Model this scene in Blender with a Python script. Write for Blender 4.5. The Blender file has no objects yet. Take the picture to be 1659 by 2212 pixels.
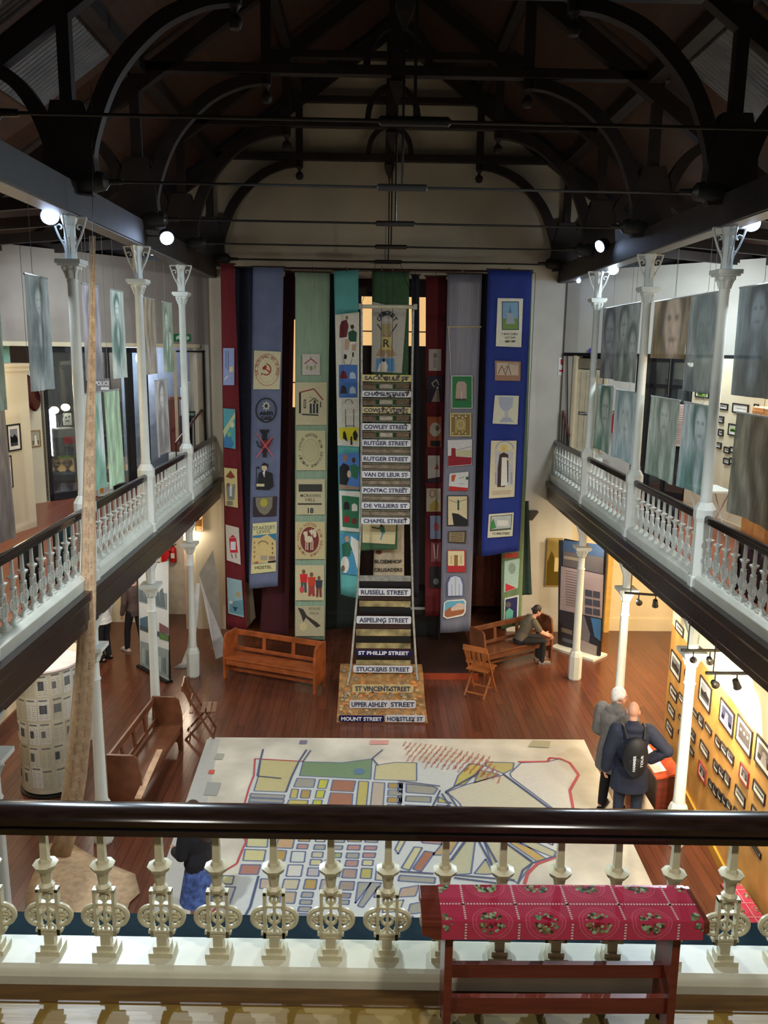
import bpy, math, random
from mathutils import Vector, Matrix
random.seed(7)
PI = math.pi
scn = bpy.context.scene
COL = scn.collection

# ------------------------------------------------------------------ camera
CAM = Vector((-0.333, 0.0, 6.5933)); PITCH = 0.1932; YAW = 0.0168; ROLL = 0.0139; FPX = 1804.53
FWD = Vector((math.sin(YAW)*math.cos(PITCH), math.cos(YAW)*math.cos(PITCH), -math.sin(PITCH)))
_rt = Vector((math.cos(YAW), -math.sin(YAW), 0)); _up = _rt.cross(FWD)
RT = _rt*math.cos(ROLL) + _up*math.sin(ROLL); UP = -_rt*math.sin(ROLL) + _up*math.cos(ROLL)
cd = bpy.data.cameras.new('camera'); cam = bpy.data.objects.new('camera', cd); COL.objects.link(cam)
cd.sensor_fit = 'HORIZONTAL'; cd.sensor_width = 36; cd.lens = FPX/1659*36; cd.clip_start = .05; cd.clip_end = 200
cam.matrix_world = Matrix(((RT.x, UP.x, -FWD.x, CAM.x), (RT.y, UP.y, -FWD.y, CAM.y), (RT.z, UP.z, -FWD.z, CAM.z), (0, 0, 0, 1)))
scn.camera = cam

def on(px, py, ax, v):
    """point where the sight line of a measured pixel meets the plane ax = v"""
    d = FWD + RT*((px-829.5)/FPX) - UP*((py-1106)/FPX)
    i = 'xyz'.index(ax); t = (v-CAM[i])/d[i]
    return CAM + d*t
def onp(px, py, p0, n):
    d = FWD + RT*((px-829.5)/FPX) - UP*((py-1106)/FPX)
    t = (Vector(p0)-CAM).dot(n)/d.dot(n); return CAM + d*t

# ------------------------------------------------------------------ colour management, world
scn.view_settings.view_transform = 'Standard'; scn.view_settings.look = 'None'
scn.view_settings.gamma = 1; scn.view_settings.use_curve_mapping = False
scn.view_settings.exposure = 0.28
w = bpy.data.worlds.new('world'); scn.world = w; w.use_nodes = True
w.node_tree.nodes['Background'].inputs[0].default_value = (.6, .7, .9, 1)
w.node_tree.nodes['Background'].inputs[1].default_value = .05
scn.cycles.max_bounces = 6; scn.cycles.diffuse_bounces = 3; scn.cycles.glossy_bounces = 3
scn.cycles.transparent_max_bounces = 8; scn.cycles.transmission_bounces = 4
scn.cycles.use_denoising = True; scn.cycles.sample_clamp_indirect = 4

def aim(o, p, q):
    o.location = p; o.rotation_euler = (Vector(q)-Vector(p)).to_track_quat('-Z', 'Y').to_euler()
def spot(p, q, watt, col, ang=70, rad=.08, blend=.6):
    l = bpy.data.lights.new('spot_light', 'SPOT'); l.energy = watt; l.color = col; l.spot_size = math.radians(ang)
    l.spot_blend = blend; l.shadow_soft_size = rad
    o = bpy.data.objects.new('spot_light', l); COL.objects.link(o); aim(o, p, q); return o
def area(p, q, watt, col, sx, sy):
    l = bpy.data.lights.new('area_light', 'AREA'); l.shape = 'RECTANGLE'; l.size = sx; l.size_y = sy; l.energy = watt; l.color = col
    o = bpy.data.objects.new('area_light', l); COL.objects.link(o); aim(o, p, q); return o
def bulb(p, watt, col, rad=.1):
    l = bpy.data.lights.new('point_light', 'POINT'); l.energy = watt; l.color = col; l.shadow_soft_size = rad
    o = bpy.data.objects.new('point_light', l); COL.objects.link(o); o.location = p; return o
COOL = (.72, .87, 1.0); WARM = (1.0, .74, .42); NEUT = (1.0, .93, .82); WHT = (.93, .97, 1)
# flood lights clamped on the wall plates
FLOODS = [((-4.1, 10.25, 8.07), (-.6, 3.4, 3.9), 1500), ((-3.45, 13.2, 8.2), (0.5, 4.0, 3.0), 1300),
          (tuple(on(1300, 530, 'x', 3.6)), (-4.0, 11.0, 4.5), 700), ((4.15, 16.1, 8.12), (1.5, 8.0, 1.0), 420), ((4.15, 10.3, 8.13), (0.5, 4.0, 3.4), 1200)]
for p, q, e in FLOODS:
    d = (Vector(q)-Vector(p)).normalized(); spot(Vector(p)+d*.14, q, e, COOL, 100 if e in (700, 420) else 56, .05, .8)
# unseen spots added over the viewer to wash the near gallery, map and banners
spot((-3.7, 5.2, 8.0), (0.3, 12.0, 0), 1150, WHT, 75, .15)
spot((3.7, 5.2, 8.0), (-0.3, 11.5, 0), 1000, WHT, 75, .15)
spot((-3.6, 7.0, 8.0), (.4, 18.0, 2.8), 320, NEUT, 50, .15)
spot((3.6, 7.0, 8.0), (-.4, 18.0, 4.6), 330, NEUT, 55, .15)
spot((1.2, .8, 8.4), (0.5, 3.2, 4.0), 300, NEUT, 110, .2)
spot((-2.2, .8, 8.4), (-1.0, 3.3, 4.0), 170, NEUT, 120, .25)
spot((0.0, 11.0, 8.2), (0.0, 14.6, .3), 260, NEUT, 30, .1)       # picks out the street sign tower
# fill lights added over the aisles, no fixtures modelled
for sx in (-1, 1):
    area((sx*5.1, 11.0, 7.6), (sx*5.8, 12.0, 4.0), 36 if sx < 0 else 75, (.85, .93, 1), .6, 3)
    area((sx*5.0, 14.5, 7.5), (sx*5.8, 16.8, 5.0), 40 if sx < 0 else 75, (.82, .92, 1), .6, 1.5)
    bulb((sx*5.2, 12.0, 6.0), 32, WARM, .12)
    spot((-sx*3.6, 8.5, 7.9), (sx*4.1, 13.5, 5.8), 420, (.86, .94, 1), 60, .1)  # added to brighten the hangings from the hall side
    spot((sx*4.6, 9.0, 7.6), (sx*5.9, 11.5, 5.0), 50, WARM, 90, .1)
# lights added under the galleries, without fixtures
area((-5.6, 14.5, 2.9), (-5.6, 14.5, 0), 60, NEUT, 1.5, 5)
spot((3.5, 7.6, 3.0), (4.45, 10.4, .9), 240, (1, .84, .58), 100, .1)  # added warm spot with no lamp head, brightens the picture wall
spot((3.45, 12.2, 3.0), (4.6, 11.3, 1.0), 130, (1, .84, .58), 110, .1)  # second added headless spot for the picture wall
area((5.6, 15.5, 2.9), (5.6, 15.5, 0), 260, WARM, 1.5, 4)
bulb((-4.6, 18.9, 2.4), 60, (1, .86, .66), .15)
area((-5.2, 10.6, 2.9), (-5.2, 10.8, 0), 28, NEUT, 1.2, 3)

# ------------------------------------------------------------------ materials
def lin(c):
    return tuple(((x/255)/12.92 if x/255 <= .04045 else ((x/255+.055)/1.055)**2.4) for x in c)
MATS = {}
def mat(name, col, rough=.6, metal=0, noise=.12, scale=6, bump=0, spec=.5, emit=None, estr=0, stretch=(1, 1, 1), trans=0, attr=False, alpha=1):
    if name in MATS: return MATS[name]
    m = bpy.data.materials.new(name); m.use_nodes = True; nt = m.node_tree; N = nt.nodes; L = nt.links
    b = N['Principled BSDF']; c = lin(col)
    tc = N.new('ShaderNodeTexCoord'); mp = N.new('ShaderNodeMapping'); mp.inputs['Scale'].default_value = stretch
    L.new(tc.outputs['Object'], mp.inputs['Vector'])
    nz = N.new('ShaderNodeTexNoise'); nz.inputs['Scale'].default_value = scale; nz.inputs['Detail'].default_value = 5
    L.new(mp.outputs['Vector'], nz.inputs['Vector'])
    rp = N.new('ShaderNodeMapRange'); rp.inputs['From Min'].default_value = .3; rp.inputs['From Max'].default_value = .7
    rp.inputs['To Min'].default_value = 1-noise; rp.inputs['To Max'].default_value = 1+noise
    L.new(nz.outputs['Fac'], rp.inputs['Value'])
    mx = N.new('ShaderNodeMix'); mx.data_type = 'RGBA'; mx.blend_type = 'MULTIPLY'; mx.inputs['Factor'].default_value = 1
    if attr:
        at = N.new('ShaderNodeAttribute'); at.attribute_name = 'Col'; L.new(at.outputs['Color'], mx.inputs[6])
    else: mx.inputs[6].default_value = (*c, 1)
    L.new(rp.outputs['Result'], mx.inputs[7]); L.new(mx.outputs[2], b.inputs['Base Color'])
    b.inputs['Roughness'].default_value = rough; b.inputs['Metallic'].default_value = metal
    b.inputs['Specular IOR Level'].default_value = spec
    if emit: b.inputs['Emission Color'].default_value = (*lin(emit), 1); b.inputs['Emission Strength'].default_value = estr
    if trans: b.inputs['Transmission Weight'].default_value = trans
    if alpha < 1: b.inputs['Alpha'].default_value = alpha
    if bump:
        bp = N.new('ShaderNodeBump'); bp.inputs['Strength'].default_value = bump; bp.inputs['Distance'].default_value = .02
        L.new(nz.outputs['Fac'], bp.inputs['Height']); L.new(bp.outputs['Normal'], b.inputs['Normal'])
    MATS[name] = m; return m
def plank_mat(name, c1, c2, width, rough, axis='Y', gap=.35, noise=.3, bump=.2):
    """boards running along axis, plank colour varies, dark joints"""
    m = bpy.data.materials.new(name); m.use_nodes = True; nt = m.node_tree; N = nt.nodes; L = nt.links
    b = N['Principled BSDF']; tc = N.new('ShaderNodeTexCoord'); sp = N.new('ShaderNodeSeparateXYZ'); L.new(tc.outputs['Object'], sp.inputs[0])
    a, l = {'Y': ('X', 'Y'), 'X': ('Y', 'X'), 'S': ('Z', 'Y')}[axis]
    dv = N.new('ShaderNodeMath'); dv.operation = 'DIVIDE'; dv.inputs[1].default_value = width; L.new(sp.outputs[a], dv.inputs[0])
    fl = N.new('ShaderNodeMath'); fl.operation = 'FLOOR'; L.new(dv.outputs[0], fl.inputs[0])
    fr = N.new('ShaderNodeMath'); fr.operation = 'FRACT'; L.new(dv.outputs[0], fr.inputs[0])
    ld = N.new('ShaderNodeMath'); ld.operation = 'DIVIDE'; ld.inputs[1].default_value = 2.3; L.new(sp.outputs[l], ld.inputs[0])
    ad = N.new('ShaderNodeMath'); ad.operation = 'MULTIPLY_ADD'; ad.inputs[1].default_value = .37; L.new(fl.outputs[0], ad.inputs[0]); L.new(ld.outputs[0], ad.inputs[2])
    fl2 = N.new('ShaderNodeMath'); fl2.operation = 'FLOOR'; L.new(ad.outputs[0], fl2.inputs[0])
    cb = N.new('ShaderNodeCombineXYZ'); L.new(fl.outputs[0], cb.inputs[0]); L.new(fl2.outputs[0], cb.inputs[1])
    wn = N.new('ShaderNodeTexWhiteNoise'); L.new(cb.outputs[0], wn.inputs['Vector'])
    mp = N.new('ShaderNodeMapping'); st = {'Y': (14, .8, 5), 'X': (.8, 14, 5), 'S': (5, .8, 14)}[axis]; mp.inputs['Scale'].default_value = st
    L.new(tc.outputs['Object'], mp.inputs['Vector']); nz = N.new('ShaderNodeTexNoise'); nz.inputs['Scale'].default_value = 1.5; nz.inputs['Detail'].default_value = 7
    L.new(mp.outputs['Vector'], nz.inputs['Vector'])
    av = N.new('ShaderNodeMath'); av.operation = 'MULTIPLY_ADD'; av.inputs[1].default_value = noise; L.new(wn.outputs['Value'], av.inputs[0])
    n2 = N.new('ShaderNodeMath'); n2.operation = 'MULTIPLY'; n2.inputs[1].default_value = 1-noise; L.new(nz.outputs['Fac'], n2.inputs[0]); L.new(n2.outputs[0], av.inputs[2])
    cr = N.new('ShaderNodeMix'); cr.data_type = 'RGBA'; cr.inputs[6].default_value = (*lin(c1), 1); cr.inputs[7].default_value = (*lin(c2), 1)
    L.new(av.outputs[0], cr.inputs['Factor'])
    gp = N.new('ShaderNodeMath'); gp.operation = 'GREATER_THAN'; gp.inputs[1].default_value = .045; L.new(fr.outputs[0], gp.inputs[0])
    g2 = N.new('ShaderNodeMapRange'); g2.inputs['To Min'].default_value = gap; g2.inputs['To Max'].default_value = 1; L.new(gp.outputs[0], g2.inputs['Value'])
    mm = N.new('ShaderNodeMix'); mm.data_type = 'RGBA'; mm.blend_type = 'MULTIPLY'; mm.inputs['Factor'].default_value = 1
    L.new(cr.outputs[2], mm.inputs[6]); L.new(g2.outputs[0], mm.inputs[7]); L.new(mm.outputs[2], b.inputs['Base Color'])
    b.inputs['Roughness'].default_value = rough
    bp = N.new('ShaderNodeBump'); bp.inputs['Strength'].default_value = bump; bp.inputs['Distance'].default_value = .01
    L.new(av.outputs[0], bp.inputs['Height']); L.new(bp.outputs['Normal'], b.inputs['Normal'])
    MATS[name] = m; return m
def corrug_mat(name, col, rough, freq):
    m = mat(name, col, rough, 0, .25, 2); nt = m.node_tree; N = nt.nodes; L = nt.links
    wv = N.new('ShaderNodeTexWave'); wv.wave_type = 'BANDS'; wv.bands_direction = 'Y'; wv.inputs['Scale'].default_value = freq
    L.new(N['Texture Coordinate'].outputs['Object'], wv.inputs['Vector'])
    bp = N.new('ShaderNodeBump'); bp.inputs['Strength'].default_value = 1; bp.inputs['Distance'].default_value = .05
    L.new(wv.outputs['Fac'], bp.inputs['Height']); L.new(bp.outputs['Normal'], N['Principled BSDF'].inputs['Normal']); return m

FLOOR = plank_mat('dark_floor_boards', (58, 33, 24), (116, 66, 46), .14, .24)
GFLOOR = plank_mat('gallery_floor_boards', (120, 58, 38), (170, 92, 62), .14, .35)
NFLOOR = plank_mat('pine_floor_boards', (112, 88, 38), (148, 120, 56), .16, .4, 'X')
ROOFW = plank_mat('roof_boards', (54, 38, 32), (86, 60, 46), .12, .6, 'Y', .4)
PANEL = mat('yellow_stained_panel', (196, 146, 78), .45, noise=.22, scale=3)
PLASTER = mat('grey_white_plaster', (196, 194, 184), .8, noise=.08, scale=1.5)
FARPL = mat('cream_end_wall_plaster', (200, 190, 168), .8, noise=.12, scale=.9)
CREAM = mat('cream_paint', (214, 200, 168), .6, noise=.06, scale=2)
WHITE = mat('white_gloss_paint', (214, 220, 214), .35, noise=.05, scale=5)
IVORY = mat('ivory_gloss_paint', (206, 200, 168), .38, noise=.1, scale=14)
SILL = mat('sill_paint', (206, 212, 202), .45, noise=.08, scale=5)
FASCIA = mat('dark_fascia_gloss', (44, 38, 38), .25, noise=.25, scale=3)
TEAL = mat('slate_blue_paint', (24, 42, 50), .9, spec=.1)
RAIL = mat('dark_varnished_rail', (38, 26, 22), .14, noise=.35, scale=8, stretch=(1, 6, 6))
TIMBER = mat('black_brown_roof_timber', (38, 30, 28), .6, noise=.3, scale=3)
IRON = mat('dark_iron', (52, 52, 50), .45, .6)
BLACK = mat('black_metal', (16, 16, 18), .4)
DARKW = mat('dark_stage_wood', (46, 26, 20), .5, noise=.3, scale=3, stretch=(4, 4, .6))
BRNW = mat('brown_bench_wood', (120, 66, 34), .3, noise=.3, scale=5, stretch=(1, 1, 5))
BENW = mat('mid_brown_bench_wood', (104, 62, 40), .3, noise=.3, scale=5)
REDW = mat('reddish_stained_wood', (108, 48, 36), .3, noise=.25, scale=7, stretch=(.5, 6, 6))
DOORW = mat('brown_door_wood', (110, 50, 28), .5, noise=.25, scale=4, stretch=(4, 4, .5))
GLASS = mat('clear_glass', (235, 245, 245), .02, trans=.98, noise=0)
DARKGL = mat('dark_room', (18, 18, 22), .3, noise=.1)
PAINTC = mat('printed_colours', (255, 255, 255), .75, noise=.10, scale=40, attr=True)
PAINTG = mat('glazed_print_colours', (255, 255, 255), .25, noise=.04, scale=20, attr=True)
LENSM = mat('lit_flood_lens', (255, 255, 255), .3, emit=(190, 214, 255), estr=40)
LENSW = mat('lit_warm_lens', (255, 255, 255), .3, emit=(255, 240, 205), estr=45)
WINL = mat('warm_lit_window', (240, 190, 120), .5, emit=(235, 190, 128), estr=.8)
SKIN = mat('skin', (206, 150, 124), .55, noise=.05)
EYE = mat('dark_eye', (40, 30, 26), .3)
LIPS = mat('lips', (160, 90, 84), .5)

# ------------------------------------------------------------------ mesh helpers
class MB:
    def __init__(s): s.v = []; s.f = []; s.m = []; s.c = None; s.cur = 0
    def add(s, vs, fs, mi=None):
        o = len(s.v); s.v += [tuple(x) for x in vs]; s.f += [tuple(i+o for i in f) for f in fs]; s.m += [s.cur if mi is None else mi]*len(fs); return s
    def box(s, c, d, rz=0, rot=None):
        hx, hy, hz = d[0]/2, d[1]/2, d[2]/2
        R = rot if rot is not None else Matrix.Rotation(rz, 3, 'Z')
        vs = [Vector(c)+R @ Vector((x*hx, y*hy, z*hz)) for z in (-1, 1) for y in (-1, 1) for x in (-1, 1)]
        return s.add(vs, [(0, 2, 3, 1), (4, 5, 7, 6), (0, 1, 5, 4), (2, 6, 7, 3), (0, 4, 6, 2), (1, 3, 7, 5)])
    def bx(s, x0, x1, y0, y1, z0, z1): return s.box(((x0+x1)/2, (y0+y1)/2, (z0+z1)/2), (x1-x0, y1-y0, z1-z0))
    def beam(s, p, q, w, h, up=(0, 0, 1)):
        p, q = Vector(p), Vector(q); d = (q-p); L = d.length; d.normalize(); u = Vector(up)
        if abs(d.dot(u)) > .99: u = Vector((0, 1, 0))
        a = d.cross(u).normalized(); b = a.cross(d)
        R = Matrix((a, d, b)).transposed(); return s.box((p+q)/2, (w, L, h), rot=R)
    def tube(s, pts, r, n=8, cap=True, flat=None):
        pts = [Vector(p) for p in pts]; rs = r if isinstance(r, (list, tuple)) else [r]*len(pts)
        a = None; vs = []; k = len(pts)
        for i, p in enumerate(pts):
            t = (pts[min(i+1, k-1)]-pts[max(i-1, 0)]).normalized()
            if a is None:
                a = t.cross(Vector((0, 0, 1)));
                if a.length < .05: a = t.cross(Vector((0, 1, 0)))
            a = (a-t*a.dot(t)).normalized(); b = t.cross(a)
            for j in range(n):
                an = 2*PI*j/n; vs.append(p+(a*math.cos(an)+b*math.sin(an))*rs[i])
        fs = [(i*n+j, i*n+(j+1) % n, (i+1)*n+(j+1) % n, (i+1)*n+j) for i in range(k-1) for j in range(n)]
        if cap: fs += [tuple(range(n))[::-1], tuple(range((k-1)*n, k*n))]
        return s.add(vs, fs)
    def lathe(s, prof, c=(0, 0, 0), n=12, sq=False, ph=0):
        vs = []; k = len(prof)
        for r, z in prof:
            for j in range(n):
                a = 2*PI*j/n+ph; rr = r*(1.0/max(abs(math.cos(a)), abs(math.sin(a))) if sq else 1)
                vs.append((c[0]+rr*math.cos(a), c[1]+rr*math.sin(a), c[2]+z))
        fs = [(i*n+j, i*n+(j+1) % n, (i+1)*n+(j+1) % n, (i+1)*n+j) for i in range(k-1) for j in range(n)]
        fs += [tuple(range(n))[::-1], tuple(range((k-1)*n, k*n))]
        return s.add(vs, fs)
    def prism(s, poly, fn, t):
        """2-D outline extruded by vector t; fn maps (u,v) to 3-D"""
        n = len(poly); t = Vector(t); a = [Vector(fn(*p)) for p in poly]; vs = a+[x+t for x in a]
        fs = [tuple(range(n)), tuple(range(n, 2*n))[::-1]]+[(i, i+n, (i+1) % n+n, (i+1) % n) for i in range(n)]
        return s.add(vs, fs)
    def ell(s, c, r, n=12, m=8, rot=None):
        vs = []; R = rot or Matrix.Identity(3)
        for i in range(m+1):
            th = PI*i/m
            for j in range(n):
                a = 2*PI*j/n; vs.append(Vector(c)+R @ Vector((r[0]*math.sin(th)*math.cos(a), r[1]*math.sin(th)*math.sin(a), r[2]*math.cos(th))))
        return s.add(vs, [(i*n+j, (i+1)*n+j, (i+1)*n+(j+1) % n, i*n+(j+1) % n) for i in range(m) for j in range(n)])
    def build(s, name, mats, parent=None, smooth=False, bevel=0, world=True, solid=0):
        me = bpy.data.meshes.new(name); vs = s.v
        if parent is not None and world:
            inv = Matrix.LocRotScale(parent.location, parent.rotation_euler, None)
            if parent.parent: inv = Matrix.LocRotScale(parent.parent.location, parent.parent.rotation_euler, None) @ inv
            inv = inv.inverted(); vs = [inv @ Vector(x) for x in vs]
        me.from_pydata([tuple(x) for x in vs], [], s.f)
        for m_ in (mats if isinstance(mats, (list, tuple)) else [mats]): me.materials.append(m_)
        me.polygons.foreach_set('material_index', s.m)
        if s.c:
            ca = me.color_attributes.new('Col', 'FLOAT_COLOR', 'CORNER'); buf = []
            for f, c in zip(s.f, s.c): buf += [c[0], c[1], c[2], 1]*len(f)
            ca.data.foreach_set('color', buf)
        me.update()
        if smooth:
            me.polygons.foreach_set('use_smooth', [True]*len(me.polygons))
            try: me.set_sharp_from_angle(angle=math.radians(38))
            except Exception: pass
        o = bpy.data.objects.new(name, me); COL.objects.link(o)
        if parent is not None: o.parent = parent
        if bevel:
            b = o.modifiers.new('bevel', 'BEVEL'); b.width = bevel; b.segments = 2; b.limit_method = 'ANGLE'
        if solid:
            b = o.modifiers.new('solid', 'SOLIDIFY'); b.thickness = solid; b.offset = 0
        return o

def tag(o, label=None, cat=None, group=None, kind=None):
    if label: o['label'] = label
    if cat: o['category'] = cat
    if group: o['group'] = group
    if kind: o['kind'] = kind
    return o
def thing(name, label, cat, loc=(0, 0, 0), rz=0, group=None):
    o = bpy.data.objects.new(name, None); COL.objects.link(o); o.empty_display_size = .1
    o.location = loc; o.rotation_euler = (0, 0, rz); return tag(o, label, cat, group)
def struct(name, mb, m, **k): return tag(mb.build(name, m, **k), kind='structure')
def copy_tree(o, parent=None):
    c = o.copy(); COL.objects.link(c)
    if parent is not None: c.parent = parent
    for ch in list(o.children): copy_tree(ch, c)
    return c

# text outlines as flat meshes
_TX = {}
def text_mesh(s, bold=0.0):
    if (s, bold) in _TX: return _TX[(s, bold)]
    cu = bpy.data.curves.new('t', 'FONT'); cu.body = s; cu.size = 1; cu.resolution_u = 3; cu.offset = bold; cu.fill_mode = 'FRONT'
    o = bpy.data.objects.new('t', cu); COL.objects.link(o); dg = bpy.context.evaluated_depsgraph_get()
    me = bpy.data.meshes.new_from_object(o.evaluated_get(dg)); vs = [(v.co.x, v.co.y) for v in me.vertices]; fs = [tuple(p.vertices) for p in me.polygons]
    bpy.data.objects.remove(o); bpy.data.curves.remove(cu); bpy.data.meshes.remove(me)
    _TX[(s, bold)] = (vs, fs); return vs, fs
class Art(MB):
    """coloured flat shapes; f(u, v, layer) -> 3-D"""
    def __init__(s, f): super().__init__(); s.c = []; s.fn = f; s.L = 0
    def poly(s, pts, col, up=True):
        if up: s.L += 1
        o = len(s.v); s.v += [tuple(s.fn(u, v, s.L)) for u, v in pts]; s.f.append(tuple(range(o, o+len(pts)))); s.m.append(0); s.c.append(lin(col)); return s
    def rect(s, x0, y0, x1, y1, col, up=True): return s.poly([(x0, y0), (x1, y0), (x1, y1), (x0, y1)], col, up)
    def ell2(s, cx, cy, rx, ry, col, n=20, up=True): return s.poly([(cx+rx*math.cos(2*PI*i/n), cy+ry*math.sin(2*PI*i/n)) for i in range(n)], col, up)
    def ring(s, cx, cy, rx, ry, t, col, a0=0, a1=2*PI, n=28):
        s.L += 1
        for i in range(n):
            a, b = a0+(a1-a0)*i/n, a0+(a1-a0)*(i+1)/n
            s.poly([(cx+rx*math.cos(a), cy+ry*math.sin(a)), (cx+rx*math.cos(b), cy+ry*math.sin(b)), (cx+(rx-t)*math.cos(b), cy+(ry-t)*math.sin(b)), (cx+(rx-t)*math.cos(a), cy+(ry-t)*math.sin(a))], col, False)
        return s
    def line(s, pts, t, col):
        s.L += 1
        for (x0, y0), (x1, y1) in zip(pts, pts[1:]):
            d = math.hypot(x1-x0, y1-y0) or 1; nx, ny = -(y1-y0)/d*t/2, (x1-x0)/d*t/2
            s.poly([(x0+nx, y0+ny), (x1+nx, y1+ny), (x1-nx, y1-ny), (x0-nx, y0-ny)], col, False)
        return s
    def text(s, txt, x0, y0, x1, y1, col, bold=.02, rot=0):
        """fits the text in the box, y grows downward"""
        s.L += 1; vs, fs = text_mesh(txt, bold)
        if not vs: return s
        ax, bx_ = min(v[0] for v in vs), max(v[0] for v in vs); ay, by = min(v[1] for v in vs), max(v[1] for v in vs)
        o = len(s.v); cx, cy = (x0+x1)/2, (y0+y1)/2
        for u, v in vs:
            X = x0+(u-ax)/(bx_-ax)*(x1-x0); Y = y1-(v-ay)/(by-ay)*(y1-y0)
            if rot: dx, dy = X-cx, Y-cy; X, Y = cx+dx*math.cos(rot)-dy*math.sin(rot), cy+dx*math.sin(rot)+dy*math.cos(rot)
            s.v.append(tuple(s.fn(X, Y, s.L)))
        for f in fs: s.f.append(tuple(i+o for i in f)); s.m.append(0); s.c.append(lin(col))
        return s
    def arctext(s, txt, cx, cy, r, ry, size, a0, a1, col, bold=.02):
        n = len(txt)
        for i, ch in enumerate(txt):
            if ch == ' ': continue
            a = a0+(a1-a0)*(i+.5)/n; x, y = cx+r*math.cos(a), cy+ry*math.sin(a)
            s.text(ch, x-size*.4, y-size/2, x+size*.4, y+size/2, col, bold, a+PI/2); s.L -= 1
        s.L += 1; return s

# ================================================================== STRUCTURE
mb = MB().bx(-8.2, 8.2, -2.5, 24, -.1, 0); struct('floor', mb, FLOOR)
for sx in (-1, 1):
    # gallery floor and its underside, fascia, curb
    a, b = sorted((sx*3.85, sx*8.2))
    struct('floor', MB().bx(a, b, 4.2, 18.94, 3.45, 3.65), GFLOOR)
    struct('ceiling', MB().bx(a, b, 4.2, 18.94, 3.38, 3.448), CREAM)
    mf = MB(); mf.prism([(0, 3.18), (.1, 3.18), (.1, 3.26), (.13, 3.30), (.13, 3.5), (.17, 3.56), (.17, 3.66), (0, 3.66)], lambda u, v, s_=sx: (s_*(3.87-u), 4.2, v), (0, 14.74, 0))
    struct('trim_%d' % (1 if sx < 0 else 2), mf, FASCIA)
# near gallery
NR = -0.0187
def nr(x, dy=0): return (x, 3.375+NR*(x+.25)+dy)
mb = MB(); mb.prism([nr(-8.2, -.1), nr(8.2, -.1), (8.2, -2.5), (-8.2, -2.5)], lambda x, y: (x, y, 3.5), (0, 0, .28)); struct('floor', mb, NFLOOR)
mb = MB(); mb.prism([nr(-4.2, -.03), nr(4.2, -.03), nr(4.2, -.28), nr(-4.2, -.28)], lambda x, y: (x, y, 3.2), (0, 0, .2)); struct('ceiling', mb, CREAM)
mb = MB(); mb.prism([nr(-4.2, .42), nr(4.2, .42), nr(4.2, .10), nr(-4.2, .10)], lambda x, y: (x, y, 3.3), (0, 0, .44)); struct('trim_3', mb, TEAL)
# dark edge board in front of the sill, on the pine floor
mb = MB(); mb.prism([nr(-4.2, -.12), nr(4.2, -.12), nr(4.2, -.225), nr(-4.2, -.225)], lambda x, y: (x, y, 3.77), (0, 0, .014)); struct('trim_4', mb, mat('dark_edge_board', (96, 68, 34), .5, noise=.3, stretch=(.6, 6, 6)))

# far wall: upper plaster, side pieces, opening to the stage behind the banners
mb = MB()
mb.prism([(-4.4, 8.12), (4.4, 8.12), (4.4, 10.1), (0, 13.3), (-4.4, 10.1)], lambda x, z: (x, 19.0, z), (0, .25, 0)); struct('wall_far', mb, FARPL)
mb = MB().bx(-4.4, -3.35, 19.0, 19.25, 0, 8.12); struct('wall_far_left', mb, FARPL)
mb = MB().bx(2.95, 4.4, 19.0, 19.25, 0, 8.12); struct('wall_far_right', mb, PLASTER)
# aisle end walls above the galleries are canted, with the gable bits over them
AN = (Vector((-3.95, 18.9, 0)), Vector((-7.2, 14.75, 0)))
BN = (Vector((3.95, 18.9, 0)), Vector((7.2, 15.2, 0)))
def cant(PQ, t0, t1, z0, z1, m, name, th=.12, off=0):
    P, Q = PQ; d = (Q-P); n = Vector((d.y, -d.x, 0)).normalized()
    if n.y < 0: n = -n
    a, b = P+d*t0, P+d*t1; mb = MB(); q = [a+n*off, b+n*off, b+n*(off+th), a+n*(off+th)]
    mb.prism([(0, 0), (1, 0), (2, 0), (3, 0)], lambda u, v: (q[int(u)].x, q[int(u)].y, z0), (0, 0, z1-z0))
    return struct(name, mb, m)
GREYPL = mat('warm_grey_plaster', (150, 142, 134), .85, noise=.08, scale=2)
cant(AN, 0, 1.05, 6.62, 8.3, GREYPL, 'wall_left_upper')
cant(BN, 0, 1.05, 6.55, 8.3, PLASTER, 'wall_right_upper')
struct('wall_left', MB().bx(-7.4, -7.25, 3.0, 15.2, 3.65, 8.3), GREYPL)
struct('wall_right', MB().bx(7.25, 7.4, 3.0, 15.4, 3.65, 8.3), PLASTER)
# ground floor outer walls under the galleries
struct('wall_left_lower', MB().bx(-6.75, -6.6, 4, 19.6, 0, 3.38), CREAM)
struct('baseboard_left', MB().bx(-6.6, -6.57, 4, 19.4, 0, .22), mat('brown_skirting', (98, 56, 36), .4))
PW0 = Vector((4.44, 11.23, 0)); PWd = Vector((.1024, 1, 0)).normalized(); PWn = Vector((-PWd.y, PWd.x, 0)).normalized()   # picture wall
def pw(s_, z, off=0): p = PW0+PWd*s_+PWn*off; return (p.x, p.y, z)
mb = MB(); mb.prism([(-5.5, 0), (1.75, 0), (1.75, 2.25), (-5.5, 2.25)], lambda u, v: pw(u, v, 0), -PWn*.12); struct('wall_right_lower', mb, PANEL)
mb = MB(); mb.prism([(-5.5, 2.25), (1.75, 2.25), (1.75, 3.38), (-5.5, 3.38)], lambda u, v: pw(u, v, 0), -PWn*.12); struct('wall_right_lower_top', mb, CREAM)
mb = MB(); mb.prism([(-5.5, 0), (1.76, 0), (1.76, .14), (-5.5, .14)], lambda u, v: pw(u, v, .03), -PWn*.03); struct('baseboard_right', mb, mat('ochre_skirting', (190, 142, 52), .4))
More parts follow.
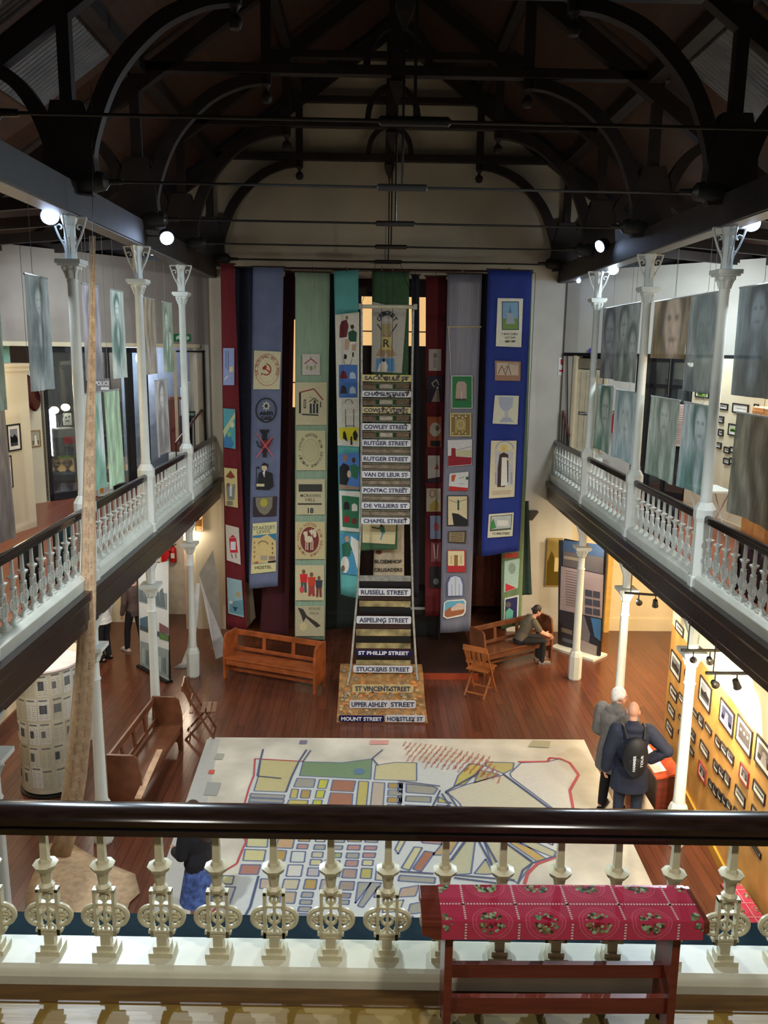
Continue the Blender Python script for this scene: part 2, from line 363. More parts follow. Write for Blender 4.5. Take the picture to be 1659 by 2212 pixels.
# far end under the right gallery
struct('wall_far_right_lower', MB().bx(4.4, 8.2, 19.15, 19.3, 0, 3.38), CREAM)
struct('baseboard_far', MB().bx(4.4, 8.2, 19.11, 19.15, 0, .3), CREAM)
struct('wall_right_outer', MB().bx(7.0, 7.15, 12.8, 19.2, 0, 3.38), CREAM)
mb = MB().bx(5.28, 5.40, 18.98, 19.15, 0, 3.1); mb.bx(4.62, 4.72, 19.0, 19.15, 0, 3.1).bx(4.62, 5.4, 18.98, 19.15, 3.0, 3.1); struct('trim_5', mb, mat('yellow_door_frame', (206, 168, 92), .45))
# far end under the left gallery
struct('wall_far_left_lower', MB().bx(-8.2, -5.35, 19.45, 19.6, 0, 3.38).bx(-4.62, -4.3, 19.1, 19.25, 0, 3.38), CREAM)
struct('wall_stair', MB().bx(-6.6, -3.5, 20.9, 21.05, 0, 3.6), mat('bright_white_wall', (226, 218, 200), .6))
struct('trim_6', MB().bx(-6.5, -3.5, 20.82, 20.9, 0, 1.0), mat('tan_dado', (196, 158, 104), .5))
mb = MB().bx(-4.66, -4.58, 18.98, 19.3, 0, 3.2); struct('trim_7', mb, mat('pink_door_frame', (206, 170, 150), .5))
# wall behind the viewer side and rear shell
struct('wall_near', MB().bx(-8.2, 8.2, -2.6, -2.5, 0, 9), PLASTER)
# stage room behind the banners
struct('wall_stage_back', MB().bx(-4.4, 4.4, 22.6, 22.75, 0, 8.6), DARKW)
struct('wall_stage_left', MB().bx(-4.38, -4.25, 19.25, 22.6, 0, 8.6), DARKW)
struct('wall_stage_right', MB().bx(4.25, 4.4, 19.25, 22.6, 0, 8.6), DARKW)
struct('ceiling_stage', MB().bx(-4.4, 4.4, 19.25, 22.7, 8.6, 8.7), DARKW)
def winrect(x0, y0, x1, y1, Y): a = on(x0, y0, 'y', Y); b = on(x1, y1, 'y', Y); return a.x, b.x, b.z, a.z
n = 0
for (x0, y0, x1, y1) in ((781, 640, 930, 748), (1028, 700, 1052, 880), (626, 690, 642, 880)):
    a, b, c, d = winrect(x0, y0, x1, y1, 22.5); n += 1
    mb = MB().bx(a, b, 22.56, 22.6, c, d); wo = struct('window_%d' % n, mb, WINL)
    mb = MB().bx(a-.06, a, 22.5, 22.6, c-.06, d+.06).bx(b, b+.06, 22.5, 22.6, c-.06, d+.06).bx(a, b, 22.5, 22.6, d, d+.06).bx(a, b, 22.5, 22.6, c-.06, c)
    mb.bx(a, b, 22.52, 22.56, c+(d-c)*.28, c+(d-c)*.28+.03); mb.build('window_frame', DARKW, wo)
a, b, c, d = winrect(1010, 1195, 1092, 1345, 20.6)
mb = MB().bx(a, b, 20.6, 20.66, .12, d+.2); for_p = struct('door_1', mb, DOORW)
mb = MB().bx(a+.15, (a+b)/2-.08, 20.57, 20.6, .4, 1.0).bx((a+b)/2+.08, b-.15, 20.57, 20.6, .4, 1.0).bx(a+.15, (a+b)/2-.08, 20.57, 20.6, 1.15, d).bx((a+b)/2+.08, b-.15, 20.57, 20.6, 1.15, d); mb.build('door_panel', DOORW, for_p, bevel=.01)
struct('trim_8', MB().bx(.75, 1.9, 16.03, 18.9, 0, .13), DARKW); struct('trim_19', MB().bx(.75, 1.9, 16.0, 16.03, 0, .13), mat('orange_step', (150, 62, 34), .4))

# roof: two pitches of boards, corrugated bays near the eaves
def roofz(x): return 13.35-.72*abs(x)
for sx in (-1, 1):
    mb = MB(); mb.prism([(0, roofz(0)), (sx*8.6, roofz(8.6)), (sx*8.6, roofz(8.6)+.08), (0, roofz(0)+.1)], lambda x, z: (x, -3, z), (0, 22.3, 0)); struct('ceiling', mb, ROOFW)
    # corrugated sheets let in between the purlins
    for y0, y1, x0, x1 in ((3.5, 10.15, 3.95, 6.6), (10.45, 12.4, 3.95, 5.0)):
        mb = MB(); mb.prism([(sx*x0, roofz(x0)-.05), (sx*x1, roofz(x1)-.05), (sx*x1, roofz(x1)-.01), (sx*x0, roofz(x0)-.01)], lambda x, z: (x, y0, z), (0, y1-y0, 0))
        tag(mb.build('roof_sheet', corrug_mat('corrugated_roof_sheet', (128, 134, 140), .35, 3.2)), None, None, None, 'structure')
    for px_, w_ in ((3.75, .22), (1.9, .16), (5.7, .16), (6.9, .2)):
        mb = MB().beam((sx*px_, -2, roofz(px_)-.12), (sx*px_, 19, roofz(px_)-.12), w_, .18); struct('trim_9', mb, TIMBER)
    # wall plate carried by the columns, with pale lower edge
    mb = MB().bx(min(sx*3.75, sx*4.05), max(sx*3.75, sx*4.05), -2, 19.0, 8.07, 8.42); struct('trim_10', mb, TIMBER)
    mb = MB().bx(min(sx*3.78, sx*4.02), max(sx*3.78, sx*4.02), -2, 19.0, 8.055, 8.07); struct('trim_11', mb, mat('pale_plate_edge', (110, 112, 116), .5))
    # dark soffit over the aisle
    mb = MB().bx(min(sx*4.1, sx*8.2), max(sx*4.1, sx*8.2), -2, 19.2, 8.62, 8.66); struct('ceiling', mb, mat('aisle_soffit', (44, 36, 36), .6)) if 0 else None
    for y_ in (4.5, 6.0, 7.4, 8.8, 10.3, 11.7, 13.17, 14.6, 16.1, 17.5):
        mb = MB().beam((sx*4.0, y_, 8.5), (sx*7.3, y_, 8.22), .1, .16); struct('trim_12', mb, TIMBER)
    mb = MB().bx(min(sx*7.0, sx*7.3), max(sx*7.0, sx*7.3), -2, 15.2, 8.1, 8.35); struct('trim_13', mb, TIMBER)

# ------------------------------------------------------------------ roof trusses
def arc2(pts, k=8):
    """Catmull-Rom through points"""
    P = [pts[0]]+list(pts)+[pts[-1]]; out = []
    for i in range(1, len(P)-2):
        for j in range(k):
            t = j/k; q = []
            for a in range(len(pts[0])):
                p0, p1, p2, p3 = P[i-1][a], P[i][a], P[i+1][a], P[i+2][a]
                q.append(.5*((2*p1)+(-p0+p2)*t+(2*p0-5*p1+4*p2-p3)*t*t+(-p0+3*p1-3*p2+p3)*t**3))
            out.append(tuple(q))
    out.append(tuple(pts[-1])); return out
def curved(mb, pts, w, dep, y):
    c = arc2(pts); n = len(c); ws = w if isinstance(w, (list, tuple)) else (w, w)
    L, R = [], []
    for i, (x, z) in enumerate(c):
        a = c[max(i-1, 0)]; b = c[min(i+1, n-1)]; d = math.hypot(b[0]-a[0], b[1]-a[1]); nx, nz = -(b[1]-a[1])/d, (b[0]-a[0])/d
        t = ws[0]+(ws[1]-ws[0])*i/(n-1); L.append((x+nx*t/2, z+nz*t/2)); R.append((x-nx*t/2, z-nz*t/2))
    for i in range(n-1):
        mb.prism([L[i], L[i+1], R[i+1], R[i]], lambda x, z: (x, y-dep/2, z), (0, dep, 0))
ROWS = [18.8, 16.1, 13.17, 10.3, 7.4, 4.5]
ORD = ['against the far end wall', 'second from the far end wall', 'third from the far end wall', 'fourth from the far end wall', 'over the nearer columns', 'nearest the viewer']
tr0 = None
for i, Y in enumerate(ROWS):
    lab = 'black-brown timber roof truss with curved braces, '+ORD[i]
    if tr0 is None:
        tr0 = t = thing('roof_truss', lab, 'roof truss', (0, Y, 8.07), 0, 'timber roof trusses')
        m_ = MB().bx(-4.0, 4.0, Y-.08, Y+.08, 10.48, 10.62); m_.build('collar_beam', TIMBER, t, bevel=.01)
        MB().bx(-2.3, 2.3, Y-.07, Y+.07, 11.62, 11.75).build('upper_collar', TIMBER, t, bevel=.01)
        for sx in (-1, 1):
            MB().beam((0, Y, 13.05), (sx*7.3, Y, 13.05-.72*7.3), .16, .24).build('rafter', TIMBER, t)
            m_ = MB().bx(min(sx*1.84, sx*1.98), max(sx*1.84, sx*1.98), Y-.07, Y+.07, 10.35, 11.65); m_.build('queen_post', TIMBER, t)
            m_ = MB().lathe([(.0, .28), (.05, .27), (.07, .2), (.03, .14), (.03, .11), (.075, .07), (.085, .02), (.06, -.04), (0, -.06)], (sx*1.91, Y, 10.2-.06), 12); m_.build('pendant', TIMBER, t, smooth=True)
            m_ = MB(); curved(m_, [(sx*3.68, 8.3), (sx*3.6, 8.9), (sx*3.3, 9.6), (sx*2.8, 10.12), (sx*2.3, 10.36), (sx*1.9, 10.42)], (.2, .14), .14, Y); m_.build('curved_brace', TIMBER, t)
            m_ = MB(); m_.beam((sx*3.83, Y, 9.0), (sx*3.83, Y, 10.5), .14, .14); m_.build('wall_post', TIMBER, t)
            m_ = MB(); curved(m_, [(sx*3.98, 8.3), (sx*4.05, 8.9), (sx*4.35, 9.45), (sx*4.85, 9.75)], (.2, .13), .14, Y); m_.build('outer_brace', TIMBER, t)
            m_ = MB(); m_.prism([(3.52, 8.4), (4.14, 8.4), (4.1, 8.9), (4.0, 9.3), (3.66, 9.3), (3.56, 8.9)], lambda x, z, s_=sx: (s_*x, Y-.1, z), (0, .2, 0)); m_.build('trunk_post', TIMBER, t)
            m_ = MB(); m_.tube([(sx*3.25, Y, 8.45), (sx*3.4, Y, 8.45), (sx*3.45, Y, 8.45), (sx*3.62, Y, 8.45), (sx*3.75, Y, 8.45)], [.03, .035, .1, .14, .12], 12); m_.build('rod_socket', IRON, t, smooth=True)
            m_ = MB(); curved(m_, [(0, 11.2), (sx*.22, 11.12), (sx*.4, 10.9), (sx*.46, 10.6)], .1, .1, Y); m_.build('half_ring', TIMBER, t)
        m_ = MB(); m_.bx(-.09, .09, Y-.09, Y+.09, 10.4, 13.1); m_.lathe([(.1, .2), (.16, .1), (.12, 0), (.05, -.12), (0, -.24)], (0, Y, 10.3), 4, ph=PI/4); m_.build('king_post', TIMBER, t)
        m_ = MB(); m_.tube([(-3.6, Y, 8.45), (3.6, Y, 8.43)], .016, 8); m_.tube([(0, Y, 8.42), (0, Y, 10.2)], .014, 6); m_.build('tie_rod', IRON, t)
        m_ = MB(); m_.tube([(-.3, Y, 8.44), (-.28, Y, 8.44), (.28, Y, 8.44), (.3, Y, 8.44)], [.02, .04, .04, .02], 10); m_.build('turnbuckle', IRON, t, smooth=True)
    else:
        t = copy_tree(tr0); t['label'] = lab; t.location.y = Y

# ------------------------------------------------------------------ cast iron columns
def make_column(label):
    t = thing('cast_iron_column', label, 'column', (0, 0, 0), 0, 'white cast iron columns')
    MB().lathe([(.125, 0), (.135, .03), (.135, .5), (.11, .58), (.085, .62)], (0, 0, 0), 8, ph=PI/8).build('plinth', WHITE, t)
    MB().lathe([(.078, .6), (.085, .64), (.078, .68), (.068, 2.3), (.082, 2.33), (.066, 2.36), (.064, 2.56)], (0, 0, 0), 16).build('lower_shaft', WHITE, t, smooth=True)
    def capital(z, nm, k=1):
        m_ = MB(); m_.lathe([(.066*k, 0), (.075*k, .01), (.08*k, .06), (.11*k, .13), (.14*k, .17), (.12*k, .18)], (0, 0, z-.2), 16)
        m_.box((0, 0, z-.01), (.31*k, .31*k, .05)); m_.box((0, 0, z-.045), (.27*k, .27*k, .03))
        for a in range(4):
            m_.ell((.1*k*math.cos(a*PI/2+PI/4), .1*k*math.sin(a*PI/2+PI/4), z-.08), (.035, .035, .04), 8, 6)
        for a in range(8):
            an = a*PI/4; m_.tube([(.07*k*math.cos(an), .07*k*math.sin(an), z-.2), (.085*k*math.cos(an), .085*k*math.sin(an), z-.13), (.115*k*math.cos(an), .115*k*math.sin(an), z-.1)], [.012, .02, .008], 5)
        m_.build(nm, WHITE, t, smooth=True)
    capital(2.775, 'lower_capital')
    MB().lathe([(.07, 2.8), (.075, 3.0), (.12, 3.12), (.15, 3.2)], (0, 0, 0), 8, ph=PI/8).build('lower_impost', WHITE, t)
    MB().lathe([(.135, 3.66), (.135, 3.78), (.115, 3.8), (.115, 4.5), (.135, 4.56), (.135, 4.66), (.09, 4.74), (.07, 4.76)], (0, 0, 0), 8, ph=PI/8).build('pedestal', WHITE, t)
    MB().lathe([(.072, 4.74), (.08, 4.78), (.07, 4.82), (.06, 7.3), (.068, 7.33), (.058, 7.36)], (0, 0, 0), 16).build('upper_shaft', WHITE, t, smooth=True)
    capital(7.555, 'upper_capital', .95)
    MB().lathe([(.07, 7.58), (.066, 7.7), (.066, 7.95), (.085, 8.0), (.1, 8.06)], (0, 0, 0), 8, ph=PI/8).build('impost', WHITE, t)
    for k in range(4):
        an = k*PI/2; m_ = MB(); R = Matrix.Rotation(an, 3, 'Z')
        def P(r, z): return R @ Vector((r, 0, z))
        o = [(.05, 7.62), (.07, 7.72), (.1, 7.78), (.13, 7.84), (.17, 7.95), (.2, 8.05)]
        m_.tube([P(*q) for q in arc2(o, 4)], .013, 6)
        sp = [(.115+(.055-.007*i)*math.cos(i*.75), 7.93+(.055-.007*i)*math.sin(i*.75)) for i in range(7)]; m_.tube([P(*q) for q in sp], .011, 6)
        sp = [(.085+(.03-.004*i)*math.cos(i*.85+2), 7.8+(.03-.004*i)*math.sin(i*.85+2)) for i in range(6)]; m_.tube([P(*q) for q in sp], .009, 6)
        m_.tube([P(.05, 8.05), P(.2, 8.05)], .012, 6); m_.build('scroll_bracket', WHITE, t, smooth=True)
    return t
CW = 3.892
col0 = make_column(''); first = True
for sx, side in ((-1, 'left'), (1, 'right')):
    for Y, nm in ((7.36, 'nearest the viewer'), (10.3, 'second back'), (13.17, 'third back'), (16.11, 'farthest')):
        c = col0 if first else copy_tree(col0); first = False
        c.location = (sx*CW, Y, 0)
        c['label'] = {7.36: 'white two-storey cast iron column nearest the viewer in the %s row, cut off by the picture edge', 10.3: 'white two-storey cast iron column, most fully seen and nearest whole one of the %s row',
                      13.17: 'white two-storey cast iron column, middle one of the three whole ones on the %s', 16.11: 'white two-storey cast iron column, closest to the banners on the %s'}[Y] % side

# ------------------------------------------------------------------ balusters and balustrades
def baluster_mesh():
    m_ = MB()   # standing on z=0, .66 high, flat to the xz plane
    m_.box((0, 0, .012), (.11, .09, .024)); m_.box((0, 0, .035), (.075, .06, .025)); m_.box((0, 0, .07), (.045, .04, .07))
    t = .032
    # pierced panel frame
    for sx in (-1, 1): m_.box((sx*.043, 0, .21), (.014, t, .24))
    m_.box((0, 0, .1), (.1, t, .02)); m_.box((0, 0, .325), (.1, t, .018)); m_.box((0, 0, .255), (.08, t*.8, .012)); m_.box((0, 0, .115), (.12, t, .014))
    m_.box((0, 0, .21), (.012, t*.7, .2))
    def ringm(cx, cz, r, rr, n=16, a0=0, a1=2*PI):
        m_.tube([(cx+r*math.cos(a0+(a1-a0)*i/n), 0, cz+r*math.sin(a0+(a1-a0)*i/n)) for i in range(n+1)], rr, 6)
    ringm(0, .29, .02, .007, 10)
    for sx in (-1, 1):
        ringm(sx*.048, .19, .052, .012, 18, -PI/2-.3 if sx > 0 else PI/2-.3, PI/2+.3 if sx > 0 else 3*PI/2+.3)
        ringm(sx*.06, .19, .02, .008, 8); m_.tube([(sx*.04, 0, .19), (sx*.1, 0, .19)], .008, 5)
        m_.tube([(sx*.04, 0, .16), (sx*.075, 0, .225)], .006, 5); m_.tube([(sx*.04, 0, .22), (sx*.075, 0, .155)], .006, 5)
    ringm(0, .19, .026, .008, 10)
    for a in (PI/4, -PI/4): m_.tube([(-.035*math.cos(a), 0, .15-.035*math.sin(a)), (.035*math.cos(a), 0, .15+.035*math.sin(a))], .006, 5)
    # neck, flared cup, tapering shaft
    m_.lathe([(.032, .334), (.036, .35), (.022, .365), (.026, .40), (.03, .425), (.05, .445), (.056, .462), (.03, .47), (.024, .485)], (0, 0, 0), 8, ph=PI/8)
    m_.lathe([(.024, .475), (.019, .66)], (0, 0, 0), 4, ph=PI/4)
    return m_
BALM = None
def balustrade(label, p, q, n, mat_b, base=True, rail_z=(4.47, 4.6), zb=3.86, railw=.11, first_off=None, spacing=None, group=None, last=None):
    """runs from p to q (2-D); local x along it"""
    global BALM
    p, q = Vector((*p, 0)), Vector((*q, 0)); d = q-p; L = d.length; rz = math.atan2(d.y, d.x)
    t = thing('gallery_balustrade', label, 'balustrade', (p.x, p.y, 3.65), rz, group)
    z0, z1 = rail_z[0]-3.65, rail_z[1]-3.65; h = z1-z0; m_ = MB(); w = railw
    prof = [(-w*.38, z0), (w*.38, z0), (w*.42, z0+h*.25), (w*.36, z0+h*.36), (w*.5, z0+h*.48), (w*.5, z0+h*.72), (w*.38, z0+h*.9), (w*.15, z1), (-w*.15, z1), (-w*.38, z0+h*.9), (-w*.5, z0+h*.72), (-w*.5, z0+h*.48), (-w*.36, z0+h*.36), (-w*.42, z0+h*.25)]
    m_.prism(prof, lambda u, v: (0, u, v), (L, 0, 0)); m_.build('handrail', RAIL, t, smooth=True, world=False)
    m_ = MB(); zt = zb-3.65
    prof = [(-.125, zt-.2), (.13, zt-.2), (.13, zt-.04), (.1, zt), (-.085, zt), (-.112, zt-.012), (-.125, zt-.035)] if base == 'near' else [(-.1, 0), (.1, 0), (.11, zt-.05), (.07, zt), (-.07, zt), (-.11, zt-.05)]
    m_.prism(prof, lambda u, v: (0, u, v), (L, 0, 0)); m_.build('base_curb', SILL if base != 'near' else mat('cream_sill_paint', (214, 212, 190), .4, noise=.08), t, smooth=False, world=False, bevel=.008)
    if BALM is None:
        o = baluster_mesh().build('baluster', WHITE, None, smooth=True); BALM = o.data; bpy.data.objects.remove(o)
        BALM2 = BALM.copy(); BALM2.materials[0] = IVORY; balustrade.m2 = BALM2
    sc = (rail_z[0]+.02-zb)/.66
    for i in range(n):
        x = (L*(i+.5)/n) if first_off is None else first_off+i*spacing
        o = bpy.data.objects.new('baluster', balustrade.m2 if mat_b == 'ivory' else BALM); COL.objects.link(o); o.parent = t; o.location = (x, 0, zt); o.scale = (1, 1, sc)
    return t
SP = .2568
x0 = -.235-SP*15; L0 = 8.2
pA, pB = nr(-4.1), nr(4.1)
balustrade('long balustrade right in front of the viewer, dark handrail over ivory pierced balusters', pA, pB, 31, 'ivory', 'near', (4.475, 4.59), 3.86, .15, x0+4.1, SP)
RW = [(7.36, 10.3, 11, 'bay nearest the viewer'), (10.3, 13.17, 11, 'bay behind the nearest whole column'), (13.17, 16.11, 11, 'bay behind the middle whole column'), (16.11, 18.95, 10, 'last short bay against the banner wall')]
for sx, side in ((-1, 'left'), (1, 'right')):
    for ya, yb, n, wh in RW:
        balustrade('white pierced balustrade, %s gallery, %s' % (side, wh), (sx*CW, ya+.12), (sx*CW, yb-.12 if yb < 18 else yb), n, 'white', True, (4.5, 4.6), 3.84, .09, group='side gallery balustrades')

# ================================================================== THE FLOOR MAP
MZ = .014
def fl(px, py, z=MZ): p = on(px, py, 'z', z); return (p.x, p.y)
mapo = MB(); mc = [fl(447, 1597), fl(1262, 1597), fl(1412, 1940)]
mapo.prism([(-3.05, 13.35), (3.4, 13.35), (3.2, 7.3), (-2.85, 7.3)], lambda x, y: (x, y, .002), (0, 0, .012))
MAPM = mat('painted_map_ground', (206, 200, 184), .22, noise=.22, scale=1.4)
floor_map = mapo.build('floor_map', MAPM)
tag(floor_map, 'large painted street map laid under clear gloss on the dark floorboards', 'map')
am = Art(lambda x, y, L: (x, y, MZ+.001+.0006*L))
def A5(pts): return [fl(480+x/3.95, 1580+y/3.95) for x, y in pts]
def A6(pts): return [fl(860+x/2.86, 1580+y/2.86) for x, y in pts]
def A1(pts): return [fl(330+x/2.476, 1560+y/2.476) for x, y in pts]
# pale border strip on the left
am.poly([fl(447, 1597), fl(475, 1597), (-2.35, 7.3), (-2.85, 7.3)], (176, 176, 170))
inner = A5([(275, 235), (690, 258), (1030, 268), (1280, 232), (1310, 290), (1380, 310), (1480, 265), (1640, 270)])+A6([(330, 60+130), (750, 190), (1000, 500), (970, 800), (830, 815), (740, 940), (1000, 1060)])+[fl(1220, 2030), fl(480, 2030), fl(500, 1960)]+A5([(150, 1140), (205, 940), (180, 660), (230, 480)])
am.poly(inner, (196, 200, 196))
OUT = (104, 114, 142); EDG = []
def block(pts, col, edge=.028):
    g_ = sum(col)/3; col = tuple(c_*.66+(g_*.5+90)*.34 for c_ in col)
    am.L = 3; am.poly(pts, col, False)
    c = pts+[pts[0]]; am.L = 5; am.line(c, edge, OUT); am.L = 3
YL, YB, GN, OR, OC, GY, BG, PK, LY = (196, 178, 70), (196, 196, 40), (104, 140, 90), (170, 96, 64), (178, 140, 56), (150, 148, 130), (190, 180, 140), (176, 120, 108), (200, 194, 128)
for q, c in [(((328, 240), (655, 255), (590, 395), (545, 520), (270, 510), (310, 380)), (196, 182, 110)), (((690, 260), (1030, 268), (1278, 235), (1268, 410), (660, 380)), GN),
    (((1310, 290), (1480, 265), (1659, 270), (1659, 425), (1295, 412)), (204, 192, 130)),
    (((640, 400), (795, 408), (780, 480), (610, 475)), GY), (((830, 412), (908, 414), (885, 490), (812, 488)), YB), (((808, 503), (880, 506), (862, 572), (792, 570)), YB), (((780, 586), (855, 588), (838, 658), (760, 655)), YB),
    (((595, 492), (652, 495), (636, 573), (575, 571)), YL), (((680, 500), (757, 503), (742, 572), (666, 570)), OC), (((570, 585), (735, 590), (715, 655), (545, 648)), YL),
    (((945, 416), (1140, 424), (1118, 516), (925, 508)), OR), (((925, 524), (1115, 532), (1105, 655), (895, 648)), OR), (((1165, 425), (1250, 430), (1228, 660), (1140, 655)), YL),
    (((1285, 435), (1388, 440), (1370, 668), (1262, 662)), (186, 166, 140)), (((1418, 442), (1535, 446), (1535, 490), (1415, 486)), OC), (((1418, 500), (1535, 504), (1532, 552), (1412, 548)), GY), (((1412, 562), (1532, 566), (1526, 612), (1408, 608)), OC), (((1412, 625), (1525, 628), (1520, 672), (1405, 668)), GY),
    (((245, 530), (535, 545), (528, 575), (235, 562)), GY), (((235, 570), (528, 583), (522, 612), (226, 600)), GY), (((222, 606), (520, 618), (512, 645), (215, 634)), GY),
    (((215, 905), (390, 908), (385, 990), (205, 985)), LY), (((195, 1008), (372, 1015), (355, 1108), (178, 1104)), (206, 196, 120)), (((165, 1138), (328, 1140), (305, 1222), (145, 1220)), (176, 104, 84)), (((5, 1232), (102, 1236), (85, 1305), (-10, 1300)), LY),
    (((490, 895), (620, 900), (600, 1000), (455, 995)), (196, 150, 96)), (((460, 1015), (550, 1020), (530, 1108), (440, 1104)), OC), (((595, 1025), (712, 1028), (700, 1118), (580, 1116)), (198, 204, 190)), (((565, 1140), (690, 1142), (672, 1240), (545, 1238)), (206, 204, 186)), (((530, 1262), (662, 1265), (640, 1350), (508, 1348)), BG),
    (((660, 898), (755, 900), (745, 942), (650, 940)), OC), (((645, 962), (735, 965), (725, 1005), (635, 1003)), PK), (((790, 968), (880, 970), (875, 1010), (780, 1008)), GY), (((770, 1030), (862, 1032), (855, 1078), (762, 1076)), BG), (((755, 1094), (850, 1097), (842, 1145), (748, 1143)), LY), (((735, 1165), (830, 1168), (822, 1238), (722, 1235)), (170, 164, 160)), (((712, 1262), (810, 1265), (795, 1350), (692, 1346)), OC),
    (((330, 1260), (470, 1262), (455, 1345), (320, 1342)), (186, 160, 130)), (((500, 1370), (632, 1373), (615, 1470), (490, 1466)), (180, 156, 120)), (((685, 1372), (780, 1375), (770, 1420), (672, 1418)), GY), (((668, 1438), (768, 1441), (760, 1480), (660, 1477)), GY), (((655, 1496), (760, 1500), (750, 1542), (645, 1538)), GY), (((640, 1556), (745, 1560), (738, 1600), (630, 1596)), (130, 140, 140)),
    (((1080, 900), (1190, 902), (1185, 945), (1070, 942)), OC), (((1075, 970), (1180, 972), (1172, 1015), (1065, 1012)), PK), (((1065, 1038), (1170, 1040), (1162, 1085), (1055, 1082)), GY), (((1060, 1100), (1162, 1102), (1152, 1155), (1045, 1152)), PK), (((1035, 1175), (1150, 1178), (1138, 1255), (1020, 1250)), (160, 130, 110)),
    (((1225, 898), (1330, 900), (1325, 950), (1218, 946)), GY), (((1215, 978), (1320, 980), (1312, 1015), (1208, 1012)), PK), (((1205, 1038), (1310, 1040), (1300, 1080), (1198, 1077)), PK), (((1200, 1098), (1290, 1100), (1282, 1148), (1192, 1145)), LY), (((1190, 1170), (1280, 1172), (1270, 1258), (1178, 1254)), (180, 168, 70)), (((1010, 1280), (1130, 1283), (1118, 1358), (992, 1354)), (150, 128, 110)),
    (((1320, 1140), (1400, 1142), (1395, 1275), (1305, 1270)), BG), (((1160, 1288), (1270, 1292), (1135, 1470)), GY), (((1270, 1290), (1360, 1295), (1200, 1505), (1155, 1490)), GY),
    (((1005, 1380), (1100, 1384), (1088, 1425), (995, 1420)), (140, 122, 112)), (((1005, 1440), (1085, 1443), (1078, 1480), (995, 1476)), GY), (((600, 1660), (735, 1700), (680, 1765), (590, 1755)), (190, 142, 122)), (((205, 1715), (330, 1720), (320, 1760), (190, 1756)), BG), (((0, 1325), (115, 1330), (50, 1505), (-50, 1500)), (186, 180, 172)), (((880, 1100), (1005, 1103), (1000, 1150), (870, 1148)), LY), (((955, 975), (1030, 978), (1022, 1010), (948, 1008)), GY), (((940, 1160), (1010, 1162), (1000, 1240), (925, 1238)), BG), (((850, 1265), (960, 1268), (945, 1352), (830, 1350)), (164, 150, 140)), (((800, 900), (880, 902), (874, 945), (795, 942)), BG),
    (((960, 905), (1050, 907), (1042, 950), (955, 948)), GY), (((960, 1038), (1020, 1040), (1012, 1080), (955, 1078)), (150, 170, 90))]:
    block(A5(q), c, .022)
for q, c in [(((345, 340), (370, 275), (440, 200), (490, 205), (530, 215), (410, 330)), YL), (((545, 190), (715, 195), (710, 235), (650, 262), (540, 215)), (190, 172, 90)), (((500, 240), (560, 250), (625, 268), (470, 320)), (170, 158, 90)),
    (((50, 325), (215, 340), (245, 355), (220, 390), (50, 378)), GY), (((50, 400), (205, 405), (200, 440), (45, 432)), (150, 150, 120)), (((45, 455), (195, 462), (190, 498), (40, 490)), GY), (((0, 320), (28, 322), (22, 380), (0, 378)), GY), (((0, 400), (22, 402), (18, 450), (0, 448)), YL), (((250, 405), (330, 445), (245, 440)), YL), (((240, 455), (310, 460), (230, 495)), GY),
    (((290, 380), (420, 330), (650, 270), (920, 470), (980, 500), (405, 500), (380, 445), (330, 400)), (202, 196, 164)), (((760, 195), (925, 188), (1000, 170), (1060, 195), (1115, 270), (1060, 365), (1085, 500), (985, 498), (700, 285), (690, 262)), (214, 210, 196)),
    (((310, 650), (390, 652), (320, 765), (215, 765)), (188, 150, 84)), (((20, 845), (100, 715), (150, 720), (70, 860)), LY), (((90, 850), (165, 740), (225, 750), (140, 870)), (168, 98, 64)), (((130, 640), (265, 648), (270, 700), (150, 690)), PK),
    (((520, 650), (620, 655), (830, 815), (740, 940), (590, 850)), (190, 186, 140)), (((480, 650), (450, 880), (330, 890), (320, 800), (430, 650)), (186, 184, 140)), (((690, 690), (730, 665), (925, 795), (865, 810)), (196, 156, 62)), (((640, 650), (780, 652), (975, 745), (960, 780)), (178, 176, 130)), (((850, 655), (960, 655), (955, 705)), LY), (((470, 880), (540, 790), (590, 880), (540, 885)), (186, 176, 120)), (((10, 890), (230, 905), (225, 940), (0, 925)), GY), (((0, 760), (60, 650), (20, 650), (-20, 730)), LY)]:
    block(A6(q), c, .026)
# near corner blocks seen between the balusters, laid out on the slanting grid
for i in range(11):
    for j in range(6):
        x_, y_ = -.2+i*.30+j*.10, 9.3-j*.30-i*.02
        if y_ < 7.4 or x_ > 2.6 or (x_ > 1.4 and j < 3): continue
        c_ = random.choice([GY, GY, LY, BG, (150, 160, 160), (176, 150, 120), YL, (168, 180, 190)])
        sh = .10*math.sin(i*1.7+j); block([(x_, y_), (x_+.2+sh*.3, y_+.06), (x_+.17, y_-.15), (x_-.04, y_-.2+sh*.3)], c_, .02)
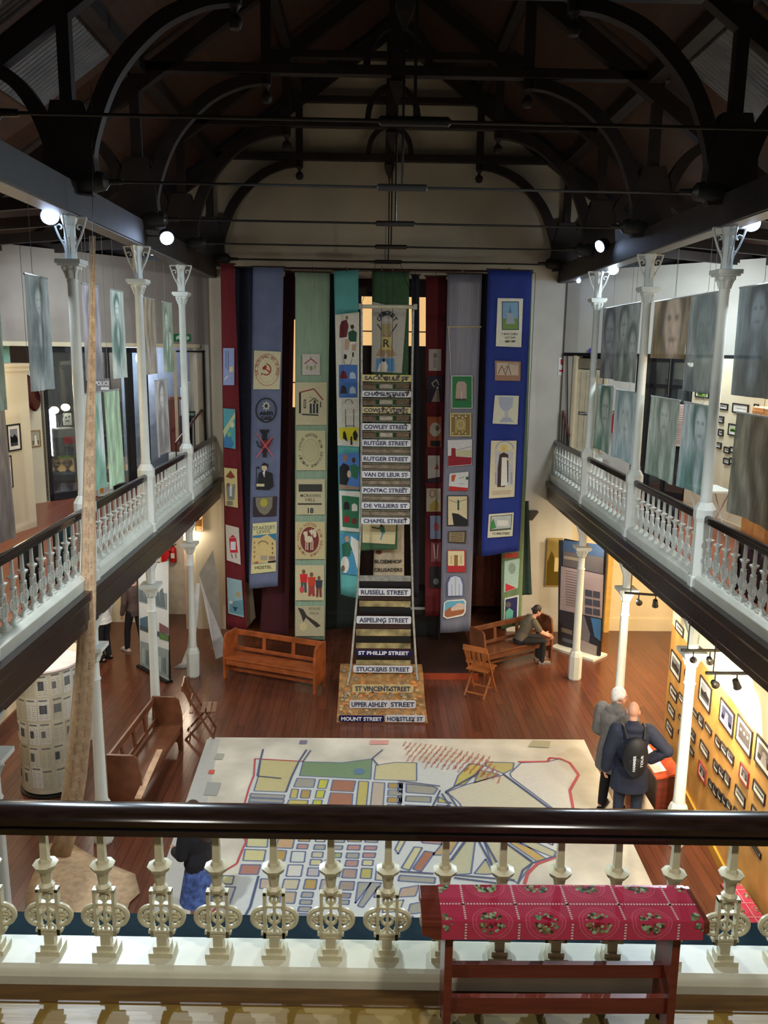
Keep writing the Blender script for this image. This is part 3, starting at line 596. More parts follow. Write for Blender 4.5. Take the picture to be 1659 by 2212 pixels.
# rows that continue the street blocks between the two traced areas
for j, (ya_, yb_) in enumerate(((1752, 1764), (1768, 1780), (1784, 1797))):
    for i in range(17):
        xa_ = 548+i*31-j*4; wd_ = 25
        block([fl(xa_, ya_), fl(xa_+wd_, ya_), fl(xa_+wd_-3, yb_), fl(xa_-3, yb_)], random.choice([GY, YL, BG, PK, LY, (150, 150, 150), OC, GY]), .02)
for (x0_, x1_) in ((1000, 985), (1045, 1030), (1080, 1150), (1130, 1210)): am.L = 6; am.line([fl(x0_, 1755), fl(x1_, 1806)], .028, (84, 92, 118))
am.L = 8
RD = (180, 84, 86); BL = (84, 92, 118)
am.line(A5([(690, 258), (280, 235), (270, 380), (230, 480), (180, 660)]), .03, RD); am.line(A5([(160, 855), (205, 940), (165, 1030), (125, 1130), (0, 1205), (-130, 1290)]), .03, RD)
am.line(A6([(740, 190), (925, 188), (935, 165), (1000, 170), (1060, 195), (1115, 270), (1060, 365), (1085, 500), (1090, 560)]), .045, (190, 82, 92)); am.line(A6([(1000, 770), (860, 820), (800, 880), (780, 945)]), .045, RD); am.line(A6([(740, 945), (770, 860), (830, 815), (1000, 765)]), .03, BL)
am.line(A6([(650, 265), (920, 465), (990, 505)]), .03, BL); am.line(A6([(920, 465), (922, 500)]), .03, BL); am.line(A5([(350, 155), (325, 250), (300, 385)]), .03, BL); am.line(A5([(720, 160), (655, 260), (590, 395), (545, 520)]), .03, BL); am.line(A5([(755, 165), (690, 260)]), .025, BL); am.line(A5([(300, 385), (505, 405)]), .025, BL); am.line(A5([(1370, 160), (1280, 235), (1330, 295)]), .025, BL)
am.line(A5([(310, 1240), (240, 1500), (165, 1640)]), .03, BL); am.line(A5([(470, 1250), (430, 1400)]), .025, BL); am.line(A5([(-200, 1690), (-40, 1500)]), .03, RD)
for (x0_, y0_), (x1_, y1_) in [((480, 650), (600, 870)), ((520, 655), (640, 870)), ((440, 650), (330, 800)), ((330, 890), (720, 925)), ((345, 910), (620, 945)), ((0, 870), (220, 885)), ((270, 390), (340, 500)), ((600, 650), (830, 810)), ((290, 380), (500, 260)), ((260, 370), (200, 500)), ((300, 375), (380, 500)), ((0, 312), (260, 345))]: am.line(A6([(x0_, y0_), (x1_, y1_)]), .028, BL)
am.L = 10
am.ell2(*fl(776, 1667), .09, .1, (96, 124, 150)); am.poly([fl(418+30, 1690), fl(478, 1692), fl(468, 1720), fl(440, 1718)], (150, 154, 150)); am.poly([fl(468, 1628), fl(486, 1629), fl(480, 1642), fl(462, 1641)], (160, 164, 150)); am.poly([fl(452, 1664), fl(464, 1664), fl(462, 1673), fl(449, 1672)], (196, 90, 80))
am.poly([fl(648, 1600), fl(664, 1600), fl(662, 1608), fl(646, 1608)], (120, 116, 140)); am.poly([fl(800, 1600), fl(840, 1600), fl(838, 1609), fl(798, 1609)], (206, 150, 140)); am.poly([fl(1150, 1600), fl(1190, 1602), fl(1186, 1616), fl(1140, 1614)], (170, 166, 140))
# rust handwritten names at the far right of the map
am.L = 11
words = ['ANNIE', 'SAM', 'FRED JACOBS', 'MOHAMED', 'HESTER', 'DAVIDS', 'SALIE', 'ABRAHAMS', 'JOAN', 'PETERS', 'ISAACS', 'RACHEL', 'OMAR']
for r in range(17):
    x_, y_ = .30+r*.085, 13.22-r*.010-.02*max(0, r-8)
    z_ = y_
    for k in range(5):
        if r < 3 and k > 3: break
        wl = .16+.14*random.random(); am.L = 11
        ax_ = x_+.02*k; ay_ = z_-.16*k-.02*r*.6
        vs, fs = text_mesh(random.choice(words), .01); w_ = max(v[0] for v in vs)
        o_ = len(am.v); sc_ = wl/w_
        for u, v in vs: am.v.append((ax_+v*.055-u*sc_*.25, ay_+v*.03-u*sc_*1.0*.8, MZ+.008))
        for f in fs: am.f.append(tuple(i+o_ for i in f)); am.m.append(0); am.c.append(lin((186, 104, 80)))
am.build('map_artwork', PAINTG, floor_map, world=False)

# ================================================================== BANNERS
FABK = {}
def fabric(name, col, rough=.85): return mat('fabric_'+name, col, rough, noise=.14, scale=9, bump=.15)
def bpt(px, py, Y, L=0): p = on(px, py, 'y', Y-.012-.0015*L); return (p.x, p.y, p.z)
def banner(label, Y, quad, m, bow=.03, rod=True, seed=0, kind='banner'):
    """quad px: TL TR BR BL"""
    c = [on(*q, 'y', Y) for q in quad]; NX, NZ = 10, 40
    t = thing('embroidered_banner', label, kind, (c[0].x*.5+c[1].x*.5, Y, c[3].z), 0, 'long cloth banners at the hall end')
    vs = []
    for j in range(NZ+1):
        v = j/NZ; a = c[0].lerp(c[3], v); b = c[1].lerp(c[2], v)
        for i in range(NX+1):
            u = i/NX; p = a.lerp(b, u); p.y += .012*math.sin(u*9+seed)+.01*math.sin(v*12+seed*2+u*3)*v + .004; vs.append(p)
    mb = MB(); mb.add(vs, [(j*(NX+1)+i, (j+1)*(NX+1)+i, (j+1)*(NX+1)+i+1, j*(NX+1)+i+1) for j in range(NZ) for i in range(NX)])
    mb.build('cloth', m, t, smooth=True, solid=.004)
    if rod: mb = MB().tube([(c[0].x-.03, Y+.02, c[0].z+.015), (c[1].x+.03, Y+.02, c[1].z+.015)], .014, 8); mb.build('hanging_rod', DARKW, t)
    xm = (c[0].x+c[1].x)/2; zt = max(c[0].z, 8.16); mb = MB().tube([(xm, Y, c[0].z-.02), (xm, Y, zt), (xm, 18.98, max(8.2, zt))], .006, 5); mb.build('hanging_wire', IRON, t)
    return t
def patch(t, Y, fn, name='sewn_panel', label=None):
    k_ = .004*len(t.children); a = Art(lambda u, v, L: bpt(u, v, Y-.016-k_, L*.5)); fn(a)
    o = a.build(name, PAINTC, t); 
    if label: o['label'] = label
    return o
CRM, WHT_, BLK, RDD = (206, 198, 156), (212, 214, 204), (26, 26, 30), (150, 30, 36)
def person_shape(a, x, y, h, body, legs, head=(120, 80, 60)):
    w = h*.17; a.poly([(x-w, y+h*.2), (x+w, y+h*.2), (x+w*.8, y+h*.58), (x-w*.8, y+h*.58)], body); a.poly([(x-w*.7, y+h*.56), (x-.1, y+h*.56), (x-w*.2, y+h), (x-w*.8, y+h)], legs); a.poly([(x+.1, y+h*.56), (x+w*.7, y+h*.56), (x+w*.8, y+h), (x+w*.2, y+h)], legs)
    a.ell2(x, y+h*.1, h*.075, h*.1, head, 12)

Y1 = 17.6
b = banner('narrow crimson banner at the far left of the row, five pictures sewn down it', Y1, ((476, 570), (506, 572), (534, 1362), (488, 1360)), fabric('crimson', (106, 22, 30)), seed=1)
mb = MB()
for k in range(7):
    p_ = on(478+k*4.4, 572, 'y', Y1-.005); mb.prism([(p_.x-.018, p_.z-.01), (p_.x+.018, p_.z-.01), (p_.x, p_.z+.045)], lambda x, z: (x, Y1-.004, z), (0, .006, 0))
mb.build('pointed_trim', fabric('crimson', (106, 22, 30)), b)
patch(b, Y1, lambda a: (a.rect(482, 752, 506, 832, (150, 164, 206)), a.line([(488, 758), (488, 795)], 1.5, (84, 90, 130)), a.line([(493, 758), (493, 800)], 1.5, (84, 90, 130)), a.rect(495, 792, 503, 803, (214, 206, 160)), a.line([(485, 820), (492, 812)], 2.5, (214, 220, 226))))
patch(b, Y1, lambda a: (a.poly([(482, 882), (508, 884), (509, 970), (484, 966)], (84, 160, 168)), a.poly([(482, 930), (508, 890), (508, 902), (484, 945)], (190, 200, 150)), a.poly([(484, 950), (494, 930), (505, 960), (500, 968), (484, 965)], (60, 120, 170)), a.ell2(495, 938, 4, 6, (120, 180, 130)), a.ell2(502, 918, 4, 6, (210, 214, 170))))
patch(b, Y1, lambda a: (a.poly([(484, 1010), (512, 1013), (514, 1097), (486, 1092)], (206, 190, 132)), a.poly([(487, 1030), (498, 1016), (508, 1031), (500, 1034)], (130, 60, 30)), a.ell2(493, 1048, 4, 5, (110, 96, 80)), a.ell2(505, 1050, 4, 5, (150, 140, 120)), a.poly([(488, 1052), (508, 1052), (506, 1080), (492, 1080)], (130, 130, 124)), a.rect(496, 1050, 501, 1072, (210, 210, 205)), a.rect(490, 1082, 503, 1092, (130, 128, 110))))
patch(b, Y1, lambda a: (a.poly([(487, 1133), (516, 1140), (520, 1220), (490, 1210)], (206, 198, 186)), a.poly([(495, 1162), (510, 1162), (514, 1194), (497, 1194)], (196, 30, 44)), a.rect(498, 1170, 509, 1188, (216, 218, 226)), a.line([(500, 1196), (502, 1206)], 1.6, (70, 60, 60)), a.line([(509, 1196), (510, 1206)], 1.6, (70, 60, 60)), a.poly([(496, 1161), (503, 1155), (509, 1161)], (196, 30, 44))))
patch(b, Y1, lambda a: (a.poly([(490, 1247), (522, 1254), (527, 1334), (493, 1325)], (146, 178, 184)), a.ell2(515, 1284, 5, 6, (180, 156, 110)), a.poly([(497, 1300), (525, 1296), (526, 1330), (495, 1322)], (98, 146, 158)), a.poly([(502, 1310), (514, 1312), (508, 1322)], (28, 70, 96)), a.ell2(499, 1301, 4, 3.5, (200, 210, 208))))
b = banner('plain navy-grey banner hanging between the crimson and the pale blue ones', 17.9, ((507, 578), (548, 578), (546, 1262), (520, 1255)), fabric('navy', (46, 50, 74)), seed=3)
b = banner('dark figured cloth edge hanging low behind the crimson banner', 18.0, ((520, 1225), (541, 1228), (552, 1335), (532, 1358)), fabric('dun', (96, 84, 66)), seed=6, rod=False)
Y3 = 17.3
b = banner('blue-grey banner bearing a hammer and sickle seal at its top', Y3, ((546, 577), (613, 578), (600, 1266), (538, 1272)), mat('fabric_blue_grey', (104, 114, 144), .85, noise=.12, scale=3), seed=2)
def seal(a):
    a.poly([(549, 757), (607, 760), (604, 841), (547, 841)], (206, 202, 168)); a.ring(577, 799, 27, 34.5, 1.1, (160, 70, 66)); a.arctext('THE TRUTH SHALL SET US FREE', 577, 799, 22.5, 29, 6, PI*.86, PI*2.14, (160, 92, 84)); a.arctext('RADICAL HONESTY', 577, 799, 22.5, 29, 6, PI*.80, PI*.2, (160, 110, 96)) if 0 else a.ring(577, 799, 20, 27, .7, (176, 140, 130), .3, PI-.3)
    a.ring(575, 798, 11, 13, 2.4, (150, 36, 34), -PI*.5, PI*.72); a.line([(566, 806), (565, 810)], 3, (150, 36, 34)); a.line([(570, 794), (583, 804)], 2.4, (150, 36, 34)); a.poly([(566, 795), (573, 788), (577, 793), (570, 800)], (160, 36, 36))
patch(b, Y3, seal, label='cream square with a red hammer and sickle in a ring of lettering')
def anticad(a):
    a.ring(575, 886, 23, 27, 2.6, (26, 28, 32)); a.ell2(575, 877, 6.5, 7.5, (190, 192, 186))
    for k in range(8): an = k*PI/4; a.poly([(575+6*math.cos(an-.3), 877+7*math.sin(an-.3)), (575+10*math.cos(an), 877+11.5*math.sin(an)), (575+6*math.cos(an+.3), 877+7*math.sin(an+.3))], (190, 192, 186))
    a.ell2(575, 877, 3.6, 4.4, (50, 50, 56)); a.text('ANTI', 560, 889, 589, 897, BLK, .05); a.text('CAD', 563, 899, 587, 907, BLK, .05)
patch(b, Y3, anticad, label='black ring badge with a sun, lettered ANTI CAD')
patch(b, Y3, lambda a: (a.poly([(560, 928), (583, 928), (577, 938), (566, 938)], BLK), a.rect(567, 937, 577, 953, BLK), a.poly([(563, 952), (580, 952), (586, 944), (590, 948), (580, 968), (570, 986), (565, 970)], (110, 34, 44)), a.line([(555, 952), (558, 964), (565, 966)], 2.5, BLK), a.line([(554, 936), (590, 986)], 2.2, (206, 100, 110)), a.line([(588, 944), (553, 988)], 2.2, (206, 100, 110)), a.rect(568, 968, 576, 988, (40, 26, 34))), label='dark figure crossed out by a pink X')
patch(b, Y3, lambda a: (a.line([(554, 1008), (554, 1052)], 1.6, BLK), a.ell2(558, 1010, 3, 2.5, BLK), a.poly([(560, 1022), (570, 1015), (588, 1022), (591, 1050), (582, 1058), (553, 1057), (556, 1045)], BLK), a.ell2(571, 1010, 6, 8, (196, 184, 150)), a.poly([(564, 1006), (570, 999), (580, 1003), (579, 1012), (575, 1006)], BLK), a.poly([(567, 1020), (573, 1016), (571, 1032)], (214, 214, 206)), a.rect(554, 1045, 571, 1051, (206, 200, 160))), label='dark-suited figure speaking at a microphone')
patch(b, Y3, lambda a: (a.poly([(547, 1074), (599, 1072), (597, 1114), (546, 1116)], (50, 36, 44)), a.poly([(552, 1075), (589, 1073), (588, 1095), (580, 1108), (571, 1113), (560, 1106), (553, 1092)], (120, 116, 100)), a.ell2(570, 1086, 8, 9, (170, 164, 60))), label='shield on a dark ground')
def hostel(a):
    a.poly([(546, 1131), (598, 1127), (596, 1234), (542, 1240)], (208, 202, 150)); a.text('STAKESBY', 547, 1136, 595, 1144, (110, 112, 100), .02, -.07); a.text('LEWIS', 555, 1145, 584, 1152, (110, 112, 100), .02, -.07)
    a.poly([(546, 1157), (597, 1152), (596, 1215), (544, 1219)], (52, 120, 156)); a.poly([(546, 1162), (561, 1162), (578, 1154), (592, 1166), (596, 1168), (596, 1214), (544, 1218)], (204, 182, 124))
    for k in range(4): a.rect(587+0*k, 1172+k*10, 590, 1177+k*10, (120, 90, 60)); a.rect(548, 1170+k*10, 551, 1175+k*10, (150, 120, 80))
    a.ring(568, 1176, 11, 8, 2, (110, 96, 60), PI, 2*PI); a.rect(563, 1200, 577, 1210, (160, 150, 130)); a.rect(581, 1201, 594, 1209, (140, 120, 110)); a.poly([(579, 1212), (596, 1210), (595, 1215), (579, 1216)], BLK); a.poly([(546, 1216), (557, 1212), (558, 1218)], (170, 90, 60)); a.text('HOSTEL', 551, 1222, 587, 1229, (110, 106, 80), .02, -.06)
patch(b, Y3, hostel, label='cream panel lettered STAKESBY LEWIS HOSTEL with a gabled building')
b = banner('plain maroon banner hanging just behind the blue-grey one', 17.95, ((616, 586), (637, 589), (623, 1378), (560, 1376)), fabric('maroon', (66, 16, 24)), seed=4)
Y5 = 17.2
b = banner('pale green banner with the round lamb seal and MORAVIAN HILL 18', Y5, ((638, 588), (713, 590), (702, 1383), (637, 1376)), mat('fabric_pale_green', (138, 164, 142), .85, noise=.12, scale=3, stretch=(6, 1, .6)), seed=5)
patch(b, Y5, lambda a: (a.rect(653, 765, 691, 810, (190, 184, 180)), a.line([(658, 786), (672, 775), (685, 786)], 2.2, (140, 44, 44)), a.line([(671, 770), (671, 776)], 1.3, (70, 90, 80)), a.rect(661, 789, 666, 798, (150, 160, 120)), a.rect(669, 791, 675, 800, (120, 130, 100)), a.rect(678, 788, 683, 797, (150, 160, 120))), label='small white square with a red-roofed house')
def house(a):
    a.rect(639, 826, 706, 918, (190, 184, 152)); a.line([(647, 848), (678, 840), (698, 864)], 2.6, (130, 44, 40)); a.line([(648, 848), (648, 893)], 4.5, (36, 40, 38)); a.line([(652, 895), (688, 897)], 2.8, (36, 40, 38)); a.rect(656, 863, 661, 882, (50, 54, 50)); a.rect(657.5, 865, 659.5, 880, (180, 176, 150)); a.line([(668, 868), (679, 860), (688, 868)], 1.8, (40, 44, 40))
    for k in range(3): a.rect(669+k*7, 872, 673.5+k*7, 893, (40, 50, 60))
    a.ell2(680, 868, 3, 4, (60, 64, 60)); a.rect(691, 868, 694, 880, (80, 84, 74)); a.line([(668, 857), (680, 862)], 1.2, (120, 120, 100))
patch(b, Y5, house, label='cream panel with a gabled chapel drawn in black and red')
patch(b, Y5, lambda a: (a.rect(640, 930, 703, 1016, (188, 184, 146)), a.arctext('VICIT AGNUS NOSTER EUM SEQUAMUR +', 671, 973, 24, 34, 6.2, PI*.62, PI*2.62, (90, 92, 80)), a.ell2(671, 973, 18, 25, (180, 176, 138)), a.ring(671, 973, 18, 25, .7, (130, 130, 104))), label='cream panel with a ring of lettering')
def moravian(a):
    a.rect(640, 1035, 702, 1112, (186, 180, 146)); a.rect(645, 1046, 696, 1062, (52, 54, 50)); a.text('MORAVIAN', 649, 1067, 692, 1074, (74, 74, 64), .01); a.text('HILL', 660, 1076, 682, 1083, (74, 74, 64), .01); a.rect(643, 1087, 695, 1090.5, (50, 50, 44)); a.text('18', 665, 1097, 677, 1109, BLK, .03)
patch(b, Y5, moravian, label='cream panel lettered MORAVIAN HILL 18')
def lamb(a):
    a.rect(638, 1127, 702, 1208, (190, 180, 134)); a.ell2(669, 1166, 20, 28, (112, 44, 40), 28); a.arctext('VICIT AGNUS NOSTER EUM SEQUAMUR', 669, 1166, 25.5, 34, 6, PI*.6, PI*2.5, (150, 92, 74))
    C = (206, 196, 170); a.ell2(667, 1165, 9, 7, C); a.poly([(656, 1151), (664, 1147), (665, 1162), (659, 1166)], C); a.ell2(659, 1152, 4, 4, C); a.ell2(680, 1156, 3.5, 5, C)
    for x_ in (661, 665, 672, 676): a.line([(x_, 1168), (x_-.5, 1188)], 2, C)
    a.line([(673, 1142), (674, 1160)], 1.3, C); a.poly([(667, 1146), (681, 1143), (684, 1152), (672, 1155)], C)
patch(b, Y5, lamb, label='round dark red seal of a lamb with a flag, ringed by lettering')
patch(b, Y5, lambda a: (a.rect(638, 1221, 700, 1297, (196, 188, 148)), person_shape(a, 656, 1230, 50, (196, 36, 40), (70, 76, 84)), person_shape(a, 673, 1236, 52, (190, 64, 40), (150, 60, 56)), person_shape(a, 689, 1244, 46, (52, 56, 74), (120, 60, 50)), a.ell2(652, 1274, 5, 7, (196, 70, 74)), a.ell2(673, 1276, 6, 8, (160, 60, 60))), label='cream panel with three women in red and navy')
patch(b, Y5, lambda a: (a.rect(638, 1309, 700, 1374, (176, 168, 138)), a.poly([(643, 1312), (655, 1316), (663, 1330), (684, 1344), (693, 1352), (684, 1356), (672, 1345), (661, 1334), (655, 1344), (651, 1330)], (52, 46, 44)), a.text('BROWNIE', 667, 1312, 692, 1318, (110, 112, 96), .02) , a.text('PACK', 670, 1322, 690, 1328, (110, 112, 96), .02), a.ell2(655, 1354, 8, 9, (200, 186, 140))), label='pale panel with a dark silhouette')
b = banner('very dark green banner hanging behind the gap left of the turquoise one', 18.2, ((712, 594), (724, 594), (776, 1352), (702, 1362)), fabric('bottle', (24, 36, 34)), seed=7)
Y7 = 17.0
b = banner('turquoise banner of rugby scenes just left of the street sign tower', Y7, ((721, 586), (774, 583), (777, 1294), (736, 1284)), mat('fabric_turquoise', (92, 172, 172), .8, noise=.1, scale=3), seed=8)
patch(b, Y7, lambda a: (a.poly([(724, 680), (776, 674), (776, 965), (729, 962)], WHT_), a.ell2(749, 686, 3.4, 4.5, (150, 120, 100)), a.poly([(738, 694), (749, 690), (753, 704), (749, 728), (733, 730), (734, 704)], (100, 32, 44)), a.ell2(761, 706, 4, 5, (60, 44, 40)), a.poly([(752, 718), (762, 712), (771, 718), (770, 738), (753, 738)], (36, 84, 66)), a.poly([(745, 732), (756, 735), (752, 757), (744, 755)], (190, 160, 136)), a.poly([(762, 740), (770, 742), (768, 758), (760, 757)], (190, 160, 136)), a.rect(757, 738, 767, 744, (230, 230, 226)), a.poly([(744, 764), (750, 768), (748, 776), (742, 775)], BLK), a.rect(761, 761, 764, 771, BLK), a.line([(742, 776), (745, 788), (757, 788), (760, 776)], 1, (90, 96, 90))), label='white panel with two rugby players in maroon and green')
patch(b, Y7, lambda a: (a.rect(732, 788, 772, 859, (70, 116, 190)), a.poly([(737, 804), (742, 800), (747, 804), (751, 816), (747, 818), (738, 818), (734, 816)], (110, 32, 40)), a.poly([(756, 806), (761, 803), (767, 807), (769, 818), (755, 818)], (180, 204, 226)), a.poly([(737, 836), (741, 832), (747, 836), (750, 850), (735, 850)], (50, 46, 50)), a.poly([(756, 838), (761, 834), (767, 838), (769, 850), (755, 850)], (180, 204, 226))), label='blue panel with four team jerseys')
patch(b, Y7, lambda a: (a.line([(746, 884), (747, 934)], 1.3, (60, 62, 60)), a.line([(764, 884), (764, 930)], 1.3, (60, 62, 60)), a.line([(746, 920), (764, 920)], 1.2, (60, 62, 60)), a.poly([(732, 924), (774, 923), (773, 954), (735, 948)], (212, 204, 40)), a.poly([(741, 935), (744, 930), (747, 936), (751, 954), (741, 947)], BLK), a.poly([(762, 936), (768, 928), (773, 940), (770, 952), (764, 950)], BLK), a.rect(757, 943, 761, 961, BLK), a.line([(745, 870), (749, 863), (758, 863), (762, 872)], 1, (90, 96, 90))), label='rugby posts over a yellow field')
patch(b, Y7, lambda a: (a.poly([(731, 980), (776, 978), (777, 1058), (733, 1056)], (76, 124, 196)), a.ell2(746, 989, 5.5, 8, (150, 120, 100)), a.poly([(733, 1010), (742, 1000), (754, 1006), (756, 1030), (748, 1050), (734, 1048)], (26, 26, 32)), a.ell2(764, 994, 4, 6, (70, 50, 46)), a.poly([(756, 1006), (766, 1002), (776, 1010), (772, 1036), (760, 1030)], (44, 110, 82)), a.poly([(733, 1046), (776, 1052), (776, 1058), (733, 1057)], (150, 130, 110)), a.ell2(754, 1024, 4, 8, (206, 190, 160))), label='blue panel with two players in black and green')
patch(b, Y7, lambda a: (a.poly([(733, 1060), (778, 1062), (778, 1150), (735, 1146)], WHT_), a.poly([(738, 1070), (776, 1074), (775, 1142), (740, 1138)], (42, 112, 78)), a.poly([(743, 1086), (749, 1083), (755, 1088), (755, 1101), (742, 1101)], BLK), a.poly([(760, 1090), (766, 1087), (772, 1092), (772, 1104), (760, 1104)], WHT_), a.ell2(749, 1122, 7, 8, (150, 40, 40)), a.ell2(765, 1126, 5, 7, (110, 40, 34))), label='green panel with jerseys and caps')
patch(b, Y7, lambda a: (a.poly([(735, 1152), (778, 1156), (776, 1244), (737, 1238)], (66, 140, 180)), a.ell2(749, 1164, 5, 7, (180, 150, 120)), a.poly([(738, 1176), (750, 1170), (770, 1182), (768, 1190), (758, 1188), (756, 1202), (740, 1202)], (36, 100, 74)), a.poly([(758, 1158), (776, 1170), (772, 1230), (765, 1200), (757, 1176)], WHT_), a.ell2(745, 1220, 9, 18, WHT_), a.ell2(741, 1228, 4, 7, (120, 96, 76))), label='blue panel with a figure in green and one in white')
b = banner('green banner behind the top of the tower, lettered CRICKET over crossed bats', 17.4, ((804, 586), (884, 589), (880, 1040), (802, 1040)), fabric('green', (54, 90, 62)), seed=9)
def cricket(a):
    a.poly([(805, 652), (878, 668), (868, 806), (802, 803)], (186, 186, 178)); a.arctext('CRICKET', 836, 710, 22, 34, 10, PI*1.16, PI*1.84, (52, 62, 78), .05)
    a.line([(815, 700), (826, 716), (848, 770)], 2.5, (50, 60, 70)); a.line([(858, 700), (846, 718), (822, 770)], 2.5, (50, 60, 70)); a.poly([(824, 716), (830, 716), (856, 768), (838, 772)], (170, 146, 110)); a.poly([(848, 716), (842, 716), (812, 768), (830, 772)], (170, 146, 110)); a.rect(824, 700, 844, 722, (176, 164, 120)); a.poly([(820, 700), (830, 688), (846, 690), (852, 702), (842, 694), (828, 694)], (200, 200, 196))
    a.poly([(823, 728), (846, 728), (843, 742), (845, 756), (824, 756), (827, 742)], (214, 204, 130)); a.text('R', 828, 733, 842, 750, (70, 60, 40), .02); a.poly([(813, 774), (852, 774), (852, 803), (812, 802)], (92, 150, 204)); a.poly([(820, 786), (830, 776), (838, 790), (836, 803), (815, 802)], (226, 226, 220)); a.ell2(829, 778, 3, 4, (40, 40, 44))
patch(b, 17.4, cricket, label='white panel with crossed bats and the letter R')
b = banner('low green banner seen through the tower gap, showing a leaping figure', 16.8, ((779, 1040), (860, 1040), (858, 1186), (778, 1190)), fabric('green', (54, 90, 62)), seed=10, rod=False)
patch(b, 16.8, lambda a: (a.poly([(783, 1132), (856, 1132), (853, 1176), (783, 1172)], (196, 186, 146)), a.line([(803, 1139), (820, 1142)], 3, (50, 70, 50)), a.poly([(818, 1138), (830, 1136), (832, 1150), (826, 1156)], (60, 110, 90)), a.line([(828, 1150), (822, 1166)], 3, (90, 130, 150)), a.ell2(824, 1136, 3, 3.4, (50, 40, 36))), label='cream panel with a leaping player')
b = banner('cream strip lettered BLOEMHOF CRUSADERS low behind the sign tower', 17.1, ((810, 1120), (873, 1122), (873, 1248), (806, 1246)), fabric('ecru', (176, 164, 140)), seed=11, rod=False)
patch(b, 17.1, lambda a: (a.text('BLOEMHOF', 809, 1209, 868, 1217, (30, 30, 30), .02), a.text('CRUSADERS', 808, 1227, 869, 1235, (30, 30, 30), .02), a.ell2(818, 1193, 7, 4, (90, 40, 30))), name='lettering')
b = banner('narrow near-black banner directly right of the sign tower top', 17.6, ((889, 594), (906, 595), (905, 1290), (893, 1290)), fabric('black_blue', (22, 22, 34)), seed=12)
Y10 = 17.8
b = banner('crimson banner right of the tower, half hidden by the silver one, dancer panel', Y10, ((920, 598), (964, 598), (958, 1332), (918, 1332)), fabric('crimson2', (96, 18, 28)), seed=13)
for (x0_, y0_, x1_, y1_), c, f in [((926, 754, 953, 801), (170, 160, 156), lambda a: (a.ell2(940, 768, 4, 6, (110, 100, 100)), a.rect(936, 776, 943, 795, (140, 130, 130)))), ((922, 812, 956, 868), (30, 28, 50), lambda a: (a.line([(938, 836), (933, 828), (943, 820), (948, 832)], 2, (180, 166, 150)), a.ell2(945, 838, 2.5, 3, (180, 166, 150)), a.poly([(942, 842), (948, 842), (950, 868), (932, 868)], (150, 136, 124)))),
    ((923, 900, 954, 966), (150, 80, 50), lambda a: (a.ell2(940, 928, 12, 15, (178, 174, 162)), a.ell2(945, 925, 5, 6, (120, 110, 84)), a.poly([(930, 952), (952, 952), (950, 965), (930, 964)], (20, 20, 22)))), ((924, 984, 950, 1034), (182, 176, 172), lambda a: (a.poly([(938, 1014), (944, 1000), (949, 1014)], (150, 80, 60)), a.poly([(924, 1034), (950, 1030), (950, 1042), (924, 1042)], (40, 30, 50)))),
    ((921, 1055, 952, 1105), (176, 166, 146), lambda a: (a.ring(934, 1066, 6, 9, 1.6, (110, 70, 60)), a.poly([(928, 1090), (942, 1078), (950, 1092), (946, 1104), (928, 1104)], (160, 140, 70)))), ((929, 1114, 952, 1164), (126, 140, 170), lambda a: a.ell2(943, 1138, 6, 10, (170, 90, 90))), ((931, 1172, 953, 1214), (120, 60, 66), lambda a: (a.line([(937, 1176), (940, 1208)], 2, (186, 170, 170)), a.line([(946, 1176), (944, 1208)], 2, (186, 170, 170)))), ((929, 1224, 953, 1270), (14, 16, 18), lambda a: a.ell2(942, 1256, 6, 7, (100, 110, 116)))]:
    patch(b, Y10, lambda a, c=c, f=f, q=(x0_, y0_, x1_, y1_): (a.rect(*q, c), f(a)))
Y11 = 17.2
SILV = mat('fabric_silver_satin', (120, 122, 136), .42, noise=.1, scale=3, stretch=(8, 1, .5), bump=.3)
b = banner('silver-grey satin banner with green arch panel and gold square, right of tower', Y11, ((967, 592), (1041, 593), (1016, 1363), (951, 1368)), SILV, seed=14)
mb = MB(); pa, pb = on(966, 706, 'y', Y11-.03), on(1040, 706, 'y', Y11-.03); mb.tube([pa, pb], .014, 8); mb.build('rope_tie', mat('gold_cord', (190, 176, 140), .5), b)
mb = MB(); mb.tube([on(969, 706, 'y', Y11-.03), on(975, 812, 'y', Y11-.03), on(972, 890, 'y', Y11-.03)], .008, 6); mb.build('satin_edge', mat('pale_satin_edge', (200, 190, 196), .3), b)
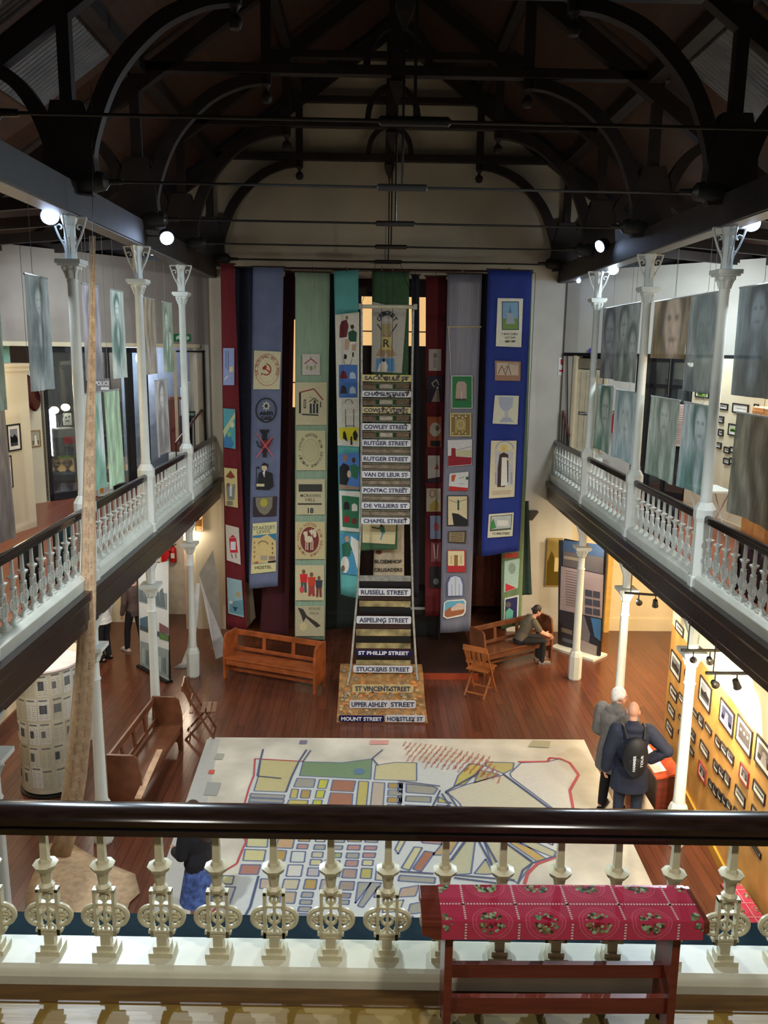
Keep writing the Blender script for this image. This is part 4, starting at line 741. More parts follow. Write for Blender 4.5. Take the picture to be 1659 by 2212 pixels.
P11 = [((977, 812, 1020, 882), lambda a: (a.rect(975, 811, 1021, 883, (190, 196, 190)), a.rect(977, 813, 1019, 881, (42, 120, 70)), a.poly([(986, 830), (990, 824), (1003, 824), (1008, 830), (1008, 862), (984, 862)], (178, 160, 148)), a.rect(984, 861, 1007, 865, (60, 60, 60)), a.rect(996, 844, 998, 862, (214, 190, 180))), 'green panel with a pink stone arch'),
    ((972, 892, 1018, 943), lambda a: (a.rect(972, 892, 1018, 943, (190, 180, 130)), a.rect(975, 895, 1015, 940, (130, 110, 62)), a.rect(983, 905, 1006, 930, (166, 148, 96)), a.ring(995, 917, 9, 10, 2.5, (190, 172, 120)), [a.ell2(978+k*7, 899+(k % 2)*3, 2, 2, (214, 206, 170), 8) for k in range(5)], [a.ell2(978+k*7, 936-(k % 2)*3, 2, 2, (200, 190, 120), 8) for k in range(5)]), 'gold jewelled square'),
    ((967, 950, 1020, 1008), lambda a: (a.poly([(967, 951), (1020, 949), (1019, 1004), (968, 1008)], (204, 206, 204)), a.rect(986, 972, 1019, 986, (190, 190, 150)), a.poly([(975, 968), (984, 968), (985, 986), (1019, 988), (1018, 1003), (968, 1007), (968, 985), (975, 984)], (140, 24, 38)), a.line([(985, 972), (1018, 965)], .8, (90, 90, 90))), 'white and red tower panel'),
    ((970, 1020, 1012, 1060), lambda a: (a.poly([(971, 1023), (1012, 1019), (1011, 1060), (969, 1058)], (206, 210, 206)), a.poly([(975, 1027), (985, 1025), (981, 1040), (975, 1040)], (190, 80, 50)), a.rect(1006, 1030, 1012, 1036, (50, 80, 70)), a.poly([(970, 1050), (1011, 1054), (1010, 1060), (969, 1060)], (180, 40, 36)), a.line([(992, 1034), (1003, 1030)], 1.2, (110, 120, 130)), a.line([(990, 1045), (1004, 1045)], 1.2, (150, 156, 160))), 'white panel with orange flag'),
    ((967, 1070, 1011, 1136), lambda a: (a.rect(966, 1070, 1011, 1136, BLK), a.rect(968, 1072, 1009, 1134, (206, 192, 152)), a.poly([(976, 1108), (990, 1110), (1009, 1122), (1009, 1134), (980, 1134)], BLK), a.line([(990, 1080), (990, 1102)], 4, (50, 80, 60)), a.line([(970, 1080), (988, 1086), (1008, 1078)], .9, (60, 60, 56))), 'cream panel with a dark walled road'),
    ((968, 1147, 1006, 1174), lambda a: (a.poly([(968, 1148), (1007, 1146), (1005, 1174), (968, 1172)], (50, 44, 36)), a.poly([(970, 1150), (1004, 1149), (1003, 1171), (970, 1170)], (140, 124, 90)), [a.line([(974, 1154+k*4.5), (1000, 1153+k*4.5)], 1.3, (70, 62, 46)) for k in range(4)]), 'brown plaque of dark lettering'),
    ((966, 1188, 1006, 1235), lambda a: (a.rect(966, 1188, 1006, 1236, (170, 36, 44)), a.rect(968, 1190, 1003, 1222, (214, 204, 160)), a.rect(981, 1199, 989, 1222, (140, 100, 50)), a.rect(973, 1200, 977, 1218, (186, 174, 130)), a.rect(994, 1200, 998, 1218, (186, 174, 130))), 'red-bordered panel with a doorway'),
    ((965, 1243, 1001, 1290), lambda a: (a.poly([(966, 1289), (966, 1258), (972, 1245), (984, 1242), (996, 1246), (1001, 1260), (1001, 1288)], (84, 100, 150)), a.poly([(968, 1287), (968, 1260), (974, 1247), (984, 1244), (994, 1248), (999, 1262), (999, 1286)], (190, 200, 214)), a.line([(984, 1246), (984, 1286)], 1, (110, 120, 160)), a.line([(976, 1262), (976, 1286)], 1, (110, 120, 160)), a.line([(992, 1262), (992, 1286)], 1, (110, 120, 160))), 'pale blue arched facade'),
    ((958, 1295, 1008, 1337), lambda a: (a.poly([(959, 1302), (966, 1297), (1002, 1294), (1007, 1299), (1006, 1322), (1000, 1330), (966, 1337), (957, 1332)], (226, 226, 220)), a.poly([(961, 1303), (967, 1299), (1001, 1297), (1004, 1301), (1003, 1322), (998, 1327), (966, 1334), (960, 1330)], (96, 168, 196)), a.poly([(961, 1320), (972, 1312), (1003, 1308), (1003, 1322), (998, 1327), (966, 1334), (960, 1330)], (160, 96, 60)), a.poly([(974, 1314), (990, 1302), (1003, 1305), (1002, 1316), (975, 1320)], (206, 186, 170))), 'oval panel of a hall under blue sky')]
for q, f, l in P11: patch(b, Y11, f, label=l)
Y13 = 16.8
b = banner('bright royal blue banner at the right end with the robed saint panel', Y13, ((1054, 583), (1149, 586), (1122, 1190), (1040, 1202)), mat('fabric_royal_blue', (18, 42, 122), .75, noise=.08, scale=3), seed=15)
patch(b, Y13, lambda a: (a.poly([(1075, 644), (1130, 645), (1126, 750), (1071, 748)], (214, 212, 192)), a.rect(1084, 651, 1121, 713, (70, 80, 90)), a.rect(1086, 653, 1119, 690, (120, 158, 186)), a.rect(1086, 688, 1119, 711, (110, 140, 70)), a.poly([(1096, 690), (1102, 660), (1108, 690)], (86, 110, 130)), a.poly([(1093, 700), (1096, 676), (1108, 676), (1112, 700)], (150, 160, 170)), a.text('ST MARKS CHURCH', 1083, 719, 1119, 724, (90, 90, 84), .01), a.text('CAPE TOWN', 1090, 727, 1113, 732, (90, 90, 84), .01), a.text('1889-1989', 1091, 735, 1113, 740, BLK, .03)), label='cream panel with a church spire lettered below')
patch(b, Y13, lambda a: (a.poly([(1069, 779), (1125, 781), (1124, 823), (1069, 822)], (150, 116, 92)), a.poly([(1073, 783), (1120, 784), (1120, 811), (1073, 810)], (186, 170, 150)), a.line([(1076, 808), (1084, 790), (1092, 810), (1098, 790), (1104, 810)], 1.6, (110, 84, 76)), a.line([(1088, 800), (1100, 785), (1118, 788)], 1.4, (130, 100, 90))), label='brown sketch of figures')
patch(b, Y13, lambda a: (a.poly([(1069, 854), (1121, 855), (1118, 917), (1064, 915)], (204, 204, 180)), a.poly([(1077, 857), (1109, 858), (1107, 878), (1098, 888), (1088, 888), (1079, 878)], (164, 170, 186)), a.rect(1090, 886, 1098, 902, (176, 180, 190)), a.poly([(1078, 912), (1086, 902), (1102, 902), (1110, 912)], (160, 166, 182))), label='cream panel with a grey chalice font')
def saint(a):
    a.poly([(1061, 952), (1116, 952), (1111, 1073), (1056, 1077)], (206, 196, 164)); a.ring(1090, 970, 20, 18, 2.5, (150, 156, 170), PI, 2*PI); a.rect(1069, 974, 1108, 1048, (182, 182, 180)); a.ell2(1089, 969, 8.5, 9, (206, 190, 110)); a.ell2(1088, 970, 3.6, 5, (206, 164, 110)); a.poly([(1079, 982), (1088, 977), (1098, 982), (1098, 1040), (1090, 1052), (1074, 1052), (1075, 1010)], (60, 40, 38)); a.poly([(1084, 988), (1095, 988), (1096, 1048), (1082, 1050)], (216, 214, 200)); a.line([(1095, 990), (1106, 1002)], 3, (206, 190, 150))
    a.line([(1071, 1020), (1071, 1046)], 3, (150, 150, 176)); a.line([(1105, 1020), (1105, 1046)], 3, (150, 150, 176)); [a.line([(1062, 1062+k*3), (1104, 1060+k*3)], .7, (150, 110, 90)) for k in range(3)]
patch(b, Y13, saint, label='tall cream panel of a robed, haloed figure')
patch(b, Y13, lambda a: (a.poly([(1056, 1111), (1110, 1107), (1107, 1158), (1053, 1162)], (206, 202, 172)), a.poly([(1060, 1115), (1107, 1111), (1104, 1144), (1058, 1148)], (80, 84, 70)), a.poly([(1062, 1116), (1105, 1113), (1103, 1140), (1060, 1144)], (178, 184, 176)), a.poly([(1060, 1130), (1066, 1120), (1072, 1140), (1060, 1144)], (60, 130, 70)), a.rect(1074, 1124, 1098, 1136, (214, 212, 200)), a.text('132 BREE STREET', 1064, 1150, 1102, 1155, BLK, .02)), label='cream panel with a white building and a street name')
b = banner('sage green banner showing past the right edge of the blue one', 17.5, ((1086, 600), (1150, 590), (1126, 1350), (1082, 1360)), fabric('sage', (106, 128, 92)), seed=16)
patch(b, 17.5, lambda a: (a.poly([(1090, 1197), (1118, 1193), (1119, 1204), (1089, 1206)], (170, 60, 56)), a.poly([(1090, 1212), (1123, 1206), (1119, 1270), (1088, 1280)], (160, 190, 180)), a.ell2(1106, 1228, 8, 12, (130, 150, 140)), a.poly([(1092, 1260), (1115, 1270), (1092, 1278)], (190, 40, 54))), label='pale green panel with a red triangle')
patch(b, 17.5, lambda a: (a.poly([(1090, 1292), (1121, 1285), (1119, 1342), (1088, 1346)], (206, 210, 206)), a.poly([(1092, 1295), (1118, 1289), (1116, 1340), (1090, 1344)], (32, 34, 84)), a.ell2(1098, 1306, 6, 6, (90, 86, 84)), a.poly([(1092, 1322), (1100, 1313), (1109, 1320), (1107, 1340), (1092, 1342)], (96, 170, 150))), label='navy panel with a figure in turquoise')
b = banner('dark green pennant end low beside the white wall, right of all banners', 17.7, ((1126, 1082), (1142, 1082), (1149, 1284), (1127, 1286)), fabric('deep_green', (26, 50, 44)), seed=17, rod=False)
b = banner('dull grey banner strip between silver and blue ones', 18.1, ((1036, 594), (1056, 594), (1040, 1200), (1020, 1200)), fabric('dusk', (44, 34, 44)), seed=18)
# poles the banners hang from
pl = MB().tube([(-3.35, 18.5, 8.25), (3.0, 18.5, 8.25)], .02, 8); tag(pl.build('banner_rail', DARKW), 'thin dark rail across the hall end above the row of banners', 'rail')

# ================================================================== STREET SIGN TOWER
tw = thing('sign_tower', 'tall ladder-like tower of old enamel street name signs hanging over a stone bed', 'tower', (0, 15.4, 0))
def TY(z):   # depth of the tower's face at a height
    pts = [(-.1, 14.2), (.1, 14.6), (.3, 15.1), (.5, 15.4), (1.3, 15.8), (2.0, 16.0), (7.6, 16.1)]
    for (a, ya), (b_, yb) in zip(pts, pts[1:]):
        if z <= b_: return ya+(yb-ya)*(z-a)/(b_-a)
    return 16.1
def twp(px, py, Y): p = on(px, py, 'y', Y); return p
STEEL = mat('worn_galvanised_steel', (150, 152, 146), .45, .4, noise=.3, scale=12)
for xs in (((781, 660, 16.1), (781, 815, 16.1), (780, 1125, 16.1), (772, 1278, 16.0), (767, 1338, 15.8), (758, 1440, 15.4), (750, 1482, 15.15)), ((893, 660, 16.1), (890, 815, 16.1), (888, 1125, 16.1), (891, 1278, 16.0), (893, 1338, 15.8), (899, 1440, 15.4), (902, 1470, 15.25))):
    MB().tube([twp(*q) for q in xs], .022, 8).build('ladder_rail', STEEL, tw, smooth=True)
p, q = twp(779, 662, 16.1), twp(897, 663, 16.1)
m_ = MB(); m_.tube([p, q], .038, 10); m_.build('top_crossbar', mat('pale_pole', (190, 190, 164), .5), tw, smooth=True)
MB().box(p, (.07, .09, .1)).build('crossbar_clamp', STEEL, tw); MB().box(q, (.07, .09, .1)).build('crossbar_clamp', STEEL, tw)
m_ = MB(); m_.tube([p, (p.x+.3, 16.6, 8.25)], .005, 5); m_.tube([q, (q.x-.3, 16.6, 8.25)], .005, 5); m_.build('suspension_wire', IRON, tw)
SW = mat('white_enamel', (206, 208, 212), .25, noise=.1, scale=20); SC = mat('yellowed_enamel', (190, 180, 116), .3, noise=.3, scale=14); SB = mat('blue_enamel', (22, 24, 78), .25); SCR = mat('cream_enamel', (196, 180, 130), .3, noise=.2, scale=20)
DKL, WHL = mat('dark_blue_lettering', (50, 56, 84), .4), mat('white_lettering', (226, 228, 232), .3)
GRY = mat('weathered_slat', (100, 92, 78), .7, noise=.45, scale=14, stretch=(3, 1, 1)); GR2 = mat('camouflage_scrap', (150, 136, 92), .7, noise=.6, scale=5); RUST = mat('chipped_rust_patch', (70, 56, 50), .7)
def sign(txt, x0, x1, yc, h, Y, m, lm, chips=0):
    a, b_ = on(x0, yc-h/2, 'y', Y), on(x1, yc+h/2, 'y', Y); zc, zh = (a.z+b_.z)/2, abs(a.z-b_.z)
    m_ = MB(); r = .02; X0, X1, Z0, Z1 = a.x, b_.x, zc-zh/2, zc+zh/2
    out = [(X0+r, Z0), (X1-r, Z0), (X1, Z0+r), (X1, Z1-r), (X1-r, Z1), (X0+r, Z1), (X0, Z1-r), (X0, Z0+r)]
    m_.prism(out, lambda x, z: (x, Y-.012, z), (0, .012, 0)); s_ = m_.build('street_sign', m, tw); s_['label'] = '%s enamel sign reading %s' % ({'white_enamel': 'white', 'yellowed_enamel': 'yellowed', 'blue_enamel': 'dark blue', 'cream_enamel': 'cream'}[m.name], txt.replace('\u1d40', 't'))
    vs, fs = text_mesh(txt, .035); w0, w1 = min(v[0] for v in vs), max(v[0] for v in vs); h0, h1 = 0.0, .73
    mx, mz = (X1-X0)*.05, zh*.2; L_ = MB()
    L_.add([(X0+mx+(u-w0)/(w1-w0)*(X1-X0-2*mx), Y-.0145, Z0+mz+(v-h0)/(h1-h0)*(zh-2*mz)) for u, v in vs], fs); L_.build('lettering', lm, s_)
    if chips:
        C_ = MB()
        for k in range(chips):
            cx_, cz_ = X0+(X1-X0)*(.3+.65*random.random()), Z0+zh*random.random(); rr = .012+.02*random.random()
            C_.prism([(cx_+rr*math.cos(t_)*(.7+.6*random.random()), min(max(cz_+rr*math.sin(t_), Z0), Z1)) for t_ in [i*PI/3.5 for i in range(7)]], lambda x, z: (x, Y-.0155, z), (0, .001, 0))
        C_.build('enamel_chips', RUST, s_)['kind'] = 'stuff'
for txt, x0_, x1_, yc, h, Y, m, lm, ch in [('SACKVILLE ST', 782, 889, 817, 16, 16.1, SC, DKL, 9), ('CHAPEL STREET', 781, 888, 851, 15, 16.1, SW, DKL, 12), ('COWLEY STREET', 781, 888, 886, 15, 16.1, SCR, DKL, 14),
    ('COWLEY STREET', 781, 887, 922, 16, 16.1, SW, DKL, 2), ('RUTGER STREET', 781, 887, 957, 16, 16.1, SW, DKL, 1), ('RUTGER STREET', 780, 887, 991, 16, 16.1, SW, DKL, 1), ('VAN DE LEUR ST', 781, 886, 1025, 16, 16.1, SW, DKL, 1), ('PONTAC STREET', 780, 886, 1059, 16, 16.1, SW, DKL, 3), ('DE VILLIERS ST', 781, 885, 1092, 15, 16.08, SW, DKL, 0), ('CHAPEL STREET', 780, 885, 1125, 15, 16.06, SW, DKL, 1),
    ('RUSSELL STREET', 774, 887, 1279, 17, 15.98, SW, DKL, 1), ('ASPELING STREET', 770, 888, 1339, 17, 15.78, SW, DKL, 2), ('ST PHILLIP STREET', 768, 889, 1410, 14, 15.56, SB, WHL, 3), ('STUCKERIS STREET', 763, 891, 1445, 16, 15.38, SW, DKL, 1),
    ('ST VINCENT STREET', 761, 893, 1487, 18, 15.0, SCR, DKL, 4), ('UPPER ASHLEY', 755, 841, 1521, 17, 14.45, SW, DKL, 0), ('STREET', 841, 898, 1521, 17, 14.45, SW, DKL, 0), ('MOUNT STREET', 732, 830, 1552, 14, 13.96, SB, WHL, 1), ('HORSTLEY ST', 832, 918, 1552, 15, 13.96, SW, DKL, 2)]:
    sign(txt, x0_, x1_, yc, h, Y, m, lm, ch)
# slats between the names
def slat(y0_, y1_, Y, m, x0_=783, x1_=886, n=0):
    a, b_ = on(x0_, y0_, 'y', Y+.02), on(x1_, y1_, 'y', Y+.02)
    m_ = MB().bx(a.x, b_.x, Y+.015, Y+.035, min(a.z, b_.z), max(a.z, b_.z)); m_.build('painted_slat', m, tw)
for yc, d_ in zip((817, 851, 886, 922, 957, 991, 1025, 1059, 1092), range(9)):
    slat(yc+9, yc+13, 16.1, GRY); slat(yc+22, yc+26, 16.1, GRY)
    if d_ >= 4: slat(yc+13, yc+22, 16.12, mat('mottled_board', (124, 112, 94), .7, noise=.5, scale=8))
    else:
        for k in range(3): slat(yc+13, yc+22, 16.12, mat('pale_slat', (170, 164, 150), .7, noise=.3, scale=12) if k % 2 else mat('dun_slat', (104, 86, 66), .7, noise=.4, scale=12), 784+k*36, 812+k*36)
for y0_, y1_, Y, m in ((1243, 1256, 16.0, STEEL), (1256, 1270, 16.05, BLACK), (1289, 1297, 15.95, DARKW), (1298, 1311, 15.93, GR2), (1312, 1328, 15.9, BLACK), (1349, 1358, 15.75, DARKW), (1359, 1374, 15.72, GR2), (1375, 1388, 15.68, BLACK), (1389, 1401, 15.64, GR2), (1418, 1425, 15.5, BLACK), (1426, 1436, 15.45, GR2)):
    slat(y0_, y1_, Y, m, 776 if y0_ < 1340 else 769, 887)
# stone bed under the tower
bed = thing('stone_bed', 'mound of tan sandstone rubble in a sloping tray under the sign tower', 'stone bed', (0, 14.6, 0))
m_ = MB(); x0_, x1_ = -.9, .74
BEDP = [(14.0, .0), (14.02, .03), (14.3, .03), (14.68, .05), (15.08, .15), (15.48, .34), (15.92, .36)]
def bedz(y):
    for (a_, za), (b_, zb_) in zip(BEDP, BEDP[1:]):
        if y <= b_: return za+(zb_-za)*(y-a_)/(b_-a_)
    return .36
m_.prism(BEDP+[(15.92, 0)], lambda y, z: (x0_, y, z), (x1_-x0_, 0, 0))
m_.build('rubble_mound', mat('sand_earth', (150, 112, 66), .9, noise=.45, scale=7, bump=.8), bed)
m_ = MB(); rs = random.Random(3)
STN = [mat('tan_stone', (178, 150, 104), .8, noise=.3), mat('orange_stone', (186, 122, 66), .8, noise=.3), mat('grey_stone', (130, 120, 100), .8, noise=.3)]
for k in range(240):
    x_ = x0_+.06+rs.random()*(x1_-x0_-.12); t_ = rs.random(); y_ = 14.08+t_*1.7; z_ = bedz(y_); r_ = .015+(.02+.03*t_)*rs.random(); m_.cur = rs.randrange(3)
    m_.ell((x_, y_, z_+r_*.2), (r_*(1+rs.random()*.5), r_, r_*.7), 6, 4, Matrix.Rotation(rs.random()*3, 3, 'Z'))
st = m_.build('loose_stones', STN, bed, smooth=True); st['kind'] = 'stuff'

# ================================================================== GALLERIES
def plane(P, Q):
    P, Q = Vector((P[0], P[1], 0)), Vector((Q[0], Q[1], 0)); d = (Q-P).normalized(); n = Vector((d.y, -d.x, 0))
    if (CAM-P).dot(n) < 0: n = -n
    return P, d, n
def pp(pl, px, py, off=0):
    P, d, n = pl; return onp(px, py, P+n*off, n)
def quad_box(name, pl, x0, y0, x1, y1, m, th=.03, off=0, parent=None, bevel=0):
    """upright board between two measured corners on a vertical plane"""
    P, d, n = pl; a, b = pp(pl, x0, y0, off), pp(pl, x1, y1, off); s0, s1 = (a-P).dot(d), (b-P).dot(d); z0, z1 = min(a.z, b.z), max(a.z, b.z)
    mb = MB(); mb.prism([(s0, z0), (s1, z0), (s1, z1), (s0, z1)], lambda u, v: tuple(P+d*u+n*off+Vector((0, 0, v))), -n*th)
    return mb.build(name, m, parent, bevel=bevel)
def psz(pl, px, py): P, d, n = pl; a = pp(pl, px, py); return (a-P).dot(d), a.z
def sbox(name, pl, s0, s1, z0, z1, m, th=.03, off=0, parent=None):
    P, d, n = pl; mb = MB(); mb.prism([(s0, z0), (s1, z0), (s1, z1), (s0, z1)], lambda u, v: tuple(P+d*u+n*off+Vector((0, 0, v))), -n*th); return mb.build(name, m, parent)
PLL = plane(AN[0], AN[1]); PLR = plane(BN[0], BN[1])
CLL = plane((-5.80, 13.5), (-5.98, 12.7)); CLR = plane((5.6, 15.5), (5.85, 12.0))
def stt(o): return tag(o, kind='structure')
# --- left end: cream cornice, black framed glazing, office beyond
LBL = mat('black_frame_paint', (22, 22, 26), .35)
sL = lambda px, py=900: psz(PLL, px, py)[0]
LE = (AN[1]-AN[0]).length*1.05
stt(sbox('trim_14', PLL, .3, LE, 6.55, 6.63, CREAM, .16, .06)); stt(sbox('trim_15', PLL, 0, .35, 3.65, 6.63, PLASTER, .12, 0))
fr = thing('glazed_screen', 'black-framed glass screen at the far end of the left gallery', 'glass screen', (AN[0].x-1, AN[0].y-1.2, 3.65))
for px_, w_ in ((285, .14), (320, .07), (240, .05), (98, .16), (170, .05)): s_ = sL(px_); sbox('frame_post', PLL, s_-w_/2, s_+w_/2, 3.66, 6.54, LBL, .1, 0, fr)
a_, b_ = sL(98), sL(320); sbox('frame_rail', PLL, min(a_, b_), max(a_, b_), 6.44, 6.54, LBL, .1, 0, fr); sbox('frame_rail', PLL, min(a_, b_), max(a_, b_), 3.66, 3.78, LBL, .1, 0, fr)
sbox('glass_pane', PLL, min(a_, b_), max(a_, b_), 3.78, 6.44, GLASS, .008, -.04, fr)
s0_, s1_ = sL(97), sL(62); stt(sbox('wall_left_infill', PLL, min(s0_, s1_), max(s0_, s1_), 3.65, 6.1, CREAM, .1, 0))
s0_ = sL(62); stt(sbox('wall_left_mint', PLL, s0_, LE, 5.9, 6.55, mat('mint_paint', (160, 214, 196), .6), .05, -.5)); stt(sbox('wall_left_infill_low', PLL, s0_, LE, 3.65, 5.9, CREAM, .1, 0))
BKL = plane(AN[0]+Vector((-1.6, 1.5, 0)), AN[1]+Vector((-1.9, 1.6, 0)))
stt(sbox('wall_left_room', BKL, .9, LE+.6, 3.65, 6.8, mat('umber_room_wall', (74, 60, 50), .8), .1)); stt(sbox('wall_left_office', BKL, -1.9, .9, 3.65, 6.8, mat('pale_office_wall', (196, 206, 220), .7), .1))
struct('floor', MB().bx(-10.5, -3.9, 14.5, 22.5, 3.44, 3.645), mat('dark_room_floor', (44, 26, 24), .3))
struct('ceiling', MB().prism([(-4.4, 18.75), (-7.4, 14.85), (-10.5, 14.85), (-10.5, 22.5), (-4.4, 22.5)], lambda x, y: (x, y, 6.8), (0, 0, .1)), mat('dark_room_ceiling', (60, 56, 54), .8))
bulb((-5.6, 19.6, 6.3), 55, (.72, .82, 1), .15); bulb((-8.2, 16.6, 6.2), 10, WARM, .1); bulb((-7.6, 14.9, 6.35), 12, (.8, 1, .95), .05)
# dark doorway edging and conduit on the plain wall beside the door
dp = thing('doorway', 'tall doorway to the bright office, right of the black glazed screen', 'doorway', (AN[0].x-.6, AN[0].y-.8, 4.3))
for q in ((441, 757, 444, 960), (380, 757, 384, 958)): quad_box('jamb', PLL, *q, CREAM if q[0] < 400 else LBL, .06, .03, dp)
quad_box('head', PLL, 380, 757, 443, 761, LBL, .06, .03, dp)
quad_box('reveal', PLL, 425, 775, 440, 958, CREAM, .03, .01, dp)
ob = thing('cupboard', 'orange-brown wooden cupboard in the office beyond the left gallery doorway', 'cupboard', (-5.9, 18.4, 3.65)); pc = plane((-5.3, 18.2), (-6.3, 17.7))
quad_box('carcass', pc, 369, 862, 392, 1040, DOORW, .4, 0, ob); quad_box('top', pc, 367, 858, 394, 863, BRNW, .45, .02, ob)
ob = thing('file_boxes', 'stack of white file boxes standing in the bright office on the left', 'boxes', (-5.2, 18.9, 4.3)); pc2 = plane((-4.9, 19.2), (-5.6, 18.8))
quad_box('box', pc2, 398, 838, 424, 900, WHITE, .3, 0, ob); quad_box('box', pc2, 400, 826, 418, 838, WHITE, .3, 0, ob); quad_box('stand', pc2, 396, 900, 426, 990, DARKW, .3, 0, ob)
sg = thing('door_sign', 'small dark green sign with pale letters in the left doorway', 'sign', (-4.8, 18.0, 5)); pcs = plane((-4.4, 18.5), (-5.1, 17.7))
quad_box('plate', pcs, 403, 889, 427, 902, mat('dark_green_plate', (16, 46, 42), .4), .012, 0, sg)
def part_art(pl, parent, fn, name, m=None, off=.012, k=.0012, label=None):
    a = Art(lambda u, v, L: tuple(pp(pl, u, v, off+k*L))); fn(a); o = a.build(name, m or PAINTC, parent)
    if label: o['label'] = label
    return o
part_art(pcs, sg, lambda a: (a.ring(408, 895, 3, 3, 1, (190, 210, 200)), a.text('WAY IN', 412, 892, 425, 899, (190, 210, 200), .02)), 'lettering')
MB().tube([pp(pcs, 415, 902), pp(pcs, 415, 975)], .01, 6).build('stand', BLACK, sg)
sg = thing('exit_sign', 'green and white running-figure exit sign high on the left gallery end wall', 'exit sign', tuple(pp(PLL, 393, 738)))
quad_box('plate', PLL, 376, 721, 412, 738, mat('exit_green', (30, 120, 70), .4), .02, .025, sg)
part_art(PLL, sg, lambda a: (a.poly([(380, 728), (386, 724), (392, 728), (389, 736), (385, 731), (381, 735)], (200, 230, 210)), a.poly([(396, 728), (404, 728), (404, 724), (410, 730), (404, 736), (404, 732), (396, 732)], (200, 230, 210))), 'pictogram', off=.03)
# exhibits behind the glass
pe = plane((-5.0, 17.9), (-8.0, 14.9))
ob = thing('lit_showcase', 'glowing white showcase behind the glass of the left gallery screen', 'showcase', tuple(pp(pe, 118, 1040))); quad_box('light_panel', pe, 108, 885, 126, 985, mat('glowing_panel', (255, 255, 255), .4, emit=(235, 240, 255), estr=5), .1, 0, ob); quad_box('frame', pe, 105, 985, 130, 1060, LBL, .12, 0, ob)
ob = thing('globe_lamp', 'two bright oval lamps glowing above the grey machine on the left', 'lamp', tuple(pp(pe, 140, 890, .1)))
for q in ((118, 886), (142, 880)): MB().ell(pp(pe, *q, .1), (.09, .06, .07), 12, 8).build('bulb', LENSW, ob, smooth=True)
MB().tube([pp(pe, 118, 886, .1), pp(pe, 130, 930, .05), pp(pe, 142, 880, .1)], .008, 6).build('stem', BLACK, ob)
ob = thing('ticket_machine', 'grey box machine with a red band standing behind the left glass screen', 'machine', tuple(pp(pe, 145, 1060, .2)))
quad_box('casing', pe, 124, 926, 168, 992, mat('grey_machine', (122, 120, 116), .5), .3, .25, ob, bevel=.03); quad_box('red_band', pe, 137, 944, 163, 957, mat('red_band', (180, 40, 40), .5), .01, .262, ob); quad_box('base', pe, 128, 992, 164, 1060, BLACK, .25, .2, ob)
part_art(pe, ob, lambda a: (a.rect(140, 964, 152, 976, (70, 70, 70)), a.rect(154, 966, 162, 974, (90, 70, 70)), a.rect(126, 984, 166, 990, (130, 160, 60))), 'printed_face', off=.265)
ob = thing('notice', 'small white framed notice with dark blots beside the glowing showcase', 'notice', tuple(pp(pe, 146, 900, .05))); quad_box('sheet', pe, 137, 893, 156, 918, WHITE, .01, .05, ob); part_art(pe, ob, lambda a: (a.ell2(143, 902, 2, 2, BLK), a.ell2(150, 900, 2, 2, BLK), a.rect(142, 908, 151, 911, (90, 90, 90))), 'print', off=.053)
ob = thing('police_sign', 'white sign lettered POLICE behind the hanging calico strip', 'sign', tuple(pp(PLL, 222, 840, .1))); quad_box('plate', PLL, 203, 818, 238, 845, mat('sign_grey', (120, 120, 122), .5), .02, .1, ob); part_art(PLL, ob, lambda a: (a.text('POLICE', 205, 823, 236, 833, (226, 226, 226), .03), a.rect(218, 836, 235, 842, (226, 226, 226))), 'lettering', off=.102)
MB().tube([pp(PLL, 220, 818, .09), pp(PLL, 220, 765, .05)], .006, 5).build('hanger', IRON, ob)
ob = thing('info_box', 'white box with an orange square on its side on the left gallery floor', 'box', tuple(pp(PLL, 230, 1060, .3))); quad_box('box', PLL, 212, 1048, 246, 1068, WHITE, .2, .3, ob); quad_box('orange_square', PLL, 216, 1052, 224, 1064, mat('orange', (216, 150, 60), .5), .004, .304, ob)
